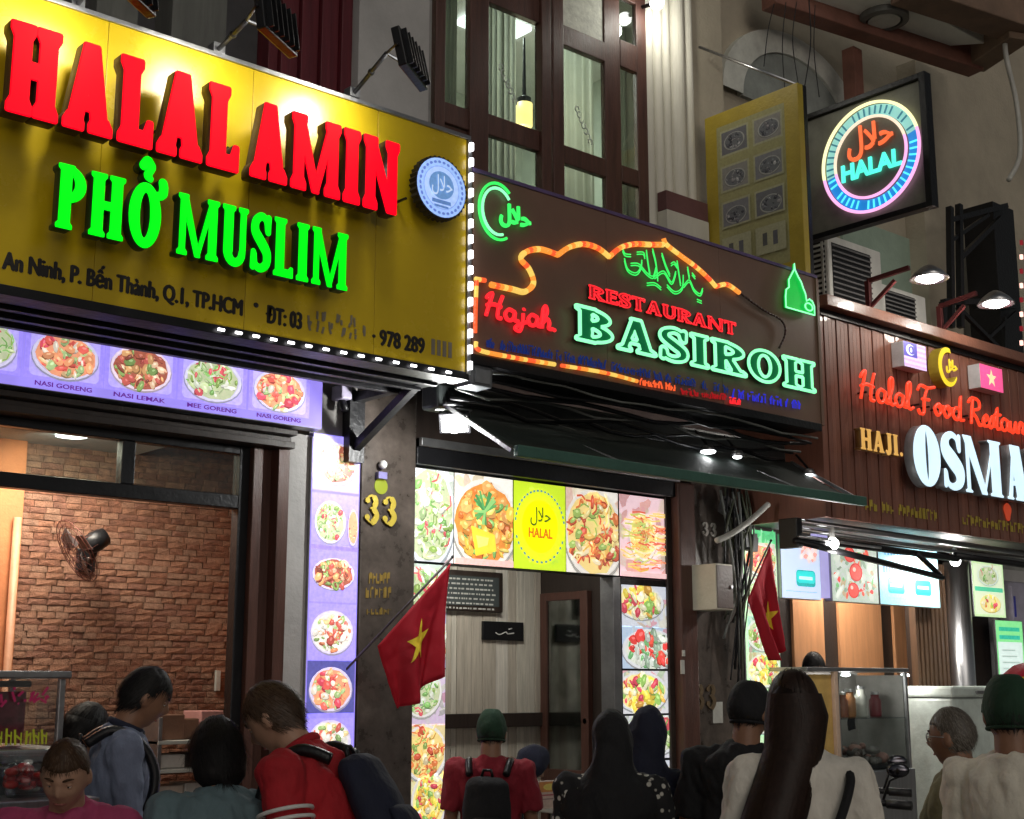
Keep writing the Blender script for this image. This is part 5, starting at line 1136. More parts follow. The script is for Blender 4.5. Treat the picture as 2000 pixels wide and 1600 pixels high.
# ------------------------------------------------------------------ flags
m_flag = M('red flag cloth', (.5, .010, .03), .75, var=.15, bump=.15, bscale=24)
_n = m_flag.node_tree.nodes; _l = m_flag.node_tree.links; _t = _n.new('ShaderNodeBsdfTranslucent'); _t.inputs[0].default_value = (.6, .012, .035, 1); _m = _n.new('ShaderNodeMixShader'); _m.inputs[0].default_value = .4
_l.new(_n['Principled BSDF'].outputs[0], _m.inputs[1]); _l.new(_t.outputs[0], _m.inputs[2]); _l.new(_m.outputs[0], _n['Material Output'].inputs[0])
m_star = M('yellow star cloth', (.85, .62, .03), .75)
def flag(label, A, B, Bd, Ad, y0, pole, star_c, star_r, fold, seed):
    t = thing('flag', label, 'flag', atY(*A, y0)); n, m_ = 26, 22
    A, B, Bd, Ad = [atY(*p, y0) for p in (A, B, Bd, Ad)]
    def S(u, v):
        p = A.lerp(B, u).lerp(Ad.lerp(Bd, u), v); s = u * 9 + v * 1.2 + seed
        wr_ = .006 * mnoise.noise(Vector((u * 14, v * 9, seed))) * min(1, v * 4); return p + Vector((.014 * math.sin(s * 1.3) * v, wr_ + fold * v * (math.sin(s) + .45 * math.sin(2.1 * s + 1)) - .04 * v, -.07 * v * math.sin(math.pi * u) * .5))
    vs = [S(i / n, j / m_) for i in range(n + 1) for j in range(m_ + 1)]; f = MB().add(vs, [(i * (m_ + 1) + j, (i + 1) * (m_ + 1) + j, (i + 1) * (m_ + 1) + j + 1, i * (m_ + 1) + j + 1) for i in range(n) for j in range(m_)]).build('cloth', m_flag, t, smooth=True)
    f.modifiers.new('thick', 'SOLIDIFY').thickness = .002
    # star: fine fan mapped onto the cloth, one on each face
    for off in (-.006, .006):
        b = MB(); uc, vc = star_c; vs = []; K = 10; M_ = 6
        for k in range(K):
            rr = star_r if k % 2 == 0 else star_r * .4; r2 = star_r if (k + 1) % 2 == 0 else star_r * .4
            for s_ in range(M_):
                for e in range(M_ + 1):
                    a0, a1 = 2 * math.pi * k / K, 2 * math.pi * (k + 1) / K; q = (s_) / M_
                    p = Vector((rr * math.cos(a0), rr * math.sin(a0))).lerp(Vector((r2 * math.cos(a1), r2 * math.sin(a1))), q) * (e / M_); vs.append(S(uc + p.x, vc + p.y) + Vector((0, off, 0)))
        R_ = M_ + 1; T_ = K * M_; b.add(vs, [(a * R_ + e, a * R_ + e + 1, ((a + 1) % T_) * R_ + e + 1, ((a + 1) % T_) * R_ + e) for a in range(T_) for e in range(M_)]); b.build('star', m_star, t, smooth=True)
    p0, p1 = atY(*pole[0], -.06), atY(*pole[1], y0); MB().tube([p0, p1], .0065, 8).build('pole', M('dark pole', (.08, .07, .07), .5), t, smooth=True); MB().sph(p1, .009, 8, 6).build('finial', m_black, t)
flag('red flag with yellow star on a slanting pole before the number 33 pillar', (737, 1262), (880, 1100), (842, 1322), (768, 1384), -.55, ((676, 1308), (884, 1088)), (.52, .42), .21, .045, .4)
flag('limp red flag hanging in front of the green menu strip', (1460, 1172), (1503, 1066), (1508, 1262), (1498, 1290), -.5, ((1430, 1215), (1506, 1056)), (.7, .6), .16, .05, 2.)
# ------------------------------------------------------------------ right shop: menus under the sign, awning rails, lamps
GM = lightbox('menu_lightbox', 'tall green and white backlit menu strip behind the limp flag', xz(1454, 1250, -.02)[0], xz(1524, 1250, -.02)[0], .8, xz(1490, 1035, -.02)[1], -.02, .07, m_alu)
x0, x1 = xz(1456, 1250, -.02)[0], xz(1522, 1250, -.02)[0]; ztop = xz(1490, 1037, -.02)[1]
P = Print(31); P.rect(x0, .82, x1, ztop, (.55, .8, .5)); P.rect(x0, ztop - .12, x1, ztop, (.12, .6, .25)); 
for k in range(14): P.ell(P.r.uniform(x0 + .05, x1 - .05), ztop - P.r.uniform(.02, .1), .05, .025, P.r.choice([(.1, .5, .2), (.3, .75, .4)]), 9, P.r.random() * 3, .3)
P.build(frY(0, -.0205, 0), pr, GM, 'header_picture')
for k, (cy, kd, bg) in enumerate([(1095, 'prawn', (.85, .8, .7)), (1165, 'salad', (.75, .85, .7)), (1240, 'salad', (.5, .8, .65)), (1310, 'fruit', (.75, .85, .6)), (1400, 'rice', (.25, .75, .6))]):
    zc = xz(1490, cy, -.02)[1]; tile(GM, x0 + .02, x1 - .02, zc - .125, zc + .125, -.028, tuple(c_ * .75 for c_ in bg), kd, 120 + k, .5, .5, .55, .46, n=80, deco=True, plate=(.7, .75, .68))
def yr(px, py, y=-.05): return xz(px, py, y)
for k, (a, b_, kind) in enumerate([(1526, 1603, 'pill1'), (1624, 1715, 'tomato'), (1717, 1834, 'pill2')]):
    x0, x1 = yr(a, 1130)[0], yr(b_, 1140)[0]; z0 = yr(1680, 1178)[1]; z1 = yr(1680, 1060)[1]
    t = lightbox('menu_lightbox', ['white backlit menu board with one teal label, next to the green strip', 'backlit picture board of tomatoes and vegetables over the timber panels', 'pale cyan backlit menu board with two teal labels over the slats'][k], x0, x1, z0, z1, -.05, .07)
    P = Print(140 + k); w, h = x1 - x0, z1 - z0; P.rect(x0 + .004, z0 + .004, x1 - .004, z1 - .004, [(.58, .7, .92), (.5, .58, .5), (.38, .72, .82)][k])
    if k == 1:
        for q in range(90): P.ell(P.r.uniform(x0 + .05, x1 - .05), P.r.uniform(z0 + .05, z1 - .05), P.r.uniform(.015, .05), P.r.uniform(.01, .03), P.r.choice(FOOD['tomato'] + [(.25, .3, .25), (.5, .4, .25)]), 9, P.r.random() * 3, .25)
        for u, v, r0 in ((.4, .78, .06), (.52, .5, .07), (.45, .2, .06)): P.ell(x0 + w * u, z0 + h * v, r0 * 1.2, r0, (.6, .03, .03), 16); P.ell(x0 + w * u, z0 + h * v, r0, r0 * .85, (.9, .1, .08), 16); P.ell(x0 + w * u - .02, z0 + h * v + .02, r0 * .3, r0 * .25, (1, .6, .5), 10)
    else:
        for cxf in ([.62] if k == 0 else [.27, .72]):
            cx_ = x0 + w * cxf; P.rrect(cx_ - .115, z0 + h * .2, cx_ + .115, z0 + h * .46, .03, (.02, .42, .42)); P.rrect(cx_ - .105, z0 + h * .26, cx_ + .105, z0 + h * .44, .025, (.03, .72, .7)); P.rect(cx_ - .08, z0 + h * .31, cx_ + .08, z0 + h * .36, (.6, .95, .95))
        P.rect(x0 + w * .1, z0 + h * .11, x1 - w * .1, z0 + h * .125, (.35, .5, .75))
        if k == 0:
            for q in range(26): P.ell(x0 + w * P.r.uniform(.5, .95), z0 + h * P.r.uniform(.62, .92), .03, .018, P.r.choice([(.9, .4, .35), (.95, .65, .55), (.95, .85, .8)]), 8, P.r.random() * 3, .3)
        else:
            for q in range(9): P.rect(x0 + w * (.07 + q * .045), z0 + h * .54, x0 + w * (.1 + q * .045), z0 + h * P.r.uniform(.6, .68), (.1, .25, .6)); P.rect(x0 + w * (.1 + q * .05), z0 + h * .84, x0 + w * (.13 + q * .05), z0 + h * .93, (.15, .4, .75))
            P.ell(x0 + w * .72, z0 + h * .78, .09, .05, (.95, .9, .75), 14); P.ell(x0 + w * .75, z0 + h * .76, .05, .03, (.9, .7, .4), 12)
    P.build(frY(0, -.0505, 0), pr, t, 'print')
x0, x1 = yr(1604, 1130)[0], yr(1622, 1130)[0]; lc = MB().box(x0, x1, -.04, .03, yr(1680, 1172)[1], yr(1680, 1050)[1]).build('light_panel', E('lilac panel', (.55, .5, .95), .7)); tag(lc, 'narrow lilac light panel between the white and tomato boards', 'light panel')
for k, (a, b_, py0, py1, lab) in enumerate([(1898, 1960, 1098, 1206, 'pale green menu card with a leaf plate and a yellow dish by the steel column'), (1937, 1990, 1212, 1345, 'green-topped white menu card standing at the right edge')]):
    x0, x1 = yr(a, 1150)[0], yr(b_, 1160)[0]; z1, z0 = yr((a + b_) / 2, py0)[1], yr((a + b_) / 2, py1)[1]
    t = lightbox('menu_lightbox', lab, x0, x1, z0, z1, -.06, .03)
    P = Print(160 + k); w, h = x1 - x0, z1 - z0; P.rect(x0 + .004, z0 + .004, x1 - .004, z1 - .004, (.6, .85, .45) if k == 0 else (.25, .8, .3)); P.rect(x0 + .025, z0 + .025, x1 - .025, z1 - (.025 if k == 0 else h * .32), (.75, .85, .6) if k == 0 else (.7, .85, .8))
    if k == 0: P.dish(x0 + w * .5, z0 + h * .75, w * .33, h * .18, 'salad', (.7, .85, .75), 24); P.rect(x0 + .03, z0 + h * .46, x1 - .03, z0 + h * .54, (.1, .6, .35)); P.dish(x0 + w * .52, z0 + h * .25, w * .32, h * .16, 'fruit', (.9, .75, .3), 24)
    else:
        P.rect(x0 + w * .12, z1 - h * .28, x1 - w * .12, z1 - h * .22, (.04, .5, .35)); P.rect(x0 + w * .12, z1 - h * .16, x1 - w * .12, z1 - h * .1, (.04, .5, .3))
        for q in range(6): P.rect(x0 + w * .18, z0 + h * (.1 + q * .09), x0 + w * P.r.uniform(.5, .85), z0 + h * (.12 + q * .09), (.4, .5, .45))
    P.build(frY(0, -.0605, 0), pr, t, 'print')
RA = thing('retractable_awning', 'folded steel awning rails and arms under the boarded sign', 'awning', (8.5, -.7, 2.5))
for k, (a, b_, y, w, m_) in enumerate([((1553, 1018), (2010, 1082), -.62, .045, m_steel), ((1553, 1033), (2010, 1098), -.66, .03, m_steel), ((1556, 1050), (1870, 1092), -.7, .05, m_black), ((1553, 1056), (1840, 1128), -.74, .045, m_black), ((1560, 1048), (1720, 1070), -.76, .02, m_steel), ((1790, 1080), (1836, 1124), -.74, .04, m_black), ((1866, 1085), (2010, 1105), -.7, .05, m_black)]):
    MB().tube([atY(*a, y), atY(*b_, y)], w / 2, 10).build('rail' if k < 3 else 'arm', m_, RA, smooth=True)
bx('end_plate', m_black, RA, *[xz(q, 1050, -.7)[0] for q in (1545, 1556)], -.75, -.6, xz(1546, 1070, -.7)[1], xz(1546, 1012, -.7)[1], .006)
def globe(label, px, py, y, watt):
    c = atY(px, py, y); t = thing('bulb_lamp', label, 'lamp', c, 'bare bulbs under the boarded sign'); MB().sph(c, .042, 14, 10).build('bulb', m_lamp, t, smooth=True); MB().lathe([(.018, .03), (.02, .09), (.012, .11)], 10, c).build('socket', m_white, t); point('bulb_light', c - Vector((0, .0, .09)), watt, (1, .96, .9), .045)
globe('bare white bulb under the awning rails near the tomato board', 1626, 1062, -.75, 13); globe('bare white bulb at the top of the steel column', 1866, 1096, -.3, 13)
lb = thing('lavender_cabinet', 'pale lavender rounded cabinet at the right edge behind the menu cards', 'cabinet', atY(1990, 1300, .02)); x0 = xz(1972, 1180, -.03)[0]
MB().box(x0, x0 + .7, -.03, .1, xz(1985, 1300, -.03)[1], xz(1985, 1135, -.03)[1]).build('body', M('lavender plastic', (.5, .48, .6), .4), lb, bevel=.05); bx('stripe', M('blue stripe', (.05, .06, .5), .4), lb, x0 + .07, x0 + .1, -.034, -.031, xz(1985, 1205, -.03)[1], xz(1985, 1165, -.03)[1], 0)
# ------------------------------------------------------------------ people
def remesh(mb, voxel, smooth=2, wrinkle=0., wscale=9., seed=0):
    me = mb.mesh('tmp'); o = bpy.data.objects.new('tmp', me)
    r = o.modifiers.new('r', 'REMESH'); r.mode = 'VOXEL'; r.voxel_size = voxel
    if smooth: s = o.modifiers.new('s', 'SMOOTH'); s.factor = .5; s.iterations = smooth
    m2 = evaluate(o); bpy.data.meshes.remove(me)
    if wrinkle:
        n = len(m2.vertices); co = np.empty(n * 3, np.float32); no = np.empty(n * 3, np.float32); m2.vertices.foreach_get('co', co); m2.vertex_normals.foreach_get('vector', no); co = co.reshape(-1, 3); no = no.reshape(-1, 3)
        d = np.empty(n, np.float32)
        for i, c in enumerate(co):
            q = Vector((c[0] * wscale, c[1] * wscale, c[2] * wscale * .6 + c[0] * 4 + seed)); d[i] = mnoise.fractal(q, 1., 2., 3) + .8 * (abs(mnoise.noise(q * 1.7)) - .25)
        co += no * (d * wrinkle)[:, None]; m2.vertices.foreach_set('co', co.ravel()); m2.update()
    return m2
def loft(mb, rings, n=18, mi=0):
    vs = []; N = len(rings)
    for c, rx, ry, ax, ay in rings:
        for k in range(n):
            t = 2 * math.pi * k / n; vs.append(Vector(c) + ax * (rx * math.cos(t)) + ay * (ry * math.sin(t)))
    fs = [(i * n + k, i * n + (k + 1) % n, (i + 1) * n + (k + 1) % n, (i + 1) * n + k) for i in range(N - 1) for k in range(n)] + [tuple(range(n))[::-1], tuple((N - 1) * n + k for k in range(n))]
    mb.add(vs, fs, mi)
def head_r(d):
    """surface point of the head for a unit direction (x right, y forward, z up), centre between the ears"""
    x, y, z = d; p = Vector((x * .076, y * (.094 if y > 0 else .1), z * .118))
    if z < 0:
        t = -z; p.x *= 1 - .34 * t * t; p.y *= 1 - .12 * t
        if y < 0: p.y *= 1 - .35 * t
        p.y += .018 * t * t
    g = lambda cx, cz, sx, sz: math.exp(-((p.x - cx) / sx) ** 2 - ((p.z - cz) / sz) ** 2)
    if y > .3:
        p.y += .024 * g(0, -.022, .012, .02) + .012 * g(0, -.002, .009, .02) + .006 * g(0, .026, .045, .01) + .007 * g(0, -.062, .022, .009) + .006 * g(0, -.098, .02, .014)
        p.y -= .012 * (g(.03, .006, .016, .011) + g(-.03, .006, .016, .011)) + .004 * g(0, -.05, .016, .006) + .003 * g(0, -.078, .02, .008)
        p.y += .006 * (g(.04, -.028, .02, .016) + g(-.04, -.028, .02, .016))
    return p
m_skin = M('skin light', (.42, .24, .16), .5, var=.12, scale=20, bump=.05, bscale=200); m_skin2 = M('skin tan', (.26, .13, .075), .5, var=.12, scale=20, bump=.05, bscale=200)
m_hairb = M('black hair', (.007, .006, .006), .6, spec=.25, var=.4, scale=60); m_hairbr = M('brown hair', (.05, .026, .013), .6, spec=.25, var=.4, scale=60); m_hairg = M('greying hair', (.09, .075, .06), .5, var=.45, scale=60); m_hairr = M('dark chestnut hair', (.01, .006, .005), .65, spec=.15, var=.4, scale=60)
m_shoe = M('dark shoe', (.02, .02, .02), .5); m_trs = M('dark trousers', (.02, .022, .03), .85); m_jean = M('denim', (.04, .06, .11), .9)
HL = {'black hair': M('black hair strands', (.012, .011, .011), .55, spec=.25, var=.4, scale=60), 'brown hair': M('brown hair strands', (.075, .042, .022), .5, var=.4, scale=60), 'dark chestnut hair': M('chestnut strands', (.026, .013, .009), .5, spec=.3, var=.4, scale=60), 'greying hair': M('grey strands', (.2, .18, .15), .5, var=.4, scale=60)}
m_eye = M('eye white', (.6, .58, .55), .3); m_iris = M('iris', (.02, .012, .008), .2)
ex, ey, ez = Vector((1, 0, 0)), Vector((0, 1, 0)), Vector((0, 0, 1))
def person(label, at, heading, H=1.70, lean=0., twist=0., neck=0., turn=0., tilt=0., armR=None, armL=None, skin=None, hair='short', hairm=None, shirt=None, sleeve='short', trousers=None, build=1., hem=.0, seed=0, shirt_parts=None, collar=None, cap=None, glasses=False, curl=.6, legs=((0, 0), (0, 0)), face=True, vox=.0085, scarf_long=True):
    # 'at' is where the head centre is (photo point and distance): stature and foot point follow from it
    def hc_of(s_):
        TL_ = Matrix.Rotation(-R(lean), 3, 'X') @ Matrix.Rotation(R(twist), 3, 'Z')
        return Vector((0, 0, .93 * s_)) + TL_ @ (Vector((0, -.012, .5)) * s_) + (TL_ @ Matrix.Rotation(-R(turn), 3, 'Z') @ Matrix.Rotation(-R(neck) * .7, 3, 'X')) @ Vector((0, .022, .152)) * s_
    tgt = at if isinstance(at, Vector) else D(*at); s = tgt.z / hc_of(1.).z; H = s * 1.72
    at = tgt - Matrix.Rotation(-(YAW + R(heading)), 3, 'Z') @ hc_of(s); r0 = random.Random(seed); skin = skin or m_skin; hairm = hairm or m_hairb
    yawm = YAW + R(heading); W = Matrix.Translation((at[0], at[1], 0)) @ Matrix.Rotation(-yawm, 4, 'Z')
    pel = Vector((0, 0, .93 * s)); TL = Matrix.Rotation(-R(lean), 3, 'X') @ Matrix.Rotation(R(twist), 3, 'Z')
    T = lambda x, y, z: pel + TL @ (Vector((x * build if abs(x) > .02 else x, y, z)) * s)
    tx, ty, tz = TL @ ex, TL @ ey, TL @ ez
    neckb = T(0, -.012, .50); HM = TL @ Matrix.Rotation(-R(turn), 3, 'Z') @ Matrix.Rotation(-R(neck), 3, 'X') @ Matrix.Rotation(R(tilt), 3, 'Y')
    hc = neckb + (TL @ Matrix.Rotation(-R(turn), 3, 'Z') @ Matrix.Rotation(-R(neck) * .7, 3, 'X')) @ Vector((0, .022, .152)) * s
    hp = lambda v: hc + HM @ (Vector(v) * s * .98)
    torso = [(T(0, 0, -.10), .150, .105), (T(0, .005, .0), .158, .11), (T(0, .008, .12), .138, .1), (T(0, .01, .24), .150, .108), (T(0, .006, .35), .168, .112), (T(0, -.002, .445), .165, .095), (T(0, -.01, .488), .11, .075), (T(0, -.012, .51), .062, .06)]
    def tor(f, k0=0, k1=8): return [(c, rx * s * build * 1 + f, ry * s * (.6 + .4 * build) + f, tx, ty) for c, rx, ry in torso[k0:k1]]
    b = MB(); loft(b, tor(0.)); b.tube([T(0, -.012, .47), neckb, hc + HM @ Vector((0, -.012, -.06)) * s], [.066 * s, .06 * s, .056 * s], 14)
    # head
    vs = []; n, m_ = 40, 30
    for i in range(m_ + 1):
        th = math.pi * i / m_
        for k in range(n): ph = 2 * math.pi * k / n; vs.append(hp(head_r((math.sin(th) * math.cos(ph), math.sin(th) * math.sin(ph), math.cos(th)))))
    b.add(vs, [(i * n + k, (i + 1) * n + k, (i + 1) * n + (k + 1) % n, i * n + (k + 1) % n) for i in range(m_) for k in range(n)])
    for sx in (-1, 1): b.sph(hp((sx * .078, -.008, -.012)), (.010 * s, .018 * s, .03 * s), 10, 8, rot=HM)
    # arms and hands
    arms = {}
    for sx, A in ((1, armR), (-1, armL)):
        u, f = A or ((.16, .02, -1), (.04, .22, -1)); u = Vector((u[0] * sx, u[1], u[2])).normalized(); f = Vector((f[0] * sx, f[1], f[2])).normalized()
        sh = T(sx * .182, -.005, .445); el = sh + TL @ u * .28 * s; wr = el + TL @ f * .25 * s; arms[sx] = (sh, el, wr)
        b.tube([T(sx * .12, -.005, .45), sh, sh.lerp(el, .4), el, el.lerp(wr, .3), wr], [.05 * s, .052 * s, .046 * s, .037 * s, .040 * s, .026 * s], 12); b.sph(sh, .054 * s, 12, 8)
        fd = (wr - el).normalized(); side = (TL @ Vector((0, 1, 0))); side = (side - fd * side.dot(fd)); side = side.normalized() if side.length > .1 else fd.orthogonal().normalized(); nn = fd.cross(side) * sx
        pc = wr + fd * .05 * s; loft(b, [(wr + fd * .0, .024 * s, .018 * s, side, nn), (pc, .040 * s, .014 * s, side, nn), (wr + fd * .095 * s, .038 * s, .012 * s, side, nn)], 12)
        for q, L in ((-1.5, .062), (-.5, .07), (.5, .075), (1.5, .068)):
            p0 = wr + fd * .085 * s + side * q * .019 * s; cu = nn * -1 * curl; d1 = (fd + cu * .3).normalized(); d2 = (fd + cu * 1.1).normalized(); d3 = (fd + cu * 2.).normalized(); L *= s
            b.tube([p0, p0 + d1 * L * .45, p0 + d1 * L * .45 + d2 * L * .32, p0 + d1 * L * .45 + d2 * L * .32 + d3 * L * .25], [.0095 * s, .009 * s, .0082 * s, .007 * s], 8)
        p0 = wr + fd * .03 * s + side * .03 * s; d1 = (fd * .6 + side * .8 - nn * .3).normalized(); b.tube([p0, p0 + d1 * .035 * s, p0 + (d1 * .035 + (fd * .9 + side * .3 - nn * .4).normalized() * .03) * s], [.012 * s, .0105 * s, .008 * s], 8)
    # legs and feet
    leg = {}
    for sx, (hipf, knf) in ((1, legs[0]), (-1, legs[1])):
        hip = Vector((sx * .088 * s * build, 0, .9 * s)); d = Matrix.Rotation(R(hipf), 3, 'X') @ Vector((0, 0, -1)); kn = hip + d * .42 * s; d2 = Matrix.Rotation(R(hipf - knf), 3, 'X') @ Vector((0, 0, -1)); an = kn + d2 * .41 * s; an.z = max(an.z, .07 * s); leg[sx] = (hip, kn, an)
        b.tube([hip, hip.lerp(kn, .45), kn, kn.lerp(an, .3), an], [.086 * s, .075 * s, .054 * s, .053 * s, .036 * s], 12); b.tube([an, an + Vector((0, .05, -.03)) * s, an + Vector((0, .16, -.05)) * s], [.038 * s, .036 * s, .03 * s], 10)
    me = remesh(b, vox * s, 2); me.shade_smooth(); o = link('person', me, skin); o.matrix_world = W; tag(o, label, 'person')
    def part(name, mesh, mats, smooth=True, parent=None):
        q = link(name, mesh, mats, None, smooth); q.parent = parent or o; return q
    # clothes
    sh_m = shirt or m_trs; b = MB(); k0 = 0 if hem >= 0 else 1; rg = tor(.022, 0, 7); rg[0] = (T(0, 0, -.10 - hem), rg[0][1] + .012, rg[0][2] + .012, tx, ty); rg[6] = (T(0, -.01, .492), .122 * s * (.5 + .5 * build), .09 * s, tx, ty); rg.append((T(0, -.012, .526), .08 * s, .074 * s, tx, ty)); loft(b, rg)
    for sx in (1, -1):
        sh, el, wr = arms[sx]; inn = T(sx * .10, -.005, .455)
        if sleeve == 'short': b.tube([inn, sh, sh.lerp(el, .45), sh.lerp(el, .78)], [.066 * s, .074 * s, .07 * s, .07 * s], 14)
        elif sleeve == 'long': b.tube([inn, sh, sh.lerp(el, .5), el, el.lerp(wr, .4), el.lerp(wr, .93)], [.064 * s, .07 * s, .06 * s, .052 * s, .05 * s, .04 * s], 14)
        b.sph(sh, .07 * s, 12, 8)
    me = remesh(b, .0105 * s, 2, .017, 10., seed); sh_o = part('shirt', me, sh_m)
    if collar:
        b = MB(); cc = T(0, -.008, .522); b.tube([cc + tx * (.068 * s * math.cos(t)) + ty * (.064 * s * math.sin(t)) + tz * (.012 * math.sin(t) * -1) * s for t in np.linspace(0, 2 * math.pi, 24, endpoint=False)], .016 * s, 8, closed=True); part('collar', b.mesh('collar'), collar, parent=sh_o)
    b = MB(); loft(b, [(T(0, 0, .02), .165 * s * build, .12 * s, tx, ty), (Vector((0, 0, .93 * s)), .172 * s * build, .125 * s, ex, ey), (Vector((0, 0, .82 * s)), .165 * s * build, .115 * s, ex, ey)])
    for sx in (1, -1): hip, kn, an = leg[sx]; b.tube([hip, hip.lerp(kn, .5), kn, kn.lerp(an, .5), kn.lerp(an, .95)], [.1 * s, .092 * s, .074 * s, .066 * s, .06 * s], 14)
    part('trousers', remesh(b, .016 * s, 2, .01, 6., seed + 3), trousers or m_trs)
    for sx in (1, -1): an = leg[sx][2]; b = MB(); loft(b, [(Vector((an.x, an.y - .06 * s, .03)), .03, .02, ex, ez), (Vector((an.x, an.y, .045)), .042, .048, ex, ez), (Vector((an.x, an.y + .1 * s, .035)), .046, .036, ex, ez), (Vector((an.x, an.y + .17 * s, .025)), .03, .022, ex, ez)]); part('shoe', b.mesh('shoe'), m_shoe)
    # hair: shell that hugs the skull, then strands
    def hairline(d): 
        x, y, z = d; return z > (.42 if y > .45 else (.42 - (.45 - y) * 1.15 if y > -.1 else -.35 - .3 * min(1, -y)))
    def shell(scale, rough, low=None):
        vs = []; n, m_ = 44, 32
        for i in range(m_ + 1):
            th = math.pi * i / m_
            for k in range(n):
                ph = 2 * math.pi * k / n; d = (math.sin(th) * math.cos(ph), math.sin(th) * math.sin(ph), math.cos(th)); p = head_r(d)
                k_ = scale * (1 + rough * (mnoise.noise(Vector(d) * 5 + Vector((seed, 0, 0))) + .6 * mnoise.noise(Vector((d[0] * 16, d[1] * 16, d[2] * 5 + seed))))) if hairline(d) else .86
                vs.append(hp(p * k_))
        return vs, [(i * n + k, (i + 1) * n + k, (i + 1) * n + (k + 1) % n, i * n + (k + 1) % n) for i in range(m_) for k in range(n)]
    def strands(count, L, lift, w=.0022, down=.5):
        b = MB()
        for _ in range(count):
            for _t in range(30):
                d = Vector((r0.gauss(0, 1), r0.gauss(0, 1), r0.gauss(0, 1))).normalized()
                if hairline(d): break
            p = head_r(d) * (lift + r0.uniform(-.03, .035)); g = Vector((d.x * .3, -.25 + .5 * d.y, -down)); g = (g - d * g.dot(d) * .85).normalized(); sd = d.cross(g).normalized() * w; l = L * r0.uniform(.5, 1.1); c = p; P = []
            for q in range(4):
                P += [hp(c + sd * (1 - q / 4)), hp(c - sd * (1 - q / 4))]; g = (g + Vector((r0.uniform(-.15, .15), r0.uniform(-.15, .15), -.12)) - d * .06).normalized(); c = c + g * l / 3
            b.add(P, [(0, 1, 3, 2), (2, 3, 5, 4), (4, 5, 7, 6)])
        return b
    ho = None
    if hair in ('short', 'bob', 'thin'):
        sc = {'short': 1.09, 'bob': 1.2, 'thin': 1.045}[hair]; vs, fs = shell(sc, .035 if hair != 'bob' else .05); b = MB().add(vs, fs)
        if hair == 'bob':
            loft(b, [(hp((0, -.02, .05)), .09 * s, .1 * s, HM @ ex, HM @ ey), (hp((0, -.035, -.03)), .098 * s, .088 * s, HM @ ex, HM @ ey), (hp((0, -.045, -.10)), .088 * s, .07 * s, HM @ ex, HM @ ey), (hp((0, -.05, -.135)), .06 * s, .045 * s, HM @ ex, HM @ ey)], 24)
        me = b.mesh('hair'); ho = part('hair', me, hairm); st = strands({'short': 2600, 'bob': 2400, 'thin': 1300}[hair], {'short': .045, 'bob': .12, 'thin': .025}[hair], sc, .0013); part('strands', st.mesh('strands'), HL.get(hairm.name, hairm), True, ho)
    if hair == 'long':
        vs, fs = shell(1.12, .03); b = MB().add(vs, fs); rg = []
        for z, rx, ry, yo in ((.1, .04, .045, -.02), (.05, .078, .088, -.02), (-.02, .092, .088, -.03), (-.12, .086, .07, -.055), (-.22, .088, .062, -.10), (-.32, .092, .055, -.145), (-.45, .096, .05, -.165), (-.6, .094, .044, -.175), (-.74, .06, .028, -.175)): xo = -.36 * max(0, -z - .1); rg.append((hc + HM @ Vector((0, yo, z)) * s if z > -.1 else hc + TL @ Vector((xo, yo, z)) * s, rx * s, ry * s, tx, ty))
        loft(b, rg, 30); ho = part('hair', remesh(b, .011, 10, .009, 7, seed), hairm); st = MB()
        for _ in range(2600):
            t = r0.uniform(0, 2 * math.pi); P = []; j = r0.uniform(-.02, .07); L = r0.randint(4, 6)
            for q in range(1, L + 1):
                c, rx, ry, ax, ay = rg[q]; k_ = 1.03 + j; tt = t + .09 * math.sin(q * .9 + t * 5); cc = c + ax * (rx * k_ * math.cos(tt)) + ay * (ry * k_ * math.sin(tt)); sd = (ax * -math.sin(tt) + ay * math.cos(tt)) * .0017; P += [cc + sd, cc - sd]
            st.add(P, [(2 * q, 2 * q + 1, 2 * q + 3, 2 * q + 2) for q in range(L - 1)])
        for _ in range(1500):
            d = Vector((r0.gauss(0, 1), r0.gauss(0, 1) - .3, abs(r0.gauss(0, 1)))).normalized()
            if not hairline(d): continue
            P = []
            L = r0.randint(4, 11)
            for q in range(L):
                dd = Vector((d.x, d.y, d.z - q * .2)).normalized(); cc = hp(head_r(dd) * (1.13 + .03 * math.sin(d.x * 40))); sd = HM @ Vector((-dd.y, dd.x, 0)).normalized() * .0016; P += [cc + sd, cc - sd]
            st.add(P, [(2 * q, 2 * q + 1, 2 * q + 3, 2 * q + 2) for q in range(L - 1)])
        part('strands', st.mesh('strands'), HL.get(hairm.name, hairm), True, ho)
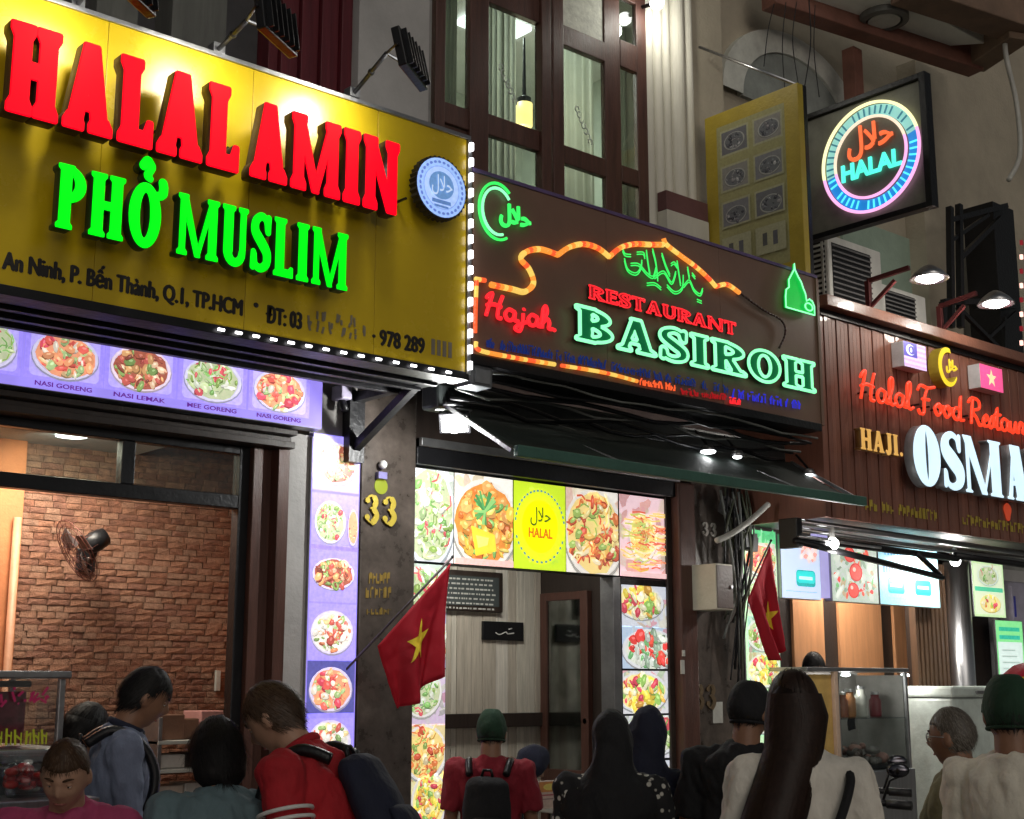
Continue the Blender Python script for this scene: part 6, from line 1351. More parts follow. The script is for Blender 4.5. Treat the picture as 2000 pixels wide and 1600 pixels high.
    if hair == 'scarf':
        b = MB(); vs = []; n, m_ = 40, 28
        for i in range(m_ + 1):
            th = math.pi * i / m_
            for k in range(n):
                ph = 2 * math.pi * k / n; d = Vector((math.sin(th) * math.cos(ph), math.sin(th) * math.sin(ph), math.cos(th))); f = 1.25 if not (d.y > .55 and -.75 < d.z < .5 and abs(d.x) < .55) else .8; vs.append(hp(head_r(d) * f))
        b.add(vs, [(i * n + k, (i + 1) * n + k, (i + 1) * n + (k + 1) % n, i * n + (k + 1) % n) for i in range(m_) for k in range(n)])
        loft(b, [(hc + HM @ Vector((0, -.01, .02)) * s, .092 * s, .1 * s, tx, ty), (hc + HM @ Vector((0, -.02, -.1)) * s, .095 * s, .1 * s, tx, ty), (T(0, -.01, .50), .125 * s, .115 * s, tx, ty), (T(0, -.005, .43), .215 * s, .145 * s, tx, ty), (T(0, .0, .36), .235 * s, .16 * s, tx, ty)] + ([(T(0, .0, .2), .225 * s, .165 * s, tx, ty), (T(0, .0, .12), .2 * s, .15 * s, tx, ty)] if scarf_long else [(T(0, -.01, .27), .17 * s, .15 * s, tx, ty), (T(0, -.02, .2), .07 * s, .13 * s, tx, ty)]), 30)
        part('headscarf', remesh(b, .0115, 3, .013, 7, seed), hairm)
    if cap:
        capm, brim_dir = cap; b = MB(); vs = []; n, m_ = 36, 12
        for i in range(m_ + 1):
            th = math.pi * .63 * i / m_
            for k in range(n): ph = 2 * math.pi * k / n; d = (math.sin(th) * math.cos(ph), math.sin(th) * math.sin(ph), math.cos(th)); q = head_r(d) * 1.14; q.z = min(q.z, .118) + .006; vs.append(hp(q))
        b.add(vs, [(i * n + k, (i + 1) * n + k, (i + 1) * n + (k + 1) % n, i * n + (k + 1) % n) for i in range(m_) for k in range(n)]); b.sph(hp((0, 0, .123)), .007 * s, 8, 6)
        b.tube(vs[-n:], .006 * s, 6, closed=True)
        co = part('cap', b.mesh('cap'), capm); co.modifiers.new('t', 'SOLIDIFY').thickness = .004
        b = MB(); br = []; 
        for t in np.linspace(-1.0, 1.0, 13):
            a = brim_dir * 1.; x = .088 * math.sin(t * 1.25); y0_ = .1 * math.cos(t * 1.25); br += [hp((x, a * y0_, .035)), hp((x * 1.02, a * (y0_ + .075 * math.cos(t * 1.3)), .02 - .012 * abs(t)))]
        b.add(br, [(2 * k, 2 * k + 2, 2 * k + 3, 2 * k + 1) for k in range(12)]); bo = part('brim', b.mesh('brim'), capm, True, co); bo.modifiers.new('t', 'SOLIDIFY').thickness = .004
    if face:
        for sx in (-1, 1):
            e = MB().sph(hp((sx * .03, .0745, .004)), .0095 * s, 12, 8).mesh('eye'); eo = part('eye', e, m_eye); part('iris', MB().sph(hp((sx * .03, .0815, .002)), .0042 * s, 10, 6).mesh('iris'), m_iris, True, eo); part('eyelid', MB().sph(hp((sx * .03, .075, .0095)), (.0135 * s, .0108 * s, .0085 * s), 14, 10, rot=HM).mesh('eyelid'), skin); part('eyelid', MB().sph(hp((sx * .03, .0745, -.0035)), (.0125 * s, .0095 * s, .006 * s), 14, 10, rot=HM).mesh('eyelid'), skin)
            b = MB(); b.tube([hp((sx * (.014 + .034 * t), .0905 - .012 * t * t, .026 + .006 * math.sin(t * 2.4))) for t in np.linspace(0, 1, 6)], [.003 * s, .0045 * s, .0045 * s, .004 * s, .003 * s, .0015 * s], 6); part('eyebrow', b.mesh('eyebrow'), hairm)
        b = MB(); b.tube([hp((.022 * t, .084 - .011 * t * t, -.064 - .002 * t * t)) for t in np.linspace(-1, 1, 9)], [.0015, .003, .0045, .005, .0045, .005, .0045, .003, .0015], 6); part('lips', b.mesh('lips'), M('lips', (.3, .1, .08), .5))
    if glasses:
        b = MB()
        for sx in (-1, 1):
            b.tube([hp((sx * .032 + .023 * math.cos(t), .088, .004 + .018 * math.sin(t))) for t in np.linspace(0, 2 * math.pi, 16, endpoint=False)], .0022, 6, closed=True); b.tube([hp((sx * .055, .084, .008)), hp((sx * .08, .06, .008)), hp((sx * .082, -.01, .0))], .002, 6)
        b.tube([hp((-.009, .092, .006)), hp((.009, .092, .006))], .002, 6); part('glasses', b.mesh('glasses'), m_alu)
    return dict(o=o, W=W, T=T, TL=TL, s=s, arms=arms, hp=hp, part=part, shirt=sh_o, tx=tx, ty=ty, tz=tz)
def backpack(p, label, mat, h=.44):
    T = p['T']; W = p['W']; s = p['s']; t = bpy.data.objects.new('backpack', None); C.objects.link(t); t.matrix_world = W; t.empty_display_size = .1; tag(t, label, 'backpack'); tx, ty = p['tx'], p['ty']
    def add(name, mb, m_, rm=True): q = link(name, remesh(mb, .014, 3, .006, 9, 2) if rm else mb.mesh(name), m_, None, True); q.parent = t
    b = MB(); loft(b, [(T(0, -.165, .42), .08 * s, .035 * s, tx, ty), (T(0, -.175, .39), .12 * s, .058 * s, tx, ty), (T(0, -.185, .25), .135 * s, .07 * s, tx, ty), (T(0, -.18, .06), .135 * s, .07 * s, tx, ty), (T(0, -.17, .01), .12 * s, .055 * s, tx, ty)], 20); add('bag', b, mat)
    b = MB(); loft(b, [(T(0, -.245, .22), .09 * s, .02 * s, tx, ty), (T(0, -.255, .18), .1 * s, .028 * s, tx, ty), (T(0, -.255, .06), .1 * s, .03 * s, tx, ty), (T(0, -.24, .03), .09 * s, .02 * s, tx, ty)], 18); add('pocket', b, mat)
    for sx in (-1, 1):
        b = MB(); b.tube([Vector(v) for v in spline([tuple(T(sx * .1, -.14, .43)), tuple(T(sx * .115, -.06, .498)), tuple(T(sx * .115, .06, .47)), tuple(T(sx * .125, .142, .36)), tuple(T(sx * .15, .13, .2)), tuple(T(sx * .17, .02, .08)), tuple(T(sx * .14, -.13, .05))], 6)], .02 * s, 8); add('strap', b, m_black, False)
    b = MB(); b.tube([T(-.03, -.165, .42), T(-.02, -.165, .455), T(.02, -.165, .455), T(.03, -.165, .42)], .008, 6); add('handle', b, m_black, False); return t
def cl(name, c, r=.85, v=.2): return M(name, c, r, var=v, scale=9, bump=.75, bscale=17, stretch=(1, 1, .6))
c_pink = cl('pink shirt', (.4, .05, .14)); c_blue = cl('grey-blue shirt', (.17, .2, .29)); c_teal = cl('grey-teal shirt', (.11, .17, .19)); c_red = cl('red polo', (.42, .012, .02)); c_crim = cl('crimson shirt', (.25, .012, .025)); c_navy = cl('navy cloth', (.012, .015, .035)); c_blk = cl('black cloth', (.009, .009, .011)); c_white = cl('cream white blouse', (.74, .7, .62)); c_tee = cl('off-white tee', (.76, .71, .6)); c_olive = cl('olive shirt', (.2, .18, .1)); c_grn = cl('dark green cap cloth', (.012, .045, .022))
# floral black and white cloth
m_flo = bpy.data.materials.new('black and white floral cloth'); m_flo.use_nodes = True; n_ = m_flo.node_tree.nodes; l_ = m_flo.node_tree.links; tc = n_.new('ShaderNodeTexCoord'); vo = n_.new('ShaderNodeTexVoronoi'); vo.inputs['Scale'].default_value = 34; l_.new(tc.outputs['Object'], vo.inputs[0]); cr_ = n_.new('ShaderNodeValToRGB'); cr_.color_ramp.elements[0].position = .26; cr_.color_ramp.elements[0].color = (.6, .58, .52, 1); cr_.color_ramp.elements[1].position = .36; cr_.color_ramp.elements[1].color = (.012, .012, .014, 1); l_.new(vo.outputs['Distance'], cr_.inputs[0]); l_.new(cr_.outputs[0], n_['Principled BSDF'].inputs['Base Color']); n_['Principled BSDF'].inputs['Roughness'].default_value = .85
DOWN = ((.2, .1, -1), (-.1, .9, -.25)); REACH = ((.2, .35, -1), (-.25, 1, .1))
p1 = D(128, 1512, 4.0); A1 = person('youngster in pink shirt with short brown hair looking down, front left', p1, 168, 1.46, lean=20, neck=8, turn=8, hair='thin', armR=((.15, .3, -.9), (-.5, .8, .25)), armL=((.15, .3, -.9), (-.5, .8, .3)), hairm=m_hairbr, shirt=c_pink, seed=1, skin=m_skin, trousers=m_jean)
wr = A1['W'] @ A1['arms'][1][2]; wl_ = A1['W'] @ A1['arms'][-1][2]; ph_c = (wr + wl_) / 2 + Vector((0, -.0, .07)); cup = thing('paper_cup', 'white paper cup held by the youngster in pink', 'cup', ph_c); MB().lathe([(.03, -.05), (.042, .05), (.044, .052), (.040, .05), (.029, -.046)], 20, ph_c).build('cup', m_white, cup, smooth=True); MB().lathe([(.0, .051), (.0435, .051), (.0435, .058), (0, .06)], 20, ph_c).build('lid', m_greywhite, cup)
p2 = D(168, 1425, 6.2); person('dark-haired person half hidden behind the man in grey-blue', p2, 60, 1.52, neck=15, hair='bob', shirt=c_blk, seed=2, skin=m_skin2, face=False)
p3 = D(283, 1362, 5.5); A3 = person('slim man in grey-blue shirt looking down, before the brick room', p3, 70, 1.66, lean=13, neck=12, turn=-4, armR=((.12, .35, -.9), (-.05, 1, .12)), armL=((.1, .35, -.9), (.0, 1, -.1)), shirt=c_blue, sleeve='long', seed=3, skin=m_skin2, collar=c_navy, build=.92); backpack(A3, 'dark sling pack on the man in grey-blue', c_navy)
p4 = D(422, 1474, 4.4); person('bob-haired person in grey-teal shirt seen from behind, beside the red polo', p4, -25, 1.53, lean=18, neck=4, hair='bob', shirt=c_teal, seed=4, face=False, build=1.05)
p5 = D(536, 1402, 4.5); A5 = person('man in red polo with white sleeve stripes bowing his head', p5, -75, 1.70, lean=26, neck=10, turn=4, armR=((.2, .35, -.95), (-.1, .8, -.7)), armL=((.14, .2, -1), (-.1, .7, -.75)), hairm=m_hairbr, shirt=c_red, seed=5, collar=c_red, build=1.12, trousers=m_trs); backpack(A5, 'navy backpack on the man in red polo', c_navy)
for sx in (-1, 1):
    sh, el, _ = A5['arms'][sx]; ax = (el - sh).normalized()
    for k in range(3):
        c = sh.lerp(el, .40 + k * .1); u = ax.orthogonal().normalized(); v = ax.cross(u); b = MB(); b.tube([c + (u * math.cos(t) + v * math.sin(t)) * .083 for t in np.linspace(0, 2 * math.pi, 24, endpoint=False)], .0065, 6, closed=True); A5['part']('sleeve_stripe', b.mesh('sleeve_stripe'), m_white, True, A5['shirt'])
p6 = D(960, 1430, 6.7); A6 = person('person in crimson shirt and dark green cap seen from behind', p6, 6, 1.50, neck=8, hair='thin', shirt=c_crim, cap=(c_grn, 1), seed=6, skin=m_skin2, face=False); backpack(A6, 'black backpack on the person in crimson', c_blk)
p7 = D(1040, 1492, 7.3); person('small figure in navy headscarf bending by the table', p7, 70, 1.36, lean=15, neck=25, hair='scarf', hairm=c_navy, shirt=c_navy, sleeve='long', seed=7)
p8 = D(1196, 1446, 5.3); person('woman in black headscarf and floral top seen from behind', p8, 10, 1.53, neck=10, hair='scarf', hairm=c_blk, shirt=m_flo, sleeve='long', seed=8, face=False, hem=.2, scarf_long=False)
p9 = D(1266, 1440, 5.7); person('woman in navy headscarf right of the black headscarf', p9, 35, 1.56, neck=10, turn=-10, hair='scarf', hairm=c_navy, shirt=c_navy, sleeve='long', seed=9, face=False, build=1.1)
p10 = D(1464, 1390, 5.4); person('man in black shirt and black cap seen from behind', p10, 20, 1.64, neck=8, turn=25, hair='thin', shirt=c_blk, cap=(c_blk, 1), seed=10, skin=m_skin2, build=1.15, face=False)
p11 = D(1550, 1386, 4.3); A11 = person('woman with very long dark hair in a cream blouse seen from behind', p11, 8, 1.66, neck=4, turn=-12, hair='long', hairm=m_hairr, shirt=c_white, sleeve='long', seed=11, armR=((.28, .0, -1), (.0, .5, -1)), armL=((.25, .0, -1), (0, .4, -1)), face=False, build=.9)
T = A11['T']; bg_ = bpy.data.objects.new('shoulder_bag', None); C.objects.link(bg_); bg_.matrix_world = A11['W']; tag(bg_, 'black shoulder bag strap and pouch on the long-haired woman', 'bag')
q = link('strap', MB().tube([Vector(v) for v in spline([tuple(T(.13, .05, .47)), tuple(T(.17, -.09, .44)), tuple(T(.08, -.155, .25)), tuple(T(-.1, -.155, .05)), tuple(T(-.2, -.05, -.05))], 8)], .014, 8).mesh('strap'), c_blk, None, True); q.parent = bg_
b = MB(); loft(b, [(T(-.24, -.02, .05), .05, .09, A11['tx'], A11['ty']), (T(-.25, -.02, -.05), .065, .13, A11['tx'], A11['ty']), (T(-.25, -.02, -.16), .06, .13, A11['tx'], A11['ty'])], 16); q = link('pouch', remesh(b, .012, 2), c_blk, None, True); q.parent = bg_
p12 = atY(1590, 1308, .3); person('person behind the glass counter, only the dark hair showing', p12, 200, 1.74, neck=20, armR=((.06, -.05, -1), (0, .02, -1)), armL=((.06, -.05, -1), (0, .02, -1)), shirt=c_blk, seed=12, skin=m_skin2)
p13 = D(1860, 1440, 5.0); person('older man in olive shirt with glasses and cropped grey hair', p13, -58, 1.52, neck=4, turn=8, hair='thin', hairm=m_hairg, shirt=c_olive, seed=13, glasses=True, skin=m_skin2, collar=c_olive)
p14 = D(1972, 1394, 4.3); person('man in off-white tee and dark green cap seen from behind', p14, 45, 1.62, neck=6, turn=-32, hair='thin', shirt=c_tee, cap=(c_grn, 1), seed=14, skin=m_skin2, build=.98, face=False)
p15 = D(-95, 1405, 3.6); A15 = person('person in black jacket with pale piping at the left edge', p15, 60, 1.42, lean=12, neck=20, shirt=c_blk, sleeve='long', seed=15, face=False)
sh, el, wr = A15['arms'][1]; A15['part']('piping', MB().tube([sh.lerp(el, t) + A15['TL'] @ Vector((.055, -.055, .012)) for t in (-.1, .2, .5, .8, 1.)], .006, 6).mesh('piping'), m_greywhite, True, A15['shirt'])
# ------------------------------------------------------------------ counters, carts and goods at street level
m_gl2 = GLASS('display glass', (.92, .95, .95), .03, .12)
# food cart on the left
YC = -.95
x1c, zt_ = xz(132, 1326, YC); zb_ = xz(60, 1462, YC)[1]; x0c = 1.0
FC = thing('food_cart', 'glass-cased food cart with red and yellow lettering at the left edge', 'food cart', (1.6, YC, 0))
for a in (x0c, x1c - .03):
    for d in (YC, YC + .5): bx('post', m_alu, FC, a, a + .025, d, d + .025, zb_, zt_, .003)
bx('roof', m_alu, FC, x0c - .02, x1c + .01, YC - .02, YC + .55, zt_ + .001, zt_ + .03, .006); bx('counter', m_steel, FC, x0c - .05, x1c + .03, YC - .06, YC + .58, zb_ - .05, zb_ - .001, .006); bx('cabinet', M('dark cart panel', (.05, .055, .06), .4), FC, x0c, x1c, YC, YC + .5, .12, zb_ - .051, .01)
bx('pane', m_gl2, FC, x0c + .03, x1c - .03, YC + .01, YC + .014, zb_, zt_, 0); bx('pane', m_gl2, FC, x1c - .016, x1c - .012, YC + .03, YC + .49, zb_, zt_, 0)
for a in (x0c + .1, x1c - .2): MB().lathe([(.0, -.03), (.1, -.03), (.11, 0), (.1, .03), (0, .03)], 20, (a, YC + .25, .1), 'Y').build('wheel', m_black, FC)
MB().tube([(x0c, YC + .05, zt_ - .02), (xz(70, 1330, YC)[0], YC + .05, zt_ - .02)], .012, 8).build('lamp_tube', m_black, FC, smooth=True)
r_ = random.Random(6); zm = (zb_ + zt_) / 2
m_mag = E('magenta lettering', (.55, .02, .12), .16); m_lim = E('lime lettering', (.4, .42, .02), .25)
b = MB(); c2 = MB()
xx = x0c + .05
while xx < x1c - .06:
    w = r_.uniform(.022, .034); z = zm + .03
    for q in range(3): a = Vector((xx + r_.uniform(0, w), YC - .004 - .001 * q, z + r_.uniform(0, .06))); b.bar(a, a + Vector((r_.uniform(-.03, .03), 0, r_.uniform(-.04, .04))), .009, .003)
    a = Vector((xx, YC - .004, zb_ + .015)); h = r_.uniform(.05, .09); c2.bar(a, a + Vector((r_.uniform(-.01, .01), 0, h)), .008, .003); c2.bar(a + Vector((.001, -.001, h * .6)), a + Vector((w * .7, -.001, h * r_.uniform(.3, .9))), .007, .003); c2.bar(a + Vector((w * .6, -.002, 0)), a + Vector((w * .6, -.002, h * .8)), .007, .003); xx += w + .008
b.build('red_lettering', m_mag, FC)['kind'] = 'stuff'; c2.build('yellow_lettering', m_lim, FC)['kind'] = 'stuff'
bx('inner_sheet', M('dull red sheet', (.2, .03, .05), .6, var=.5, scale=14), FC, x0c + .05, x1c - .04, YC + .3, YC + .31, zb_ + .01, zt_ - .05, 0)
def blobs(n, x0, x1, y0, y1, z0, z1, mats, parent, name, r0, rr=(.02, .045), seed=0):
    r = random.Random(seed)
    for k in range(n):
        c = (r.uniform(x0, x1), r.uniform(y0, y1), r.uniform(z0, z1)); MB().sph(c, (r.uniform(*rr), r.uniform(*rr), r.uniform(*rr) * .7), 8, 6, rot=Matrix.Rotation(r.uniform(0, 3), 3, 'Z')).build(name, r.choice(mats), parent, smooth=True)
c = atY(55, 1512, YC - .25); bk = thing('glass_bowl', 'glass bowl of red chillies below the cart counter', 'bowl', c); bk_m = [M('chilli red', (.5, .015, .01), .35), M('deep red', (.3, .01, .01), .4)]
MB().lathe([(.07, -.08), (.1, -.02), (.13, .07), (.125, .07), (.095, -.02), (.065, -.074)], 24, c).build('bowl', m_gl2, bk, smooth=True); blobs(26, c.x - .07, c.x + .07, c.y - .07, c.y + .07, c.z - .05, c.z + .03, bk_m, bk, 'chilli', 0, (.012, .03), 3)
st = thing('side_stand', 'low steel stand carrying the chilli bowl', 'stand', (c.x, c.y, 0)); bx('top', m_steel, st, c.x - .2, c.x + .2, c.y - .18, c.y + .15, c.z - .11, c.z - .081, .004)
for a in (-.17, .17):
    for d in (-.15, .12): bx('leg', m_alu, st, c.x + a - .012, c.x + a + .012, c.y + d - .012, c.y + d + .012, 0, c.z - .111, .002)
# shelf of packed goods inside the brick room
gx0, gx1 = xz(318, 1420, .55)[0], xz(440, 1420, .55)[0]
SHF = thing('goods_shelf', 'low shelf against the brick wall holding packed goods', 'shelf', ((gx0 + gx1) / 2, .55, 0))
lev = [xz(370, py, .55)[1] for py in (1445, 1500, 1560, 1640)]
for z in lev: bx('board', m_greywhite, SHF, gx0 - .05, gx1 + .1, .5, .9, z - .02, z, .003)
for a in (gx0 - .05, gx1 + .07): bx('upright', m_alu, SHF, a, a + .025, .501, .899, 0, lev[0] + .12, .003)
mm = [M('pale carton', (.55, .45, .38), .7), M('pink carton', (.45, .22, .2), .7), M('brown packet', (.16, .08, .05), .6), M('white packet', (.62, .58, .54), .5), M('dark packet', (.04, .03, .03), .5)]
r_ = random.Random(12); cnt = 0; words_ = {0: 'pale', 1: 'pink', 2: 'brown', 3: 'white', 4: 'dark'}
for li, z in enumerate(lev[:3]):
    x = gx0; num = 0
    while x < gx1 - .05:
        num += 1; w = r_.uniform(.1, .2); h = r_.uniform(.06, .13) if li else r_.uniform(.08, .16); k = r_.randrange(5); o = MB().box(x, x + w - .01, .56 + r_.uniform(0, .06), .8, z + .001, z + h).build('carton', mm[k], bevel=.006)
        tag(o, '%s packet, %s from the left on the %s board of the goods shelf' % (words_[k], ['first', 'second', 'third', 'fourth', 'fifth', 'sixth', 'seventh', 'eighth', 'ninth'][num - 1], ['top', 'second', 'third'][li]), 'carton', 'packed goods on the shelf'); x += w
# fan on the brick wall
c = atY(178, 1062, YB - .32); FN = thing('wall_fan', 'black wall fan with wire guard on the brick wall', 'fan', (c.x, YB, c.z))
q = Vector((-.86, .02, -.5)).normalized().to_track_quat('Z', 'Y'); Mq = q.to_matrix(); g0 = c + q @ Vector((0, 0, .09))
b = MB()
for rr in (.06, .11, .155, .185): b.tube([g0 + q @ Vector((rr * math.cos(t), rr * math.sin(t), .03 * (1 - rr / .19))) for t in np.linspace(0, 6.283, 28, endpoint=False)], .0025, 5, closed=True)
for k in range(18): t = k * 6.283 / 18; b.tube([g0 + q @ Vector((.02 * math.cos(t), .02 * math.sin(t), .03)), g0 + q @ Vector((.185 * math.cos(t), .185 * math.sin(t), 0)), g0 + q @ Vector((.17 * math.cos(t), .17 * math.sin(t), -.05))], .0018, 4)
b.build('guard', M('copper-grey wire', (.14, .05, .04), .4, metal=.6), FN, smooth=True)
for k in range(3):
    t = k * 2.094; vs = [g0 + q @ Vector((rr * math.cos(t + a), rr * math.sin(t + a), -.02 + .03 * a)) for rr, a in ((.03, -.3), (.15, -.1), (.165, .5), (.12, .8), (.03, .4))]; MB().add(vs, [(0, 1, 2, 3, 4)]).build('blade', M('grey blade', (.12, .1, .1), .4), FN).modifiers.new('t', 'SOLIDIFY').thickness = .003
MB().lathe([(.0, -.1), (.05, -.09), (.06, -.03), (.05, .03), (0, .05)], 16, c + q @ Vector((0, 0, .0)), Mq).build('motor', m_black, FN, smooth=True); b = MB(); b.tube([c + q @ Vector((0, 0, -.05)), c + Vector((.07, .14, -.08)), Vector((c.x + .1, YB - .03, c.z - .07))], .018, 8); b.build('arm', m_black, FN, smooth=True); bx('base', m_black, FN, c.x + .05, c.x + .16, YB - .04, YB - .012, c.z - .13, c.z - .0, .008); MB().sph((c.x + .11, YB - .05, c.z - .06), .012, 8, 6).build('knob', m_white, FN)
c = atY(424, 1330, YB - .02); o = MB().box(c.x - .016, c.x + .016, YB - .035, YB - .016, c.z - .06, c.z + .06).build('wall_switch', m_greywhite, bevel=.003); tag(o, 'narrow white switch plate on the brick wall', 'switch')
# table with menu stand in front of the middle shop
tz_ = xz(1120, 1535, -.35)[1]; tx0, tx1 = xz(1050, 1560, -.35)[0], xz(1185, 1560, -.35)[0]
TBL = thing('table', 'small table with food trays before the middle shop entrance', 'table', ((tx0 + tx1) / 2, -.35, 0)); bx('top', m_greywhite, TBL, tx0, tx1, -.5, .0, tz_ - .13, tz_ - .1, .005)
for a in (tx0 + .04, tx1 - .07):
    for d in (-.47, -.06): bx('leg', m_alu, TBL, a, a + .03, d, d + .03, 0, tz_ - .131, .003)
TR = thing('food_tray', 'tray of brown and red food on the table', 'tray', ((tx0 + tx1) / 2 + .15, -.35, tz_ - .1)); bx('tray', m_steel, TR, tx0 + .24, tx1 - .02, -.46, -.08, tz_ - .099, tz_ - .07, .01); blobs(36, tx0 + .28, tx1 - .06, -.44, -.12, tz_ - .06, tz_ - .01, [M('brown food', (.22, .08, .04), .4), M('red food', (.4, .05, .03), .35), M('ochre food', (.4, .22, .06), .4)], TR, 'food_piece', 0, (.02, .05), 4)
c = atY(1074, 1562, -.5); MS = thing('menu_stand', 'small upright menu stand with pink header at the left of the table', 'menu stand', c); bx('card', M('cream card', (.62, .5, .42), .6), MS, c.x - .085, c.x + .085, -.5, -.485, tz_ - .099, tz_ + .05, .002)
P = Print(200); P.rect(c.x - .08, tz_ - .09, c.x + .08, tz_ + .045, (.6, .45, .38)); P.rect(c.x - .08, tz_ - .01, c.x + .08, tz_ + .045, (.6, .25, .08)); P.ell(c.x, tz_ + .017, .05, .018, (.75, .6, .15), 12); P.rect(c.x - .06, tz_ - .03, c.x + .06, tz_ - .022, (.4, .1, .12)); P.rect(c.x - .06, tz_ - .05, c.x + .03, tz_ - .044, (.3, .2, .2)); P.build(frY(0, -.5005, 0), PRINT('unlit print', 0.), MS, 'print')
# crate and pot at the pillar foot
for k, (px, lab) in enumerate(((830, 'grey plastic crate at the foot of the bright menu strip'),)):
    c = atY(px, 1592, -.2); cr = thing('crate', lab, 'crate', (c.x, -.2, 0)); bx('base', M('grey crate', (.2, .2, .21), .5), cr, c.x - .2, c.x + .2, -.35, -.05, 0, .03, .004)
    for q in range(6): bx('rail', M('grey crate', (.2, .2, .21), .5), cr, c.x - .2, c.x + .2, -.352, -.34, .05 + q * .145, .13 + q * .145, .004); bx('rail', M('grey crate', (.2, .2, .21), .5), cr, c.x - .2, c.x - .19, -.339, -.05, .05 + q * .145, .13 + q * .145, .004)
# glass counter of the right shop
yc = -.35; x0, x1, z0, z1 = RY(1634, 1312, 1782, 1500, yc)
GC = thing('glass_counter', 'aluminium-framed glass food counter of the right shop', 'counter', ((x0 + x1) / 2, yc, 0))
for a in (x0, x1 - .025):
    for d in (yc, yc + .45): bx('post', m_alu, GC, a, a + .025, d, d + .025, z0, z1, .003)
bx('top', m_alu, GC, x0 - .35, x1 + .01, yc - .01, yc + .49, z1 + .001, z1 + .03, .004); bx('base', m_steel, GC, x0 - .35, x1 + .01, yc - .02, yc + .5, 0, z0 - .001, .008); zs = z0 + (z1 - z0) * .52
bx('shelf', m_gl2, GC, x0 + .026, x1 - .026, yc + .02, yc + .44, zs, zs + .008, 0); bx('pane', m_gl2, GC, x0 + .026, x1 - .026, yc + .008, yc + .012, z0, z1, 0); bx('side_panel', M('ochre panel', (.5, .33, .1), .5), GC, x0 - .33, x0 - .01, yc + .02, yc + .03, z0, z1 - .02, .003); bx('end_panel', M('grey panel', (.3, .29, .27), .5), GC, x1 - .024, x1 - .004, yc + .03, yc + .44, z0, z1 - .02, 0); bx('back_panel', M('grey panel', (.3, .29, .27), .5), GC, x0, x1, yc + .44, yc + .449, z0, z1, 0); bx('corner_post', M('beige post', (.55, .4, .3), .5), GC, x0 - .045, x0 - .002, yc - .012, yc + .02, z0 - .1, z1, .004)
for px_ in (1652, 1768):
    c = atY(px_, 1330, yc + .2); lp_ = MB().lathe([(.0, .012), (.03, .012), (.035, -.006), (0, -.012)], 14, (c.x, c.y, z1 - .02)).build('counter_lamp', m_lampw, GC, smooth=True); point('counter_lamp_light', (c.x, c.y, z1 - .06), 3.2, (1, .95, .88), .03)
def jar(px, py, lab, m1, h=.14, r=.045):
    c = atY(px, py, yc + .2); t = thing('jar', lab, 'jar', (c.x, c.y, zs + .009)); o_ = (c.x, c.y, zs + .009); MB().lathe([(r * .9, 0), (r, .01), (r, h * .75), (r * .7, h * .85), (r * .7, h)], 16, o_).build('glass', m1, t, smooth=True); MB().lathe([(r * .75, h), (r * .75, h + .02), (0, h + .022)], 16, o_).build('lid', m_steel, t)
for k, (px, m1, lab) in enumerate([(1645, M('brown jar', (.25, .09, .05), .3), 'brown jar at the left end of the counter shelf'), (1660, M('amber jar', (.35, .16, .06), .3), 'amber jar second on the counter shelf'), (1682, M('milky jar', (.5, .5, .45), .25), 'milky jar in the middle of the counter shelf'), (1710, M('maroon jar', (.2, .03, .04), .3), 'maroon jar right of the milky jar'), (1738, M('grey jar', (.18, .18, .17), .3), 'grey jar near the right end of the counter shelf'), (1756, M('dark jar', (.06, .05, .05), .3), 'dark jar at the right end of the counter shelf')]): jar(px, 1390, lab, m1, .16 + .02 * (k % 3))
pl_ = thing('food_tray', 'dark tray of fried food on the floor of the glass counter', 'tray', ((x0 + x1) / 2, yc + .2, z0)); bx('tray', m_black, pl_, x0 + .06, x1 - .06, yc + .05, yc + .4, z0 + .001, z0 + .03, .01); blobs(40, x0 + .1, x1 - .1, yc + .08, yc + .36, z0 + .05, z0 + .16, [M('dark fried', (.07, .05, .04), .4), M('grey fried', (.15, .14, .13), .4), M('pinkish food', (.3, .17, .14), .4)], pl_, 'food_piece', 0, (.025, .06), 9)
area('shop_light', (9.2, .3, 2.62), (9.3, .42, 0), 1.6, .15, 44, (1, .93, .82)); o = MB().box(8.4, 10.0, .2, .27, 2.64, 2.68).build('fill_tube', m_lampw, G)  # area light and tube added to brighten the timber panels
# freezer, conical hat
xf0, xf1, zf0, zf1 = RY(1858, 1340, 1992, 1490, -.45); FZ = thing('freezer', 'white chest freezer with raised lid at the right', 'freezer', (xf0, -.45, 0)); m_fz = M('cool white enamel', (.55, .62, .58), .35)
bx('body', m_fz, FZ, xf0, xf1, -.45, .05, .05, zf1 - .09, .02); bx('lid', m_fz, FZ, xf0 - .015, xf1 + .015, -.47, .06, zf1 - .085, zf1, .02); bx('seal', M('grey seal', (.2, .22, .21), .6), FZ, xf0 + .005, xf1 - .005, -.452, .04, zf1 - .092, zf1 - .084, 0); bx('handle', m_alu, FZ, xf0 + .3, xf0 + .5, -.485, -.471, zf1 - .06, zf1 - .035, .004)
c = D(2010, 1364, 6.6); HT = thing('parasol', 'red parasol top with a yellow star behind the green cap', 'parasol', (c.x, c.y, 0)); MB().lathe([(.004, .17), (.06, .155), (.13, .10), (.19, .02), (.21, -.06), (.2, -.06), (.18, .02), (.12, .09), (.0, .15)], 24, c).build('canopy', M('red satin', (.5, .01, .04), .35), HT, smooth=True); MB().tube([(c.x, c.y, 0), (c.x, c.y, c.z + .15)], .012, 8).build('pole', m_alu, HT)
pts = []; 
for k in range(10):
    rr = .085 if k % 2 == 0 else .036; a = k * math.pi / 5; u, v = rr * math.sin(a), rr * math.cos(a); pts.append((u + .05, v - .03))
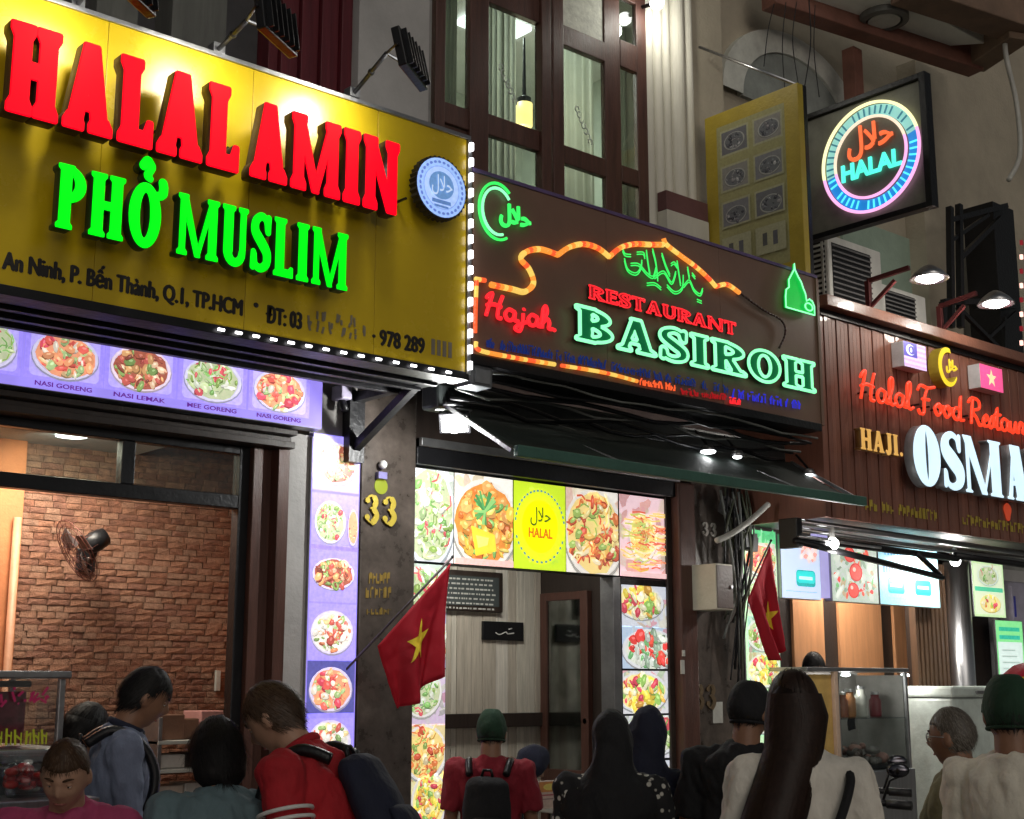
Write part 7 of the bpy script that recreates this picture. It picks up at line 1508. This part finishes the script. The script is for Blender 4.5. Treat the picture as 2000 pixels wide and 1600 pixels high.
vd = (CAM - c); vd.z = 0; vd.normalize(); sdv = Vector((-vd.y, vd.x, 0)); b = MB(); vs = [c + vd * .125 + Vector((0, 0, .10))]
def on_can(u, v):
    z = .10 + v; rad = .21 * math.sqrt(max(.02, 1 - max(0, (z + .06) / .235) ** 1.6)); return c + (vd * math.sqrt(max(.001, rad * rad - min(u * u, rad * rad * .98))) + sdv * u) * 1.03 + Vector((0, 0, z))
vs = [on_can(0, 0)] + [on_can(*p) for p in pts]; b.add(vs, [(0, k + 1, (k + 1) % 10 + 1) for k in range(10)]); b.build('star', m_star, HT).modifiers.new('t', 'SOLIDIFY').thickness = .003
# scooter in front of the glass counter
def scooter(label, at, ang, col):
    t = bpy.data.objects.new('motor_scooter', None); C.objects.link(t); t.location = at; t.rotation_euler = (0, 0, ang); tag(t, label, 'scooter')
    def add(name, mb, m_, sm=True, par=None): o = link(name, mb.mesh(name), m_, None, sm); o.parent = par or t; return o
    m_p = M('scooter paint ' + label[:8], col, .25, var=.1, coat=.6); m_seat = M('seat vinyl', (.015, .015, .015), .5)
    for y in (-.62, .62):
        w = MB(); w.tube([(0, y + .22 * math.cos(a), .25 + .22 * math.sin(a)) for a in np.linspace(0, 6.283, 28, endpoint=False)], .045, 8, closed=True); wo = add('wheel', w, m_black); rm = MB(); rm.lathe([(.02, -.05), (.16, -.02), (.17, .0), (.16, .02), (.02, .05)], 20, (0, y, .25), 'X'); add('rim', rm, m_alu, True, wo)
    b = MB(); loft(b, [(Vector((0, -.85, .62)), .05, .06, ex, ez), (Vector((0, -.6, .6)), .13, .14, ex, ez), (Vector((0, -.2, .52)), .15, .16, ex, ez), (Vector((0, .1, .36)), .14, .07, ex, ez), (Vector((0, .3, .34)), .15, .06, ex, ez)], 16); add('body', remesh_mb(b), m_p)
    b = MB(); loft(b, [(Vector((0, .32, .32)), .15, .03, ex, ey), (Vector((0, .40, .55)), .17, .05, ex, ey), (Vector((0, .44, .8)), .13, .07, ex, ey), (Vector((0, .46, .97)), .09, .06, ex, ey)], 16); add('leg_shield', remesh_mb(b), m_p)
    b = MB(); loft(b, [(Vector((0, -.75, .76)), .1, .04, ex, ez), (Vector((0, -.4, .78)), .14, .05, ex, ez), (Vector((0, .0, .74)), .11, .05, ex, ez)], 16); add('seat', remesh_mb(b), m_seat)
    b = MB(); b.tube([(-.34, .36, 1.04), (-.15, .44, 1.05), (.15, .44, 1.05), (.34, .36, 1.04)], .016, 8); hb_ = add('handlebar', b, m_black)
    for sx in (-1, 1):
        add('grip', MB().tube([(sx * .24, .40, 1.045), (sx * .35, .355, 1.04)], .022, 8), m_seat, True, hb_); mo = add('mirror', MB().sph((sx * .30, .42, 1.2), (.055, .014, .036), 14, 8), m_black); add('stalk', MB().tube([(sx * .22, .42, 1.05), (sx * .26, .44, 1.15), (sx * .30, .425, 1.17)], .007, 6), m_black, True, mo); add('glass', MB().sph((sx * .30, .41, 1.2), (.048, .008, .03), 14, 8), M('mirror glass', (.12, .12, .14), .12, metal=1., bump=0), True, mo)
    add('headlight', MB().sph((0, .52, .98), (.08, .03, .06), 16, 10), m_gl3); add('tail_light', MB().sph((0, -.88, .66), (.05, .02, .03), 12, 8), M('red lens', (.35, .01, .01), .2)); add('fork', MB().tube([(0, .46, .9), (0, .62, .26)], .03, 8), m_alu); add('front_mudguard', MB().tube([(0, .62 + .27 * math.cos(a), .25 + .27 * math.sin(a)) for a in np.linspace(.3, 2.6, 10)], .05, 8), m_p); add('plate', MB().box(-.09, .09, -.90, -.895, .42, .54), m_white, False)
    return t
def remesh_mb(b):
    me = remesh(b, .016, 3); o = MB(); o.v = [tuple(v.co) for v in me.vertices]; o.f = [list(p.vertices) for p in me.polygons]; o.m = [0] * len(o.f); o.c = [(1, 1, 1)] * len(o.f); return o
m_gl3 = M('headlight lens', (.5, .5, .52), .1)
q1 = D(1640, 1600, 6.3); scooter('black scooter parked before the glass counter, mirrors up', (q1.x, q1.y, 0), R(-52), (.02, .02, .028)); q2 = D(1690, 1590, 7.0); scooter('dark red scooter parked beside the black one', (q2.x, q2.y, 0), R(-40), (.09, .012, .015))
# ------------------------------------------------------------------ overhead wires
for k, (pts, r, lab) in enumerate([([(1512, 8), (1500, 60), (1492, 130)], .004, 'thin dark wire by the cream pier, leftmost of five'), ([(1535, 5), (1528, 90), (1534, 190)], .004, 'thin dark wire before the beige wall, second from left'), ([(1556, 4), (1548, 80), (1560, 170)], .004, 'thin dark wire before the beige wall, middle of five'), ([(1580, 0), (1583, 90), (1566, 200)], .005, 'thin dark wire before the beige wall, second from right'), ([(1592, 10), (1590, 100), (1600, 190)], .004, 'thin dark wire before the beige wall, rightmost of five'), ([(1992, -10), (1966, 60), (1965, 110), (1985, 200), (1992, 300), (1970, 352)], .022, 'thick pale cable hanging at the top right')]):
    P = [atY(*p, -.35 if k < 5 else -.9) for p in pts]; o = MB().tube([Vector(v) for v in spline([tuple(p) for p in P], 6)], r, 6).build('wire' if k < 5 else 'cable', m_black if k < 5 else m_greywhite, smooth=True); tag(o, lab, 'cable', 'wires before the beige wall' if k < 5 else None)

bpy.data.scenes.remove(WORK)
